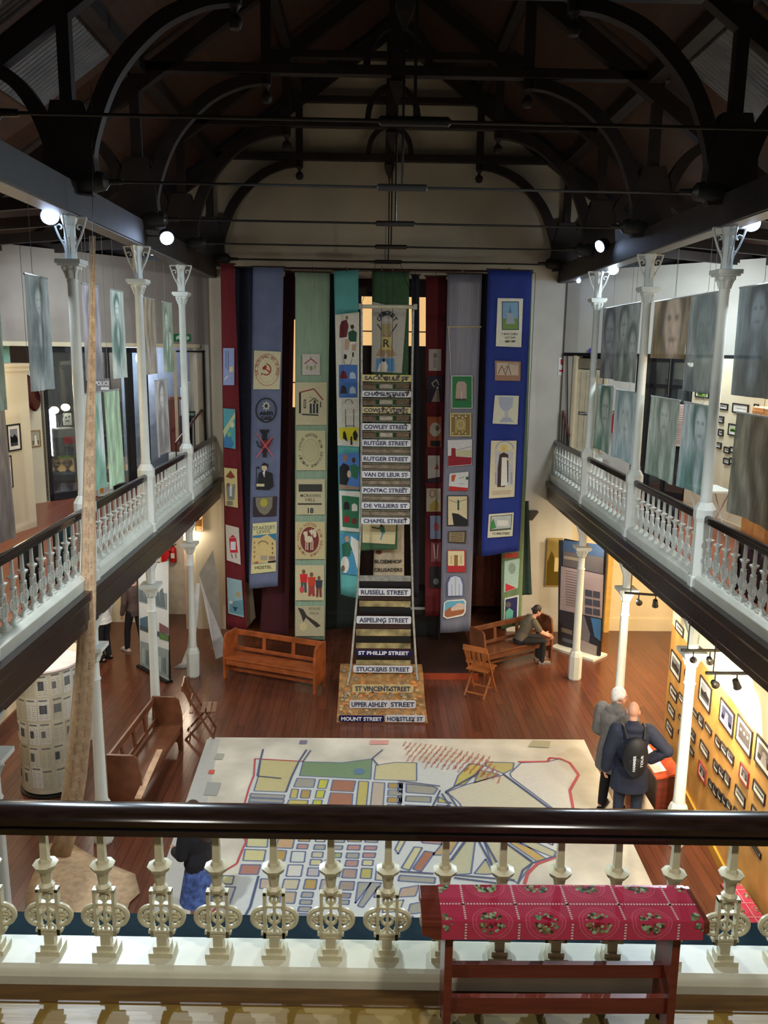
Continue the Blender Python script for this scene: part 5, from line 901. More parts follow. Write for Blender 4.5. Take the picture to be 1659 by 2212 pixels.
# cream partition nearest on the left with framed prints
zt_ = 6.24
PcL = CLL; sbox_ = sbox('wall_left_partition', CLL, 0, 6.0, 3.65, zt_, CREAM, .35); stt(sbox_)
stt(sbox('trim_16', CLL, -.06, 6.0, zt_, zt_+.05, CREAM, .45, .05)); stt(sbox('trim_17', CLL, -.03, 6.0, zt_-.07, zt_, CREAM, .40, .03))
def frame(name, pl, x0, y0, x1, y1, border, mount, pic, label, cat, group, off=.0, th=.02, seed=0, spec=None, size=.022):
    """glazed picture frame hanging on a wall plane"""
    P, d, n = pl; a, b = pp(pl, x0, y0), pp(pl, x1, y1); s0, s1 = sorted(((a-P).dot(d), (b-P).dot(d))); z0, z1 = min(a.z, b.z), max(a.z, b.z)
    c = P+d*((s0+s1)/2)+n*(off+.002); t = thing(name, label, cat, (c.x, c.y, (z0+z1)/2), 0, group); f = lambda u, v: tuple(P+d*u+n*(off+.003)+Vector((0, 0, v)))
    w = min(size, (s1-s0)*.15); mb = MB()
    for q in ((s0, s1, z0, z0+w), (s0, s1, z1-w, z1), (s0, s0+w, z0+w, z1-w), (s1-w, s1, z0+w, z1-w)): mb.prism([(q[0], q[2]), (q[1], q[2]), (q[1], q[3]), (q[0], q[3])], f, n*th)
    mb.build('frame_border', border, t); mw = mount*(s1-s0)
    mb = MB(); mb.prism([(s0+w, z0+w), (s1-w, z0+w), (s1-w, z1-w), (s0+w, z1-w)], f, n*th*.4); mb.build('mount', mat('white_mount', (226, 222, 210), .5), t)
    r = random.Random(seed); A = Art(lambda u, v, L: tuple(P+d*u+n*(off+.003+th*.4+.0008*L)+Vector((0, 0, v)))); X0, X1, Z0, Z1 = s0+w+mw, s1-w-mw, z0+w+mw, z1-w-mw
    W, H = X1-X0, Z1-Z0; base = pic
    A.rect(X0, Z0, X1, Z1, base); dk = tuple(max(0, c_-60) for c_ in base); lt = tuple(min(255, c_+70) for c_ in base)
    k = r.randrange(4)
    if k == 0: A.rect(X0, Z0, X1, Z0+H*.35, dk); A.ell2(X0+W*.5, Z0+H*.62, W*.16, H*.14, lt); A.poly([(X0+W*.25, Z0), (X0+W*.75, Z0), (X0+W*.65, Z0+H*.5), (X0+W*.35, Z0+H*.5)], lt)
    elif k == 1: A.rect(X0, Z0+H*.55, X1, Z1, lt); A.poly([(X0, Z0+H*.4), (X0+W*.4, Z0+H*.7), (X0+W*.7, Z0+H*.5), (X1, Z0+H*.65), (X1, Z0+H*.2), (X0, Z0+H*.2)], dk)
    elif k == 2: [A.ell2(X0+W*(.2+.3*i), Z0+H*.62, W*.09, H*.1, lt) or A.poly([(X0+W*(.1+.3*i), Z0), (X0+W*(.3+.3*i), Z0), (X0+W*(.27+.3*i), Z0+H*.5), (X0+W*(.13+.3*i), Z0+H*.5)], (dk if i % 2 else lt)) for i in range(3)]
    else: A.poly([(X0, Z0), (X1, Z0), (X1, Z0+H*.3), (X0+W*.3, Z0+H*.75), (X0, Z0+H*.5)], dk); A.rect(X0+W*.55, Z0+H*.3, X0+W*.85, Z0+H*.6, lt)
    A.build('picture', PAINTG, t); return t
BFR = mat('black_picture_frame', (26, 22, 24), .35); RFR = mat('red_picture_frame', (120, 40, 44), .35); GFR = mat('gold_picture_frame', (150, 110, 60), .4)
frame('picture_frame', CLL, 12, 918, 45, 971, BFR, .16, (60, 62, 68), 'black-framed photograph on the cream partition of the left gallery, the upper one', 'picture', 'frames on the left partition', seed=3)
frame('picture_frame', CLL, 14, 985, 27, 1052, BFR, .1, (200, 196, 190), 'tall white print on the left cream partition, under the black-framed photograph', 'picture', 'frames on the left partition', seed=5)
frame('text_panel', PLL, 64, 930, 88, 964, GFR, .05, (170, 160, 130), 'small brownish text panel beside the black screen post on the left', 'panel', None, off=.0, seed=2)
m_ = MB(); c_ = pp(PLL, 64, 850, .35); m_.lathe([(.0, 0), (.3, 0), (.33, .03), (.3, .06), (.0, .06)], (0, 0, 0), 24); 
dish = thing('lacquered_tray', 'dark glossy round tray standing on edge beside the left cream partition', 'tray', tuple(c_)); R_ = Matrix.Rotation(math.radians(80), 3, 'Y'); m_.v = [tuple(R_ @ Vector(v)+c_) for v in m_.v]; m_.build('disc', mat('oxblood_lacquer', (60, 14, 20), .12), dish, smooth=True); MB().tube([c_, pp(PLL, 64, 850, -.02)], .015, 6).build('wall_peg', BLACK, dish)
MB().tube([c_+Vector((0, 0, .3)), c_+Vector((0, .0, 2.6))], .004, 5).build('hanging_wire', IRON, dish)
# --- right end
stt(sbox('trim_18', PLR, .0, 4.4, 6.49, 6.56, LBL, .12, .02)); sR = lambda px, py=900: psz(PLR, px, py)[0]
zd = pp(PLR, 1270, 975).z
stt(sbox('wall_right_end', PLR, 0, sR(1236), 3.65, 6.55, PLASTER, .12)); stt(sbox('wall_right_end', PLR, sR(1308), sR(1368), 3.65, 6.55, PLASTER, .12)); stt(sbox('wall_right_end', PLR, sR(1236), sR(1308), 3.65, zd, PLASTER, .12))
d2 = stt(sbox('door_2', PLR, sR(1240), sR(1302), zd, 6.2, mat('cream_door', (196, 186, 158), .5), .05, -.04))
sbox('door_frame', PLR, sR(1234), sR(1240), zd, 6.5, CREAM, .12, .03, d2); sbox('door_frame', PLR, sR(1302), sR(1308), zd, 6.5, CREAM, .12, .03, d2); sbox('fanlight', PLR, sR(1240), sR(1302), 6.22, 6.44, mat('dusty_fanlight', (120, 112, 92), .3), .03, -.04, d2)
for k in range(5): s_ = sR(1242)+(sR(1302)-sR(1242))*(k+.5)/5; sbox('door_board', PLR, s_-.004, s_+.004, zd+.05, 6.15, mat('door_groove', (150, 140, 116), .6), .004, -.036, d2)
ps = thing('door_plate', 'small dark plate lettered PRIVATE on the cream door of the right gallery', 'sign', tuple(pp(PLR, 1260, 893, .0))); quad_box('plate', PLR, 1250, 889, 1270, 897, LBL, .01, -.025, ps); part_art(PLR, ps, lambda a: a.text('PRIVATE', 1252, 891, 1268, 895, (220, 220, 220), .02), 'lettering', off=-.023)
rs_ = thing('extinguisher_sign', 'red and white fire extinguisher arrow sign on the white wall by the right door', 'sign', tuple(pp(PLR, 1213, 792))); pw2 = plane((3.0, 18.99), (4.3, 18.99))
rs_.location = pp(pw2, 1213, 810)
quad_box('plate', pw2, 1207, 773, 1221, 811, WHITE, .006, .008, rs_); part_art(pw2, rs_, lambda a: (a.poly([(1211, 777), (1214, 774), (1216, 778), (1216, 788), (1211, 788)], (196, 40, 50)), a.poly([(1208, 799), (1214, 799), (1213, 795), (1220, 801), (1213, 808), (1214, 803), (1208, 803)], (196, 40, 50))), 'pictogram', off=.010)
al = thing('alarm_beacon', 'small round blue-violet beacon high beside the right gallery door', 'beacon', tuple(pp(PLR, 1276, 758, .04))); MB().ell(pp(PLR, 1276, 758, .04), (.05, .05, .06), 12, 8).build('dome', mat('violet_dome', (80, 70, 170), .2), al, smooth=True)
cdt = MB().tube([pp(PLR, 1226, 975, .03), pp(PLR, 1226, 765, .03), pp(PLR, 1280, 765, .03)], .01, 5); tag(cdt.build('cable_conduit', BLACK), 'thin black cable conduit framing the right gallery door', 'conduit')
def extinguisher(label, p, h=.5, r=.075):
    t = thing('fire_extinguisher', label, 'fire extinguisher', tuple(p)); x, y, z = p
    MB().lathe([(r*.9, 0), (r, .03), (r, h*.75), (r*.7, h*.88), (.02, h*.93)], (x, y, z), 16).build('cylinder', mat('extinguisher_red', (190, 30, 34), .3), t, smooth=True)
    MB().box((x, y-r*.98, z+h*.42), (r*1.1, .012, h*.3)).build('label', WHITE, t)
    m = MB(); m.tube([(x, y, z+h*.92), (x, y, z+h)], .018, 8); m.beam((x, y, z+h), (x+.09, y-.02, z+h+.04), .02, .015); m.build('valve_handle', BLACK, t); MB().beam((x, y+r*.8, z+h*.6), (x, y+.2, z+h*.6), .04, .04).build('wall_hook', BLACK, t)
    MB().tube([(x, y, z+h*.95), (x-.1, y-.03, z+h*.9), (x-.12, y-.03, z+h*.5), (x-.1, y-.02, z+h*.35)], .01, 6).build('hose', BLACK, t)
p_ = pp(PLR, 1328, 935, .16); extinguisher('red fire extinguisher hanging on the end wall of the right gallery', (p_.x, p_.y, p_.z))
fr = thing('glazed_screen', 'black-framed glass screen at the far end of the right gallery', 'glass screen', (6.0, 16.6, 3.65))
for px_, w_ in ((1375, .16), (1403, .10), (1440, .07), (1492, .07)): s_ = sR(px_); sbox('frame_post', PLR, s_-w_/2, s_+w_/2, 3.66, 6.48, LBL, .1, 0, fr)
a_, b_ = sR(1375), sR(1492); sbox('frame_rail', PLR, a_, b_, 6.4, 6.48, LBL, .1, 0, fr); sbox('frame_rail', PLR, a_, b_, 5.88, 5.96, LBL, .1, 0, fr); sbox('frame_rail', PLR, a_, b_, 3.66, 3.78, LBL, .1, 0, fr); sbox('glass_pane', PLR, a_, b_, 3.78, 6.4, GLASS, .008, -.04, fr)
stt(sbox('wall_right_end', PLR, b_, 5.4, 3.65, 6.55, CREAM, .12))
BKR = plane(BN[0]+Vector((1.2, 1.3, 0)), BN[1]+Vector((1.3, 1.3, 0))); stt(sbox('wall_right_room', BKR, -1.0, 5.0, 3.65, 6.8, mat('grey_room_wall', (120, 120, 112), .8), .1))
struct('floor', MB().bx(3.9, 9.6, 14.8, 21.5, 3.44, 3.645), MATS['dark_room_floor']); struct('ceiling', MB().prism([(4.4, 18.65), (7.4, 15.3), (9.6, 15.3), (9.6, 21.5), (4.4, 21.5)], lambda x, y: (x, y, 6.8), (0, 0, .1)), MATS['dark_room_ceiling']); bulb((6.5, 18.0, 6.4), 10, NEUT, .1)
pr_ = plane(BN[0]+Vector((.35, .35, 0)), BN[1]+Vector((.35, .35, 0)))
sh = thing('bookshelf', 'dark wooden shelf of pale binders behind the right glass screen', 'shelf', tuple(pp(pr_, 1462, 960)))
quad_box('case_back', pr_, 1440, 818, 1486, 972, DARKW, .04, -.2, sh)
for y_ in (818, 868): quad_box('shelf_board', pr_, 1440, y_, 1486, y_+4, DARKW, .24, 0, sh)
quad_box('side_panel', pr_, 1438, 818, 1441, 972, DARKW, .24, 0, sh)
for k, x_ in enumerate((1446, 1452, 1458, 1464, 1471, 1478)):
    b = tag(quad_box('binder', pr_, x_, 833, x_+4.5, 867, mat('binder_pale', (186, 186, 180), .5) if k in (3, 4) else mat('binder_dark', (66, 60, 66), .5), .18, -.01), 'upright %s binder, %s on the shelf behind the right screen' % ('pale' if k in (3, 4) else 'dark', ['leftmost', 'second from left', 'third from left', 'fourth from left', 'fifth from left', 'rightmost'][k]), 'binder', 'binders on the shelf')
tp = thing('text_panel', 'pinkish white panel of fine text lines, lit, in the right gallery screen', 'panel', tuple(pp(PLR, 1465, 960, .1))); quad_box('board', PLR, 1444, 872, 1485, 966, mat('pink_white_board', (226, 200, 180), .6), .02, .06, tp); part_art(PLR, tp, lambda a: [a.rect(1448, 878+k*4.6, 1482-(k*7 % 5), 879.4+k*4.6, (150, 110, 100)) for k in range(18)], 'text_lines', off=.062)
MB().tube([pp(PLR, 1448, 966, .05), pp(PLR, 1448, 1040, .05)], .012, 6).build('leg', BLACK, tp)
stt(sbox('wall_right_partition', CLR, 0, 8, 3.65, 6.5, CREAM, .3)); stt(sbox('baseboard_partition', CLR, 0, 8, 3.65, 3.8, CREAM, .01, .012))
fr_list = [((1554, 870, 1573, 887), (90, 86, 90)), ((1585, 870, 1617, 896), (96, 96, 92)), ((1554, 898, 1564, 915), (100, 90, 90)), ((1576, 914, 1596, 944), (86, 120, 40)), ((1554, 926, 1563, 943), (110, 104, 100)), ((1548, 954, 1559, 970), (90, 84, 84)), ((1566, 964, 1577, 981), (110, 116, 60)), ((1579, 964, 1593, 981), (120, 120, 80)), ((1565, 988, 1577, 1005), (110, 104, 96)), ((1578, 988, 1590, 1005), (104, 98, 90)), ((1631, 872, 1639, 888), (90, 84, 80)), ((1504, 844, 1532, 861), (110, 150, 50))]
nm = ['small print left of the widest one on the right cream partition', 'widest small print on the right cream partition', 'small print in the left column of the right partition, second down', 'bright green photograph on the right cream partition', 'small print in the left column of the right partition, third down', 'small print in the left column of the right partition, lowest', 'green-toned print, left of the pair above the lowest pair', 'green-toned print, right of the pair above the lowest pair', 'grey print, left of the lowest pair on the right partition', 'grey print, right of the lowest pair on the right partition', 'narrow print nearest the wooden cabinet, right partition', 'green photograph at the far top of the right cream partition']
for k, ((x0_, y0_, x1_, y1_), c) in enumerate(fr_list): frame('picture_frame', CLR, x0_, y0_, x1_, y1_, BFR, .12, c, nm[k], 'picture', 'small frames on the right partition', seed=k)
# steps and short handrails at the gallery ends
for sx, side in ((-1, 'left'), (1, 'right')):
    t = thing('corner_steps', 'pale wooden steps up to the doorway at the end of the %s gallery' % side, 'steps', (sx*4.6, 17.6, 3.65))
    for k in range(4):
        c = Vector((sx*4.35, 17.1+.2*k, 0)); MB().box((c.x, c.y, 3.65+.09*(k+1)), (.5, .2, .18*(k+1))).build('tread', SILL, t)
    t = thing('stair_handrail', 'short dark handrail rising beside the steps at the end of the %s gallery' % side, 'handrail', (sx*4.1, 17.6, 3.65))
    q = [(380, 958), (449, 879)] if sx < 0 else [(1226, 940), (1209, 885)]
    if sx < 0: a_, b_ = on(*q[0], 'x', -4.2), on(*q[1], 'x', -4.1)
    else: a_, b_ = on(*q[0], 'x', 4.1), on(*q[1], 'x', 3.97)
    a_.y = min(a_.y, 18.6); b_.y = min(b_.y, 18.8)
    MB().tube([a_, b_], .028, 8).build('rail', mat('red_brown_rail', (96, 40, 34), .3), t, smooth=True)
    for f_ in (0, .33, .66, 1): c = a_.lerp(b_, f_); MB().tube([c, (c.x, c.y, 3.66)], .012, 6).build('baluster_rod', BLACK, t)

# --- translucent portrait hangings strung between the columns
def hanging(label, sx, x0, y0, x1, y1, base, dark, light, kind=0, xo=4.02, skew=0):
    pl = plane((sx*xo, 10.0), (sx*xo, 16.0)); P, d, n = pl
    a, b = pp(pl, x0, y0), pp(pl, x1, y1); s0, s1 = (a-P).dot(d), (b-P).dot(d); z1, z0 = a.z, b.z
    sm = (s0+s1)/2; t = thing('portrait_hanging', label, 'hanging', (P.x, P.y+sm, z0), 0, 'printed portrait cloths in the galleries')
    NX, NZ = 10, 26; f = lambda u, v: P+d*(s0+(s1-s0)*u)+n*(.02*math.sin(u*7+z0*3)*v+.012*math.sin(u*15)*v)+Vector((0, 0, z1+(z0-z1)*v))
    mb = Art(None); mb.c = []; base, dark, light = [tuple(min(255, int(c_*1.45)) for c_ in q_) for q_ in (base, dark, light)]
    def sg(d, w=.12): return 1/(1+math.exp(max(-30, min(30, d/w))))
    def el(u, v, cx, cy, rx, ry): return math.sqrt(((u-cx)/rx)**2+((v-cy)/ry)**2)-1
    def mixc(a, b_, t_): return tuple(x+(y-x)*t_ for x, y in zip(a, b_))
    asp = abs(z1-z0)/max(.1, abs(s1-s0)); rr_ = random.Random(int(x0*7+y0)); cx0_ = .5+skew+(rr_.random()-.5)*.12
    def head(c, u, v, cx, cy, r):
        ry = r*1.25/asp
        c = mixc(c, dark, .85*sg(el(u, v, cx, cy+ry*3.1, r*2.0, ry*1.9), .1)); c = mixc(c, light, .8*sg(el(u, v, cx+.02, cy+ry*2.3, r*.45, ry*1.0), .2))
        c = mixc(c, dark, .95*sg(el(u, v, cx, cy-ry*.12, r*1.12, ry*1.15), .07)); c = mixc(c, light, .95*sg(el(u, v, cx+.02, cy+ry*.18, r*.8, ry*.88), .1))
        for q in (-1, 1): c = mixc(c, dark, .55*sg(el(u, v, cx+.02+q*r*.34, cy+ry*.02, r*.16, ry*.07), .3))
        return mixc(c, dark, .45*sg(el(u, v, cx+.02, cy+ry*.58, r*.28, ry*.06), .3))
    def shade(u, v):
        c = mixc(base, light, .25+.25*math.sin(u*5+v*4+x0))
        if kind == 0: c = head(c, u, v, cx0_, .2, .2)
        elif kind == 1: c = head(c, u, v, cx0_, .3, .3)
        elif kind == 2: c = head(c, u, v, .33, .25, .19); c = head(c, u, v, .72, .5, .17)
        else: c = mixc(c, dark, .5+.5*math.sin(u*17+2*math.sin(v*5)))
        return tuple(max(0, min(255, q)) for q in c)
    NX, NZ = 40, 90
    for j in range(NZ):
        for i in range(NX):
            o = len(mb.v); q = [(i/NX, j/NZ), ((i+1)/NX, j/NZ), ((i+1)/NX, (j+1)/NZ), (i/NX, (j+1)/NZ)]
            mb.v += [tuple(f(*w_)) for w_ in q]; mb.f.append((o, o+1, o+2, o+3)); mb.m.append(0); mb.c.append(lin(shade((i+.5)/NX, (j+.5)/NZ)))
    mb.build('printed_cloth', SHEER, t, smooth=True)
    q0, q1 = f(0, 0), f(1, 0); MB().tube([q0, q1], .012, 6).build('top_rod', mat('pale_rod', (180, 186, 186), .4), t)
    ym_ = (q0.y+q1.y)/2; MB().tube([(q0.x, ym_, q0.z), (q0.x+sx*.04, ym_, q0.z+.04), (q0.x+sx*.04, ym_, 8.08)], .003, 4).build('hanging_wire', mat('thin_wire', (120, 124, 126), .4), t)
SHEER = mat('sheer_printed_cloth', (255, 255, 255), .8, noise=.3, scale=5, stretch=(1, 2.5, .7), attr=True, alpha=.95)
G1, G2, G3, D1, L1 = (136, 148, 146), (110, 120, 122), (150, 160, 150), (72, 84, 86), (170, 178, 180)
for a in [('pale sheer portrait cloth at the very left edge, upper', -1, -30, 575, 16, 885, (130, 146, 132), (110, 128, 116), (140, 152, 140), 3),
    ('brown-grey portrait cloth at the very left edge, lower', -1, -45, 885, 30, 1160, (112, 104, 96), (86, 80, 80), (134, 124, 116), 1),
    ('grey cloth portrait in a long pale coat, left of the nearest left column', -1, 52, 591, 117, 840, (118, 128, 128), (86, 98, 100), (150, 160, 162), 0),
    ('pinkish grey portrait cloth just right of the calico strip', -1, 176, 612, 222, 818, (136, 134, 140), (104, 104, 106), (158, 154, 162), 1),
    ('pale cloth with a small dark-haired head, left gallery', -1, 237, 624, 274, 815, (140, 150, 144), (64, 90, 82), (170, 176, 170), 0),
    ('green-arched cloth hanging low behind the calico strip', -1, 180, 852, 228, 1050, (166, 182, 184), (84, 120, 104), (110, 140, 124), 1),
    ('pale green faded cloth hanging low in the left gallery', -1, 224, 846, 266, 1040, (136, 160, 132), (120, 144, 120), (160, 178, 156), 3),
    ('tan streaked cloth right of the middle left column', -1, 307, 641, 339, 807, (128, 118, 100), (104, 98, 88), (150, 130, 100), 3),
    ('grey-green cloth with pale side, next to the farthest left column', -1, 350, 651, 376, 803, (112, 122, 104), (92, 108, 90), (160, 166, 160), 2),
    ('small portrait of a veiled woman, low before the farthest left column', -1, 333, 823, 366, 975, (128, 126, 122), (92, 90, 88), (156, 154, 150), 0),
    ('narrow dark portrait cloth right beside the farthest right column', 1, 1303, 667, 1327, 820, (120, 124, 130), (66, 70, 76), (130, 134, 140), 1),
    ('grey portrait cloth with two heads, between the far and middle right columns', 1, 1335, 661, 1373, 828, (124, 130, 128), (80, 90, 86), (150, 158, 156), 2),
    ('small cloth with a tall dark green shape, low by the farthest right column', 1, 1292, 830, 1317, 982, (140, 152, 150), (50, 86, 74), (150, 160, 156), 1),
    ('pale blue-toned portrait cloth, low beside the middle right column', 1, 1331, 841, 1370, 1006, (152, 166, 172), (96, 126, 132), (166, 178, 182), 1),
    ('creased brown portrait cloth of a man with spectacles, right gallery', 1, 1415, 652, 1482, 776, (96, 82, 54), (60, 52, 42), (176, 160, 144), 1),
    ('grey portrait cloth with a tall dark oval head, right gallery', 1, 1489, 640, 1541, 852, (132, 138, 138), (80, 92, 94), (100, 112, 112), 1),
    ('greenish sketch portrait cloth, low right of the middle right column', 1, 1407, 855, 1455, 1048, (126, 140, 134), (96, 112, 100), (160, 170, 166), 0),
    ('cloth print of a figure with long dark scarves, right gallery low', 1, 1478, 868, 1537, 1082, (140, 158, 162), (56, 90, 86), (160, 170, 176), 0),
    ('large grey portrait of a smiling man at the right edge, upper', 1, 1598, 622, 1668, 864, (96, 108, 112), (58, 68, 74), (130, 146, 156), 0),
    ('large mottled grey-brown cloth at the right edge, lower', 1, 1592, 890, 1672, 1150, (112, 112, 98), (84, 86, 78), (130, 134, 134), 3)]: hanging(*a)
# dark garments behind the balusters
def drape(label, sx, x0, x1, yc, z0, z1, m, cat='garments'):
    pl = plane((sx*4.25, 8), (sx*4.25, 16)); P, d, n = pl; s0, s1 = psz(pl, x0, yc)[0], psz(pl, x1, yc)[0]; s0, s1 = sorted((s0, s1))
    t = thing('hanging_garment', label, cat, (P.x, P.y+(s0+s1)/2, 3.66)); NX, NZ = 30, 8; vs = []
    for j in range(NZ+1):
        for i in range(NX+1):
            u, v = i/NX, j/NZ; vs.append(P+d*(s0+(s1-s0)*u)+n*(.03*math.sin(u*26)*v+.02*math.sin(u*11))+Vector((0, 0, z1+(z0-z1)*v)))
    mb = MB().add(vs, [(j*(NX+1)+i, (j+1)*(NX+1)+i, (j+1)*(NX+1)+i+1, j*(NX+1)+i+1) for j in range(NZ) for i in range(NX)]); mb.build('cloth', m, t, smooth=True, solid=.01)
    MB().tube([P+d*s0+Vector((0, 0, z1)), P+d*s1+Vector((0, 0, z1))], .012, 6).build('rail', IRON, t)
    for s_ in (s0, s1): MB().tube([P+d*s_+Vector((0, 0, z1)), P+d*s_+Vector((0, 0, 3.65))], .012, 6).build('post', IRON, t)
drape('black garments on a low rail behind the left balustrade near the calico strip', -1, 42, 95, 1230, 3.7, 4.35, mat('black_cloth', (18, 18, 22), .8))
drape('teal and black garments on a low rail, left gallery, closest to the nearest column', -1, 118, 160, 1200, 3.7, 4.35, mat('teal_cloth', (24, 58, 62), .8))
drape('black garments on a low rail behind the right balustrade', 1, 1388, 1462, 1150, 3.7, 4.3, MATS['black_cloth'])
drape('dark maroon garments on a low rail at the right picture edge', 1, 1590, 1659, 1260, 3.7, 4.3, mat('maroon_cloth', (50, 20, 28), .8))
# small white table, cabinet and stairs rail in the right gallery
pt = plane((5.1, 13.6), (5.4, 13.2)); t = thing('folding_table', 'small white folding table by the cream partition, right gallery', 'table', (5.2, 13.5, 3.65))
MB().box((5.25, 13.5, 4.4), (.5, .7, .03)).build('table_top', WHITE, t)
for sx in (-1, 1):
    MB().tube([(5.25+sx*.2, 13.2, 4.38), (5.25+sx*.2, 13.8, 3.66)], .012, 6).build('leg', WHITE, t); MB().tube([(5.25+sx*.2, 13.8, 4.38), (5.25+sx*.2, 13.2, 3.66)], .012, 6).build('leg', WHITE, t)
t = thing('wooden_cabinet', 'pale wood cabinet at the right edge behind the mottled cloth', 'cabinet', (5.3, 11.6, 3.65)); MB().box((5.4, 11.6, 4.75), (.5, .8, 2.2)).build('carcass', mat('honey_wood', (190, 130, 70), .5, noise=.2), t, bevel=.01); MB().box((5.145, 11.4, 4.75), (.012, .36, 2.1)).build('door', MATS['honey_wood'], t); MB().box((5.145, 11.8, 4.75), (.012, .36, 2.1)).build('door', MATS['honey_wood'], t)

# ================================================================== FLOODLIGHTS
def flood(label, p, q, i):
    p, q = Vector(p), Vector(q); t = thing('flood_light', label, 'flood light', tuple(p), 0, 'flood lights on the roof plates'); d = (q-p).normalized(); R = d.to_track_quat('Z', 'Y').to_matrix()
    def tr(mb): mb.v = [tuple(R @ Vector(v)+p) for v in mb.v]; return mb
    tr(MB().lathe([(.05, -.12), (.09, -.1), (.11, .02), (.115, .05), (.10, .05)], (0, 0, 0), 16)).build('housing', BLACK, t, smooth=True)
    tr(MB().lathe([(.0, .055), (.1, .055), (.09, .06), (0, .065)], (0, 0, 0), 20)).build('lens', LENSM, t)
    sx = 1 if p.x > 0 else -1; MB().tube([p+Vector((0, 0, -.0)), (sx*3.9, p.y, p.z+.02), (sx*3.9, p.y, 8.42 if p.z > 8.3 else 8.1)], .012, 6).build('bracket', BLACK, t)
for i, (p, q, e) in enumerate(FLOODS): flood(['bright flood light at the head of the nearest whole left column', 'bright flood light hanging between the middle and far left columns', 'bright oval flood light above the farthest right column', 'brightest flood light just over the farthest right column capital', 'bright flood light right of the nearest whole right column'][i], p, q, i)
for lab, px_, py_, sx in (('tiny bright lamp left of the farthest right column, under the plate', 1250, 607, 1), ('tiny bright lamp between the middle and far left column heads', 328, 546, -1)):
    p_ = on(px_, py_, 'x', sx*3.98); t = thing('spot_lamp', lab, 'lamp', tuple(p_)); MB().ell(p_, (.04, .05, .04), 10, 8).build('bulb', LENSM, t, smooth=True); MB().tube([p_, p_+Vector((0, 0, 8.07-p_.z))], .012, 6).build('stem', BLACK, t)

# ================================================================== UNDER THE RIGHT GALLERY
PWP = (PW0, PWd, PWn)
def c2(X, Y): return (1380+X/4.609, 1240+Y/4.609)
def c6(X, Y): return (900+X/2.186, 1560+Y/2.186)
FR = []
for a, b in [((380, 455), (460, 640)), ((335, 745), (435, 1085)), ((470, 945), (520, 1075)), ((625, 1000), (740, 1395)), ((830, 1220), (970, 1635)), ((1000, 1385), (1150, 1840)), ((1190, 1580), (1370, 2085))]: FR.append((c2(*a)+c2(*b), 'L'))
for a, b in [((322, 1080), (395, 1290)), ((303, 1262), (370, 1458)), ((287, 1435), (352, 1640)), ((410, 1170), (462, 1312)), ((410, 1390), (455, 1500)), ((405, 1545), (450, 1650)), ((545, 1325), (600, 1450)), ((608, 1375), (655, 1545)), ((672, 1465), (740, 1615)), ((525, 1520), (575, 1690)), ((515, 1700), (560, 1825)), ((625, 1640), (712, 1860)), ((775, 1590), (830, 1755)), ((832, 1660), (895, 1830)), ((893, 1725), (960, 1915)), ((757, 1835), (808, 2000)), ((808, 1895), (865, 2060)), ((868, 1950), (922, 2135)), ((708, 2030), (750, 2160))]: FR.append((c2(*a)+c2(*b), 'S'))
FR.append((c2(612, 1845)+c2(685, 2100), 'R')); FR.append((c2(1025, 1865)+c2(1112, 2140), 'R'))
for a, b in [((1405, 285), (1425, 360)), ((1427, 310), (1447, 380)), ((1449, 335), (1468, 402)), ((1470, 360), (1492, 427)), ((1512, 290), (1560, 412)), ((1598, 265), (1656, 398)), ((1505, 395), (1540, 470)), ((1590, 385), (1640, 500)), ((1500, 525), (1520, 560)), ((1575, 530), (1637, 650))]: FR.append((c6(*a)+c6(*b), 'S'))
FR.append((1647, 1790, 1672, 1850, 'x'))if 0 else None
LN = ['pale one highest at the far end', 'tall white-mounted one at the far end', 'half hidden behind the white column', 'dark portrait just right of the white column', 'next right of the dark portrait', 'group portrait with white figures', 'cut by the right picture edge']
SN = ['top of the far column of three', 'middle of the far column of three', 'bottom of the far column of three', 'upper one just left of the white column', 'middle one just left of the white column', 'lowest one just left of the white column', 'first right of the white column, upper row', 'second right of the white column, upper row', 'alone below the dark portrait', 'upper of two touching the white column', 'lower of two touching the white column', 'medium one below the lone small print',
      'left of the stepped upper trio', 'middle of the stepped upper trio', 'right of the stepped upper trio', 'left of the stepped middle trio', 'centre of the stepped middle trio', 'right of the stepped middle trio', 'first of the descending low row', 'second of the descending low row', 'third of the descending low row', 'fourth of the descending low row', 'fifth of the descending low row', 'medium one lower right beyond the red frame', 'white-mounted one near the right edge', 'just above the front handrail, left', 'just above the front handrail, right', 'tiny one just under the front handrail', 'lowest one, under the handrail at the right edge']
li = si = ri = 0
for k, (q, ty) in enumerate(FR):
    pl = PWP; q = (q[0], q[1], q[2]-.07*(q[3]-q[1]), q[3]); col = random.choice([(52, 54, 62), (70, 66, 66), (90, 92, 96), (44, 44, 50), (110, 100, 92), (80, 84, 110)])
    if ty == 'L': lab, bd, mt, sz, gp = 'large black-framed photograph on the yellow wall, '+LN[li], BFR, .1, .016, 'large frames on the yellow wall'; li += 1
    elif ty == 'R': lab, bd, mt, sz, gp = ['red-framed small photograph on the yellow wall, left one', 'red-framed small photograph on the yellow wall, right one'][ri], RFR, .12, .016, 'small frames on the yellow wall'; ri += 1
    else: lab, bd, mt, sz, gp = 'small framed photograph on yellow wall, '+SN[min(si, len(SN)-1)], BFR, .12, .011, 'small frames on the yellow wall'; si += 1
    frame('picture_frame', PWP, *q, bd, mt, col, lab, 'picture', gp, seed=k*7+1, size=sz)
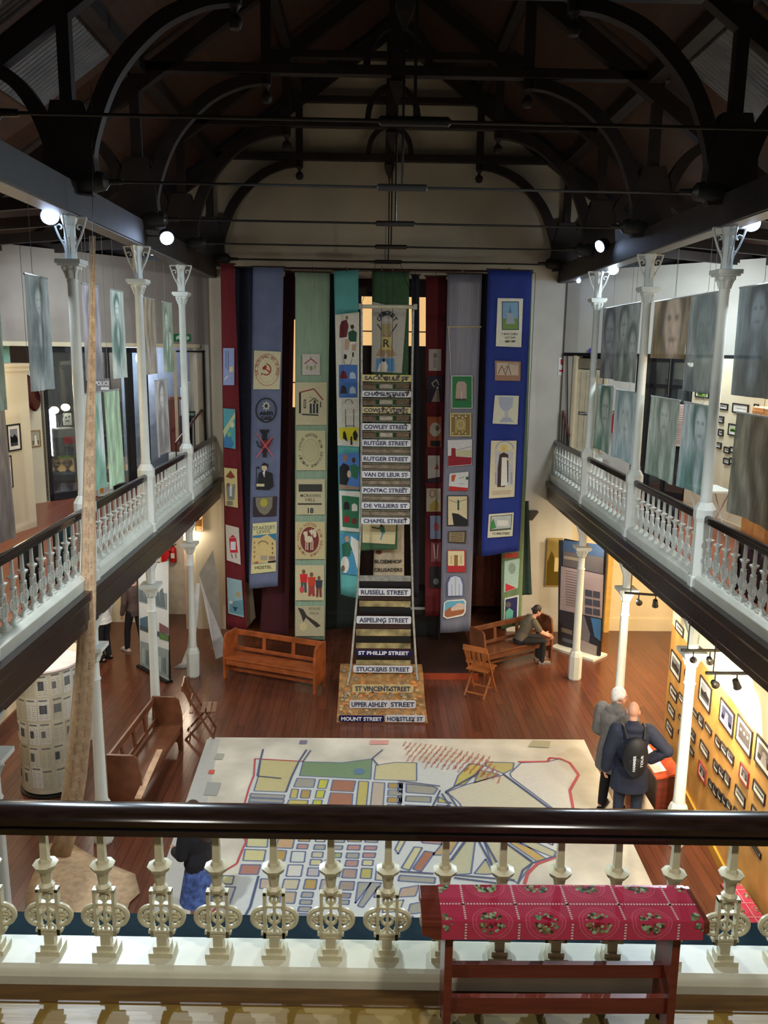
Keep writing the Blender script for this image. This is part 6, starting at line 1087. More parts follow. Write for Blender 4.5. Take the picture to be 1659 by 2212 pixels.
def track(label, p0, p1, heads, watt):
    t = thing('track_light', label, 'track light', tuple((Vector(p0)+Vector(p1))/2), 0, 'track lights under the right gallery')
    MB().beam(p0, p1, .035, .03).build('track', BLACK, t)
    for f_ in (.15, .85): c = Vector(p0).lerp(Vector(p1), f_); MB().tube([c, (c.x, c.y, 3.38)], .008, 6).build('drop_rod', BLACK, t)
    for f_, tgt, on_ in heads:
        c = Vector(p0).lerp(Vector(p1), f_)+Vector((0, 0, -.13)); d = (Vector(tgt)-c).normalized(); R = d.to_track_quat('Z', 'Y').to_matrix(); mb = MB().lathe([(.02, -.07), (.035, -.06), (.045, .05), (.05, .06)], (0, 0, 0), 12); mb.v = [tuple(R @ Vector(v)+c) for v in mb.v]; h = mb.build('lamp_head', BLACK, t, smooth=True)
        mb = MB().lathe([(0, .061), (.042, .061), (0, .07)], (0, 0, 0), 12); mb.v = [tuple(R @ Vector(v)+c) for v in mb.v]; mb.build('lens', LENSW if on_ else IRON, h, world=True)
        MB().tube([c, c+Vector((0, 0, .13))], .01, 6).build('stem', BLACK, h)
        if on_: spot(c+d*.09, tgt, watt, (1, .86, .62), 95, .04, .8)
track('short track light nearest the far end, one lamp glowing, under the right gallery', (3.6, 12.35, 2.95), (4.2, 12.2, 2.95), [(.35, (4.6, 13.5, 2.0), True), (.75, (4.4, 13.0, 1.0), False)], 90)
track('middle track light in the glare above the yellow picture wall', (3.62, 9.98, 2.9), (4.15, 9.98, 2.9), [(.3, (4.45, 11.3, 2.3), True), (.7, (4.4, 10.6, 2.2), True)], 220)
track('nearest track light at the right edge above the yellow picture wall', (3.58, 9.1, 2.95), (4.15, 9.1, 2.95), [(.2, (4.3, 9.9, 2.2), True), (.65, (4.25, 9.3, 2.2), True)], 260)
track('far track light beyond the column before the cream end wall', (4.0, 16.6, 3.0), (4.9, 16.5, 3.0), [(.3, (4.9, 18.9, 2.4), True), (.6, (5.5, 18.9, 2.0), False)], 80)
def stand_panel(label, P, Q, ztop, art, zb=.06, base=WHITE, edge=BLACK, foot=.28):
    pl = plane(P, Q); p_, d, n = pl; L = (Vector((*Q, 0))-Vector((*P, 0))).dot(d); t = thing('standing_panel', label, 'display panel', ((P[0]+Q[0])/2, (P[1]+Q[1])/2, 0)); s0, s1 = sorted((0, L))
    sbox('board', pl, s0, s1, zb, ztop, edge, .05, 0, t); 
    part_art(pl, t, art, 'printed_face', off=.004, k=.001)
    c = p_+d*(L/2); MB().prism([(s0-.02, -foot), (s1+.02, -foot), (s1+.02, foot), (s0-.02, foot)], lambda u, v: tuple(p_+d*u+n*v+Vector((0, 0, .0))), (0, 0, .05)).build('foot_plate', base, t)
    return t
def artR(a):
    a.poly([(1207, 1166), (1306, 1177), (1294, 1422), (1205, 1395)], (38, 40, 52)); a.poly([(1217, 1167), (1306, 1177), (1304, 1205), (1216, 1190)], (60, 84, 120)); a.poly([(1217, 1190), (1304, 1205), (1303, 1240), (1216, 1222)], (96, 90, 92)); a.poly([(1218, 1200), (1250, 1206), (1250, 1212), (1218, 1207)], (150, 140, 120)); a.poly([(1212, 1223), (1304, 1242), (1300, 1336), (1209, 1317)], (168, 148, 146))
    for k in range(14): a.poly([(1222, 1232+k*5.6), (1258, 1239+k*5.6), (1258, 1240.6+k*5.6), (1222, 1233.6+k*5.6)], (110, 96, 98))
    for k in range(3):
        for j in range(2): a.poly([(1264+j*17, 1273+k*19+j*3), (1279+j*17, 1276+k*19+j*3), (1279+j*17, 1290+k*19+j*3), (1264+j*17, 1287+k*19+j*3)], (64, 66, 80))
    a.poly([(1209, 1318), (1240, 1324), (1252, 1340), (1240, 1400), (1206, 1394)], (46, 42, 48)); a.poly([(1240, 1324), (1262, 1330), (1275, 1370), (1268, 1414), (1240, 1402)], (110, 104, 108)); a.poly([(1276, 1334), (1299, 1338), (1297, 1385), (1284, 1375)], (60, 110, 160)); a.poly([(1250, 1380), (1290, 1396), (1288, 1418), (1250, 1405)], (150, 140, 136)); a.poly([(1212, 1355), (1236, 1362), (1236, 1372), (1212, 1364)], (120, 110, 96)); a.poly([(1214, 1376), (1238, 1384), (1238, 1392), (1214, 1384)], (90, 90, 100))
stand_panel('tall printed history panel with a blue sky photograph, under the right gallery', (3.975, 18.041), (4.715, 17.247), 2.5, artR)
spot((4.3, 16.6, 3.2), (3.9, 17.6, .0), 60, (.9, .95, 1), 60, .05)
def artL(a):
    a.poly([(298, 1225), (364, 1212), (365, 1473), (303, 1438)], (196, 204, 212)); a.poly([(299, 1270), (361, 1282), (361, 1318), (300, 1300)], (120, 136, 146))
    for k in range(5): a.poly([(301+k*11, 1268+k*2), (307+k*11, 1262+k*2), (312+k*11, 1300+k*3), (301+k*11, 1298+k*3)], (90, 106, 116))
    a.poly([(302, 1336), (320, 1330), (322, 1360), (303, 1355)], (70, 100, 124)); a.poly([(302, 1350), (364, 1372), (364, 1384), (302, 1360)], (60, 76, 90)); a.poly([(344, 1345), (363, 1356), (363, 1370), (344, 1366)], (110, 76, 84)); a.poly([(344, 1366), (364, 1374), (364, 1386), (344, 1380)], (80, 116, 66)); a.poly([(303, 1384), (364, 1404), (364, 1466), (304, 1436)], (134, 150, 156))
    for k in range(6): a.poly([(306+k*9, 1402+k*4), (312+k*9, 1400+k*4), (313+k*9, 1436+k*4), (306+k*9, 1430+k*4)], (100, 120, 130) if k % 2 else (160, 176, 180))
stand_panel('tall standing panel of blue-grey street photographs, under the left gallery', (-5.105, 16.587), (-4.306, 15.739), 2.42, artL, base=BLACK, foot=.08)
# yellow landscape picture and bracket by the right pier
pf = plane((2.9, 18.98), (4.4, 18.98)); frame('picture_frame', pf, 1182, 1162, 1210, 1266, mat('ochre_frame', (160, 130, 60), .5), .0, (164, 148, 90), 'olive and yellow framed landscape on the white pier left of the tall panel', 'picture', None, seed=9)
t = thing('wall_bracket', 'small dark carved bracket on the white pier beside the banners', 'bracket', tuple(on(1152, 1120, 'y', 18.9))); p_ = on(1150, 1105, 'y', 18.85); MB().prism([(-.12, .0), (.14, 0), (.1, -.06), (0, -.2), (-.1, -.2)], lambda x, z: (p_.x+x, 18.8, p_.z+z), (0, .2, 0)).build('corbel', DARKW, t)
# desk of documents beside the two men
t = thing('display_desk', 'red-brown display desk with lit white papers beside the two standing men', 'desk', (3.9, 11.6, 0))
MB().prism([(3.68, .76), (4.04, .84), (4.04, .87), (3.68, .79)], lambda x, z: (x, 10.62, z), (0, 1.4, 0)).build('desk_top', mat('orange_red_top', (196, 76, 40), .18, noise=.35, scale=12), t)
MB().bx(3.72, 4.02, 10.64, 10.67, .05, .78).build('end_panel', REDW, t); MB().bx(3.72, 4.02, 11.96, 11.99, .05, .78).build('end_panel', REDW, t)
MB().bx(3.73, 3.75, 10.67, 11.96, .25, .72).build('front_panel', mat('dark_turned_front', (66, 40, 32), .4, noise=.5, scale=10), t)
for y_ in (10.66, 11.97):
    for x_ in (3.73, 4.01): MB().bx(x_-.025, x_+.025, y_-.025, y_+.025, 0, .78).build('leg', REDW, t)
tag(MB().prism([(3.69, .796), (3.86, .834), (3.86, .838), (3.69, .80)], lambda x, z: (x, 10.75, z), (0, 1.15, 0)).build('paper_sheet', mat('bright_paper', (240, 240, 234), .5)), 'bright white document sheet lying on the red-brown desk', 'paper')
# red cloth covered bench at the lower right edge
def make_bench(label, x0, x1, y0, y1, z, zf, cloth=True, rz=0): pass

# ================================================================== BENCH ON THE NEAR GALLERY
ZB = 4.35; NFZ = 3.78
A_ = on(900, 1912, 'z', ZB); B_ = on(1497, 1912, 'z', ZB); C_ = on(1536, 1990, 'z', ZB); D_ = on(905, 1992, 'z', ZB)
yb, yf = (A_.y+B_.y)/2, (C_.y+D_.y)/2; xl, xr = A_.x+.01, C_.x-.005
apz = on(1200, 2031, 'y', yf).z
bench = thing('wooden_bench', 'red-brown wooden bench with slanting ends in front of the near balustrade', 'bench', ((xl+xr)/2, (yb+yf)/2, NFZ))
MB().bx(xl, xr, yf, yb, ZB-.028, ZB).build('seat', REDW, bench, bevel=.004)
xa, xb = on(952, 2031, 'y', yf).x, on(1468, 2031, 'y', yf).x
MB().prism([(xl, ZB-.028), (xr, ZB-.028), (xr, ZB-.05), (xb+.03, apz), (xa-.02, apz), (xl, ZB-.06)], lambda x, z: (x, yf, z), (0, .025, 0)).build('apron', REDW, bench)
MB().prism([(xl, ZB-.028), (xr, ZB-.028), (xr, ZB-.05), (xb+.03, apz), (xa-.02, apz), (xl, ZB-.06)], lambda x, z: (x, yb-.025, z), (0, .025, 0)).build('apron', REDW, bench)
lx0, lx1 = on(968, 2060, 'y', yf+.05).x, on(1455, 2060, 'y', yf+.05).x
for x_, k in ((lx0, 1), (lx1, -1)):
    MB().prism([(yf+.03, ZB-.03), (yb-.03, ZB-.03), (yb-.03, NFZ+.001), (yb-.09, NFZ+.001), ((yf+yb)/2, NFZ+.09), (yf+.08, NFZ+.001), (yf+.02, NFZ+.001)], lambda y, z: (x_-.016, y, z), (.032, 0, 0)).build('leg_panel', REDW, bench)
z1_, z0_ = on(1200, 2080, 'y', (yf+yb)/2).z, on(1200, 2108, 'y', (yf+yb)/2).z; MB().bx(lx0+.016, lx1-.016, (yf+yb)/2-.012, (yf+yb)/2+.012, z0_, z1_).build('stretcher', REDW, bench)
z1_, z0_ = on(1200, 2152, 'y', yf+.06).z, on(1200, 2186, 'y', yf+.06).z; MB().bx(lx0+.016, lx1-.016, yf+.05, yf+.075, max(z0_, NFZ+.02), z1_).build('stretcher', REDW, bench)
# printed runner
Dp = yb-yf; ap = ZB-apz
def cl(u, v, L):
    k = .0012+.00012*L
    if v <= Dp: return (u, yb-v, ZB+k)
    return (u, yf-k-.001, ZB-(v-Dp))
def bench_cloth(parent_label, cl, x0, x1, Dp, ap, cell, ph):
    a = Art(cl); a.rect(x0, 0, x1, Dp, (188, 58, 88)); a.L -= 1; a.rect(x0, Dp, x1, Dp+ap*.96, (188, 58, 88))
    def both(f, *g):
        f(*g)
    n = int((x1-x0)/cell)+2
    for i in range(n):
        cx = x0+ph+i*cell
        for j, vy in ((0, Dp*.02), (1, Dp*1.0)):
            rx = cell*.5*.78
            for rr, c in ((1, (204, 90, 114)), (.92, (188, 58, 88)), (.84, (202, 82, 108)), (.76, (188, 58, 88))):
                a.L = {1: 4, .92: 6, .84: 8, .76: 10}[rr]
                for s_ in range(20):
                    t0, t1 = 2*PI*s_/20, 2*PI*(s_+1)/20; q = [(cx, vy), (cx+rx*rr*math.cos(t0), vy+rx*rr*math.sin(t0)), (cx+rx*rr*math.cos(t1), vy+rx*rr*math.sin(t1))]
                    if all(x0 <= p[0] <= x1 and 0 <= p[1] <= Dp for p in q): a.poly(q, c, False)
                    elif all(x0 <= p[0] <= x1 and Dp <= p[1] <= Dp+ap*.95 for p in q): a.poly(q, c, False)
            r2 = random.Random(i*5+j)
            for k in range(80):
                a.L = 12+k*.05
                an, r_ = r2.random()*2*PI, cell*.24*math.sqrt(r2.random()); px_, py_ = cx+r_*math.cos(an), vy+r_*math.sin(an); s_ = cell*.028*(.7+r2.random())
                c = r2.choice([(120, 160, 120), (150, 180, 130), (80, 110, 84), (64, 60, 50), (150, 110, 80), (170, 190, 160)]) if r_ > cell*.09 else (150, 24, 50)
                if x0 < px_-s_ and px_+s_ < x1 and py_-s_ > 0 and (py_+s_ < Dp or py_-s_ > Dp) and py_+s_ < Dp+ap*.95: a.ell2(px_, py_, s_, s_, c, 7, False)
            if j == 1:
                for dx, dy in ((.03, -.06), (-.01, .05), (.05, .03)):
                    if Dp+dy*cell > 0 and (Dp+dy*cell+.018 < Dp or Dp+dy*cell-.018 > Dp): a.L = 17; a.ell2(cx+dx*cell, Dp+dy*cell, .014, .014, (140, 20, 46), 8, False)
        lx = x0+ph+(i+.5)*cell-cell*.0; a.L = 13
        v = .006
        while v < Dp+ap*.9:
            if abs(v-Dp) > .006 and x0 < lx < x1: a.rect(lx-.0045, v-.0035, lx+.0045, v+.0035, (236, 220, 220), False)
            v += .0125
        if x0 < lx < x1: a.ell2(lx, Dp*.55, .009, .007, (236, 222, 226), 8, False)
    a.L = 13; u = x0+.005
    while u < x1: a.rect(u-.0035, Dp*.55-.0045, u+.0035, Dp*.55+.0045, (236, 220, 220), False); u += .0125
    return a
cx0, cx1 = on(950, 1955, 'z', ZB).x, on(1500, 1955, 'z', ZB).x
cell = on(1113, 1955, 'z', ZB).x-on(1001, 1955, 'z', ZB).x; ph0 = on(1057, 1955, 'z', ZB).x-cx0
run = bench_cloth('', cl, cx0, cx1, Dp, ap, cell, ph0-cell*1)
base_cloth = thing('printed_cloth', 'crimson cloth printed with rose wreaths and dotted lines, over the near bench', 'cloth', ((cx0+cx1)/2, yf, ZB)); CLG = mat('laminated_print', (255, 255, 255), .3, noise=.04, scale=20, attr=True)
run.build('runner', CLG, base_cloth)
# the second red cloth bench down on the floor at the right edge
b2 = thing('wooden_bench', 'dark bench under red cloth down on the floor at the right edge', 'bench', (3.96, 8.1, 0)); pa_, pb_ = on(1607, 1908, 'z', .46), on(1662, 2015, 'z', .46)
MB().bx(3.84, 4.08, 7.6, pa_.y, .42, .46).build('seat', REDW, b2)
for y_ in (7.7, pa_.y-.1): MB().bx(3.86, 4.06, y_-.015, y_+.015, 0, .42).build('leg_panel', mat('black_bench_leg', (24, 22, 24), .5), b2)
MB().bx(3.85, 3.87, 7.7, pa_.y-.05, .2, .42).build('apron', MATS['black_bench_leg'], b2)
def cl2(u, v, L): return (3.84+v, pa_.y-.01-u, .462+.0006*L)
a = bench_cloth('', cl2, 0, pa_.y-7.62, .24, .0, .24, .0); o = a.build('printed_cloth', CLG); tag(o, 'bright red printed cloth on the floor-level bench at the right edge', 'cloth')

# ================================================================== GROUND FLOOR FURNITURE
def make_pew(label, L, backs=3, m=BRNW, ends='open', cat='bench'):
    """length along x, sitter faces -y, origin at the floor under the middle"""
    t = thing('wooden_pew', label, cat, (0, 0, 0)); h = L/2
    MB().bx(-h+.03, h-.03, -.2, .22, .42, .455).build('seat', m, t, bevel=.006)
    MB().beam((-h, .27, .86), (h, .27, .86), .04, .11).build('top_rail', m, t, bevel=.006); MB().beam((-h, .235, .53), (h, .235, .53), .03, .07).build('lower_rail', m, t, bevel=.006)
    for k in range(backs+1): x = -h+.03+(L-.06)*k/backs; MB().beam((x, .235, .5), (x, .268, .84), .07, .03, (0, 1, 0)).build('back_stile', m, t)
    for sx in (-1, 1):
        x = sx*(h-.02)
        MB().prism([(.29, 0), (.29, .93), (-.08, .93), (-.15, .88), (-.2, .62), (-.2, 0), (-.13, 0), (-.11, .14), (.2, .14), (.22, 0)], lambda y, z: (x-.022, y, z), (.044, 0, 0)).build('bench_end', m, t)
    MB().bx(-h+.03, h-.03, -.17, -.145, .3, .42).build('seat_apron', m, t); MB().bx(-h+.03, h-.03, 0, .03, .12, .18).build('stretcher', m, t)
    return t
def place(t, x, y, rz): t.location = (x, y, 0); t.rotation_euler = (0, 0, rz); return t
p1 = make_pew('brown pew with open panelled back, facing the viewer left of the tower', 2.05, 3, mat('orange_brown_pew', (150, 78, 38), .35, noise=.3, scale=5)); place(p1, -2.24, 15.78, math.atan2(-.75, 1.85)+0)
p2 = make_pew('long dark brown pew along the left of the floor map, side on', 2.05, 4, BENW); place(p2, -3.66, 11.93, PI/2-.06)
p3 = make_pew('brown pew on which the man in the olive shirt sits', 1.95, 3, BENW); place(p3, 2.75, 16.9, math.atan2(.55, .85))
# sloping pale plank lying on the near pew and a second on the floor
tag(MB().beam(on(345, 1620, 'z', .47), on(298, 1725, 'z', .47), .09, .02).build('pale_plank', mat('pale_wood', (196, 160, 128), .4, noise=.3)), 'pale narrow plank lying on the seat of the left pew', 'plank')
def make_folding_chair(label, m):
    t = thing('folding_chair', label, 'chair', (0, 0, 0))
    for sx in (-1, 1):
        MB().beam((sx*.2, .26, .86), (sx*.2, -.2, 0), .03, .022, (1, 0, 0)).build('back_leg_frame', m, t); MB().beam((sx*.17, -.16, .44), (sx*.17, .24, 0), .03, .022, (1, 0, 0)).build('front_leg', m, t)
    for k in range(5): MB().beam((-.19, -.2+.085*k, .445), (.19, -.2+.085*k, .445), .06, .018).build('seat_slat', m, t)
    MB().beam((-.21, .265, .85), (.21, .265, .85), .02, .09).build('back_top', m, t); MB().beam((-.2, .15, .58), (.2, .15, .58), .02, .05).build('back_bottom', m, t)
    for k in range(4): x = -.13+.087*k; MB().beam((x, .16, .58), (x, .26, .84), .05, .012, (0, 1, 0)).build('back_slat', m, t)
    for y, z in ((-.14, .07), (.19, .06)): MB().beam((-.18, y, z), (.18, y, z), .02, .02).build('stretcher', m, t)
    return t
fc = make_folding_chair('brown slatted folding chair standing right of the tower, turned away', mat('ochre_slat_wood', (150, 88, 44), .4, noise=.3)); place(fc, 1.85, 15.35, 2.6); fc.scale = (1.18,)*3
fc2 = make_folding_chair('dark slatted folding chair at the far end of the left pew', BENW); place(fc2, -3.2, 13.5, PI/2+.12); fc2.scale = (1.1,)*3
# covered cylinder of pasted newspapers
dr = thing('news_column', 'waist-high-plus cylinder pasted with old newspaper pages, under the left gallery', 'display column', (-5.12, 11.8, 0))
R0, cx_, cy_ = .44, -5.12, 11.8
MB().lathe([(R0-.05, 0), (R0-.05, .06), (R0, .07), (R0, 1.95)], (cx_, cy_, 0), 40).build('drum', mat('newsprint', (190, 182, 160), .7, noise=.15, scale=4), dr, smooth=True)
MB().lathe([(R0+.03, 1.95), (R0+.04, 1.97), (R0+.03, 1.99), (.0, 2.0)], (cx_, cy_, 0), 40).build('lid', mat('pinkish_lid', (196, 180, 176), .4), dr, smooth=True)
MB().lathe([(R0+.02, .0), (R0+.03, .03), (R0-.02, .045)], (cx_, cy_, 0), 40).build('base_ring', BLACK, dr)
rn = random.Random(11); A = Art(lambda u, v, L: (cx_+(R0+.002+.0007*L)*math.cos(u), cy_+(R0+.002+.0007*L)*math.sin(u), v))
def curved_rect(a, u0, u1, v0, v1, c):
    a.L += 1; n = max(1, int((u1-u0)/.12))
    for i in range(n): a.rect(u0+(u1-u0)*i/n, v0, u0+(u1-u0)*(i+1)/n, v1, c, False)
for i in range(9):
    for j in range(5):
        u0, v0 = -PI+i*.4+rn.random()*.06, .12+j*.36+rn.random()*.05; c = rn.choice([(200, 196, 180), (186, 180, 158), (206, 204, 196), (180, 170, 144)]); A.L = 0; curved_rect(A, u0, u0+.36, v0, v0+.33, c)
        A.L = 2; curved_rect(A, u0+.03, u0+.3, v0+.29, v0+.315, (110, 108, 104))
        for k in range(7): A.L = 2; curved_rect(A, u0+.03, u0+.15, v0+.03+k*.033, v0+.037+k*.033, (150, 146, 136)); A.L = 2; curved_rect(A, u0+.2, u0+.32, v0+.03+k*.033, v0+.037+k*.033, (150, 146, 136))
        if rn.random() < .6: A.L = 4; curved_rect(A, u0+.05, u0+.05+.12+rn.random()*.12, v0+.1, v0+.2+rn.random()*.06, rn.choice([(84, 88, 88), (100, 102, 104), (70, 74, 80)]))
A.build('newspaper_pages', PAINTC, dr)
# second low drum behind, at the calico strip
dr2 = thing('news_column', 'second newspaper-pasted cylinder mostly hidden behind the calico strip', 'display column', (-5.4, 13.4, 0)); MB().lathe([(.4, 0), (.4, 1.5), (.43, 1.52), (0, 1.54)], (-5.4, 13.4, 0), 32).build('drum', MATS['newsprint'], dr2, smooth=True)
# embroidered calico: narrow strip from the roof widening to the floor and spreading out
CAL = mat('calico', (186, 160, 128), .85, noise=.18, scale=14)
ca = thing('calico_cloth', 'long written-on calico strip falling from the roof and spreading on the floor', 'cloth', (-3.9, 9.9, 0))
st_ = [(196, 206, 510), (194, 206, 620), (189, 208, 800), (182, 207, 960), (178, 206, 1120), (175, 207, 1280), (166, 205, 1420), (154, 199, 1560), (140, 188, 1680), (124, 170, 1790), (104, 152, 1850)]
vs = []
for k, (xa_, xb_, y_) in enumerate(st_):
    Yp = 10.0-.03*k
    for i in range(7): f_ = i/6; p = on(xa_+(xb_-xa_)*f_, y_, 'y', Yp); p.y += .03*math.sin(f_*PI)*(-1)+.015*math.sin(f_*9+k); p.z = max(p.z, .03); vs.append(p)
mb = MB().add(vs, [(k*7+i, (k+1)*7+i, (k+1)*7+i+1, k*7+i+1) for k in range(len(st_)-1) for i in range(6)]); mb.build('strip', CAL, ca, smooth=True, solid=.006)
mb = MB().tube([on(196-1, 510, 'y', 10.0), on(194, 800, 'y', 10-.05), on(178, 1120, 'y', 9.9), on(166, 1420, 'y', 9.85), on(140, 1680, 'y', 9.8), on(124, 1790, 'y', 9.75)], .010, 6); mb.build('pale_hem', mat('pale_hem', (210, 206, 190), .6), ca)
MB().tube([on(200, 512, 'y', 10.0), on(200, 250, 'y', 10.0), on(200, 250, 'y', 10.0)+Vector((0, 0, .3))], .004, 4).build('hanging_thread', IRON, ca)
def c7(X, Y): return fl(X/2.963, 1650+Y/2.963, .03)
cen = c7(480, 800); ring_ = [c7(x, y) for x, y in [(290, 520), (380, 480), (455, 500), (600, 590), (740, 650), (865, 700), (895, 820), (830, 880), (790, 1010), (740, 1100), (480, 1180), (200, 1120), (160, 950), (170, 800), (220, 680)]]
vs = [(cen[0], cen[1], .16)]; N_ = len(ring_)
for lv, (s_, z_) in enumerate(((.35, .13), (.7, .07), (1, .012))):
    for i, (x, y) in enumerate(ring_): vs.append((cen[0]+(x-cen[0])*s_, cen[1]+(y-cen[1])*s_, z_+.02*math.sin(i*1.9+lv)*(1-s_)+.004))
fs = [(0, 1+i, 1+(i+1) % N_) for i in range(N_)]+[(1+l*N_+i, 1+(l+1)*N_+i, 1+(l+1)*N_+(i+1) % N_, 1+l*N_+(i+1) % N_) for l in range(2) for i in range(N_)]
mb = MB().add(vs, fs); o = mb.build('floor_spread', CAL, ca, smooth=True, solid=.006)
# handwriting running down the strip
A = Art(lambda u, v, L: tuple(on(u, v, 'y', 9.93-.03*max(0, (v-510)/135)-.002*L-.02))); rw = random.Random(5); WD = ['HOME', 'ANNA', 'DISTRICT', 'REMEMBER', 'CAPE', 'STREET', 'FAMILY', 'JOSEPH', 'LOVE', '1966', 'SARAH']
for k in range(34):
    y_ = 560+k*36.5; f_ = 0
    for (a0, b0, q0), (a1, b1, q1) in zip(st_, st_[1:]):
        if q0 <= y_ <= q1: f_ = (y_-q0)/(q1-q0); xa_, xb_ = a0+(a1-a0)*f_, b0+(b1-b0)*f_; break
    wd = xb_-xa_
    for j in range(1 if wd < 24 else 2): cx2 = xa_+wd*(.45 if wd < 24 else .3+.4*j); A.text(rw.choice(WD), cx2-12, y_-2.2, cx2+12, y_+2.2, rw.choice([(120, 88, 70), (96, 84, 80), (160, 90, 70), (120, 88, 70)]), .0, PI/2); A.L = 1
A.build('handwriting', PAINTC, ca)['kind'] = 'stuff'
# bent white boards and paper by the left pier
t = thing('white_board', 'tall bent pale board leaning against the left pier behind the pew', 'board', (-3.6, 17.3, 0)); 
g = [on(430, 1240, 'y', 17.35), on(460, 1188, 'y', 17.5), on(472, 1260, 'y', 17.4), on(478, 1385, 'y', 17.2), on(455, 1400, 'y', 17.15), on(446, 1300, 'y', 17.3)]
MB().add([g[0], g[1], g[2], g[3], g[4], g[5]], [(0, 1, 2, 5), (5, 2, 3, 4)]).build('upper_sheet', mat('grey_card', (150, 144, 132), .7), t, solid=.012)
g = [on(428, 1235, 'y', 17.2), on(446, 1290, 'y', 17.15), on(496, 1412, 'y', 16.9), on(466, 1424, 'y', 16.9)]
MB().add(g, [(0, 1, 2, 3)]).build('lower_sheet', mat('white_card', (200, 196, 196), .6), t, solid=.012)
t = thing('paper_banner', 'white paper length curling onto the floor behind the farthest left column', 'paper', (-4.4, 16.9, 0)); q = [(424, 432, 1260), (412, 428, 1330), (404, 420, 1400), (392, 414, 1432), (372, 400, 1443)]; vs = []
for k, (a0, b0, y_) in enumerate(q):
    for x_ in (a0, b0): p = on(x_, y_, 'y', 17.1-.05*k) if k < 3 else on(x_, y_, 'z', .02+.06*(4-k)); vs.append(p)
MB().add(vs, [(2*k, 2*k+2, 2*k+3, 2*k+1) for k in range(4)]).build('sheet', mat('white_paper', (214, 212, 214), .6), t, smooth=True, solid=.004)
# stair, hose reel, extinguisher beyond the left opening
stt(MB().prism([(-5.35, 2.9), (-4.2, 1.65), (-4.2, 3.6), (-5.35, 3.6)], lambda x, z: (x, 20.5, z), (0, .3, 0)).build('wall_stair_soffit', mat('brown_stair_soffit', (120, 60, 36), .5)))
t = thing('staircase', 'white closed staircase with dark rail beyond the left opening', 'staircase', (-4.7, 20.4, 0)); MB().prism([(-5.5, 2.85), (-5.35, 2.95), (-4.46, 1.92), (-4.46, 1.77)], lambda x, z: (x, 19.9, z), (0, .3, 0)).build('stringer', WHITE, t)
MB().prism([(-5.5, 0), (-5.5, 2.83), (-4.46, 1.75), (-4.46, 0)], lambda x, z: (x, 20.1, z), (0, .1, 0)).build('side_board', mat('stair_side_white', (220, 212, 196), .5), t)
p_ = on(374, 1215, 'y', 19.95); extinguisher('red fire extinguisher with white label under the stair, left opening', (p_.x, 20.0, p_.z), .42, .08)
p_ = on(349, 1196, 'y', 19.9); t = thing('hose_reel', 'red fire hose reel partly hidden by the left poster panel', 'hose reel', tuple(p_)); R_ = Matrix.Rotation(PI/2, 3, 'X'); mb = MB().lathe([(.0, 0), (.2, 0), (.2, .1), (.0, .1)], (0, 0, 0), 20); mb.v = [tuple(R_ @ Vector(v)+p_) for v in mb.v]; mb.build('reel', MATS['extinguisher_red'], t)
MB().tube([p_+Vector((0, -.02, 0)), (p_.x, 20.95, p_.z)], .02, 6).build('axle', IRON, t)
frame('picture_frame', plane((-4.7, 18.97), (-4.2, 18.97)), 419, 1100, 440, 1148, GFR, .05, (150, 120, 80), 'gold-framed picture high on the strip left of the end wall', 'picture', None, seed=4)
# upright piano in the stage gloom
t = thing('upright_piano', 'black upright piano with closed lid in the gloom right of the tower', 'piano', (1.0, 17.4, 0)); MB().bx(.42, 1.3, 18.25, 18.65, .13, 1.2).build('case', BLACK, t, bevel=.01); MB().bx(.42, 1.3, 18.0, 18.26, .72, .84).build('key_slip', BLACK, t); MB().bx(.48, 1.24, 18.01, 18.15, .842, .855).build('keys', WHITE, t); MB().bx(.4, 1.32, 18.22, 18.67, 1.2, 1.23).build('lid', BLACK, t)
for x_ in (.46, 1.26): MB().bx(x_-.03, x_+.03, 18.02, 18.08, .13, .72).build('leg', BLACK, t)

# ================================================================== PEOPLE
def loft(mb, st, n=16):
    vs = []
    for c, rx, ry, ax, ay in st:
        for j in range(n): a = 2*PI*j/n; vs.append(Vector(c)+Vector(ax)*rx*math.cos(a)+Vector(ay)*ry*math.sin(a))
    k = len(st); return mb.add(vs, [(i*n+j, i*n+(j+1) % n, (i+1)*n+(j+1) % n, (i+1)*n+j) for i in range(k-1) for j in range(n)]+[tuple(range(n))[::-1], tuple(range((k-1)*n, k*n))])
def limb(mb, pts, rs, n=12):
    mb.tube(pts, rs, n)
    for p, r in zip(pts, rs): mb.ell(p, (r, r, r), 10, 7)
def hand(mb, w, d, s, curl=.5, k=1):
    """wrist w, direction d, s = towards the thumb"""
    w, d, s = Vector(w), Vector(d).normalized(), Vector(s); s = (s-d*s.dot(d)).normalized(); nrm = d.cross(s)
    R = Matrix((s, nrm, d)).transposed(); mb.ell(w+d*.05*k, (.042*k, .017*k, .055*k), 12, 8, R)
    for i, (o, L) in enumerate(((.03, .072), (.01, .082), (-.011, .076), (-.031, .06))):
        a = w+d*.088*k+s*o*k; c1 = a+(d*math.cos(curl*.5)+nrm*math.sin(curl*.5))*L*.5*k; c2_ = c1+(d*math.cos(curl*1.5)+nrm*math.sin(curl*1.5))*L*.5*k; mb.tube([a-d*.02*k, a, c1, c2_], [.009*k, .0095*k, .0085*k, .0065*k], 7); mb.ell(c2_, (.0065*k,)*3, 6, 5)
    a = w+d*.03*k+s*.034*k; c1 = a+(d*.5+s*.7).normalized()*.035*k; c2_ = c1+(d*.9+s*.25+nrm*.3).normalized()*.03*k; mb.tube([a-s*.01, a, c1, c2_], [.012*k, .012*k, .01*k, .007*k], 7); mb.ell(c2_, (.007*k,)*3, 6, 5)
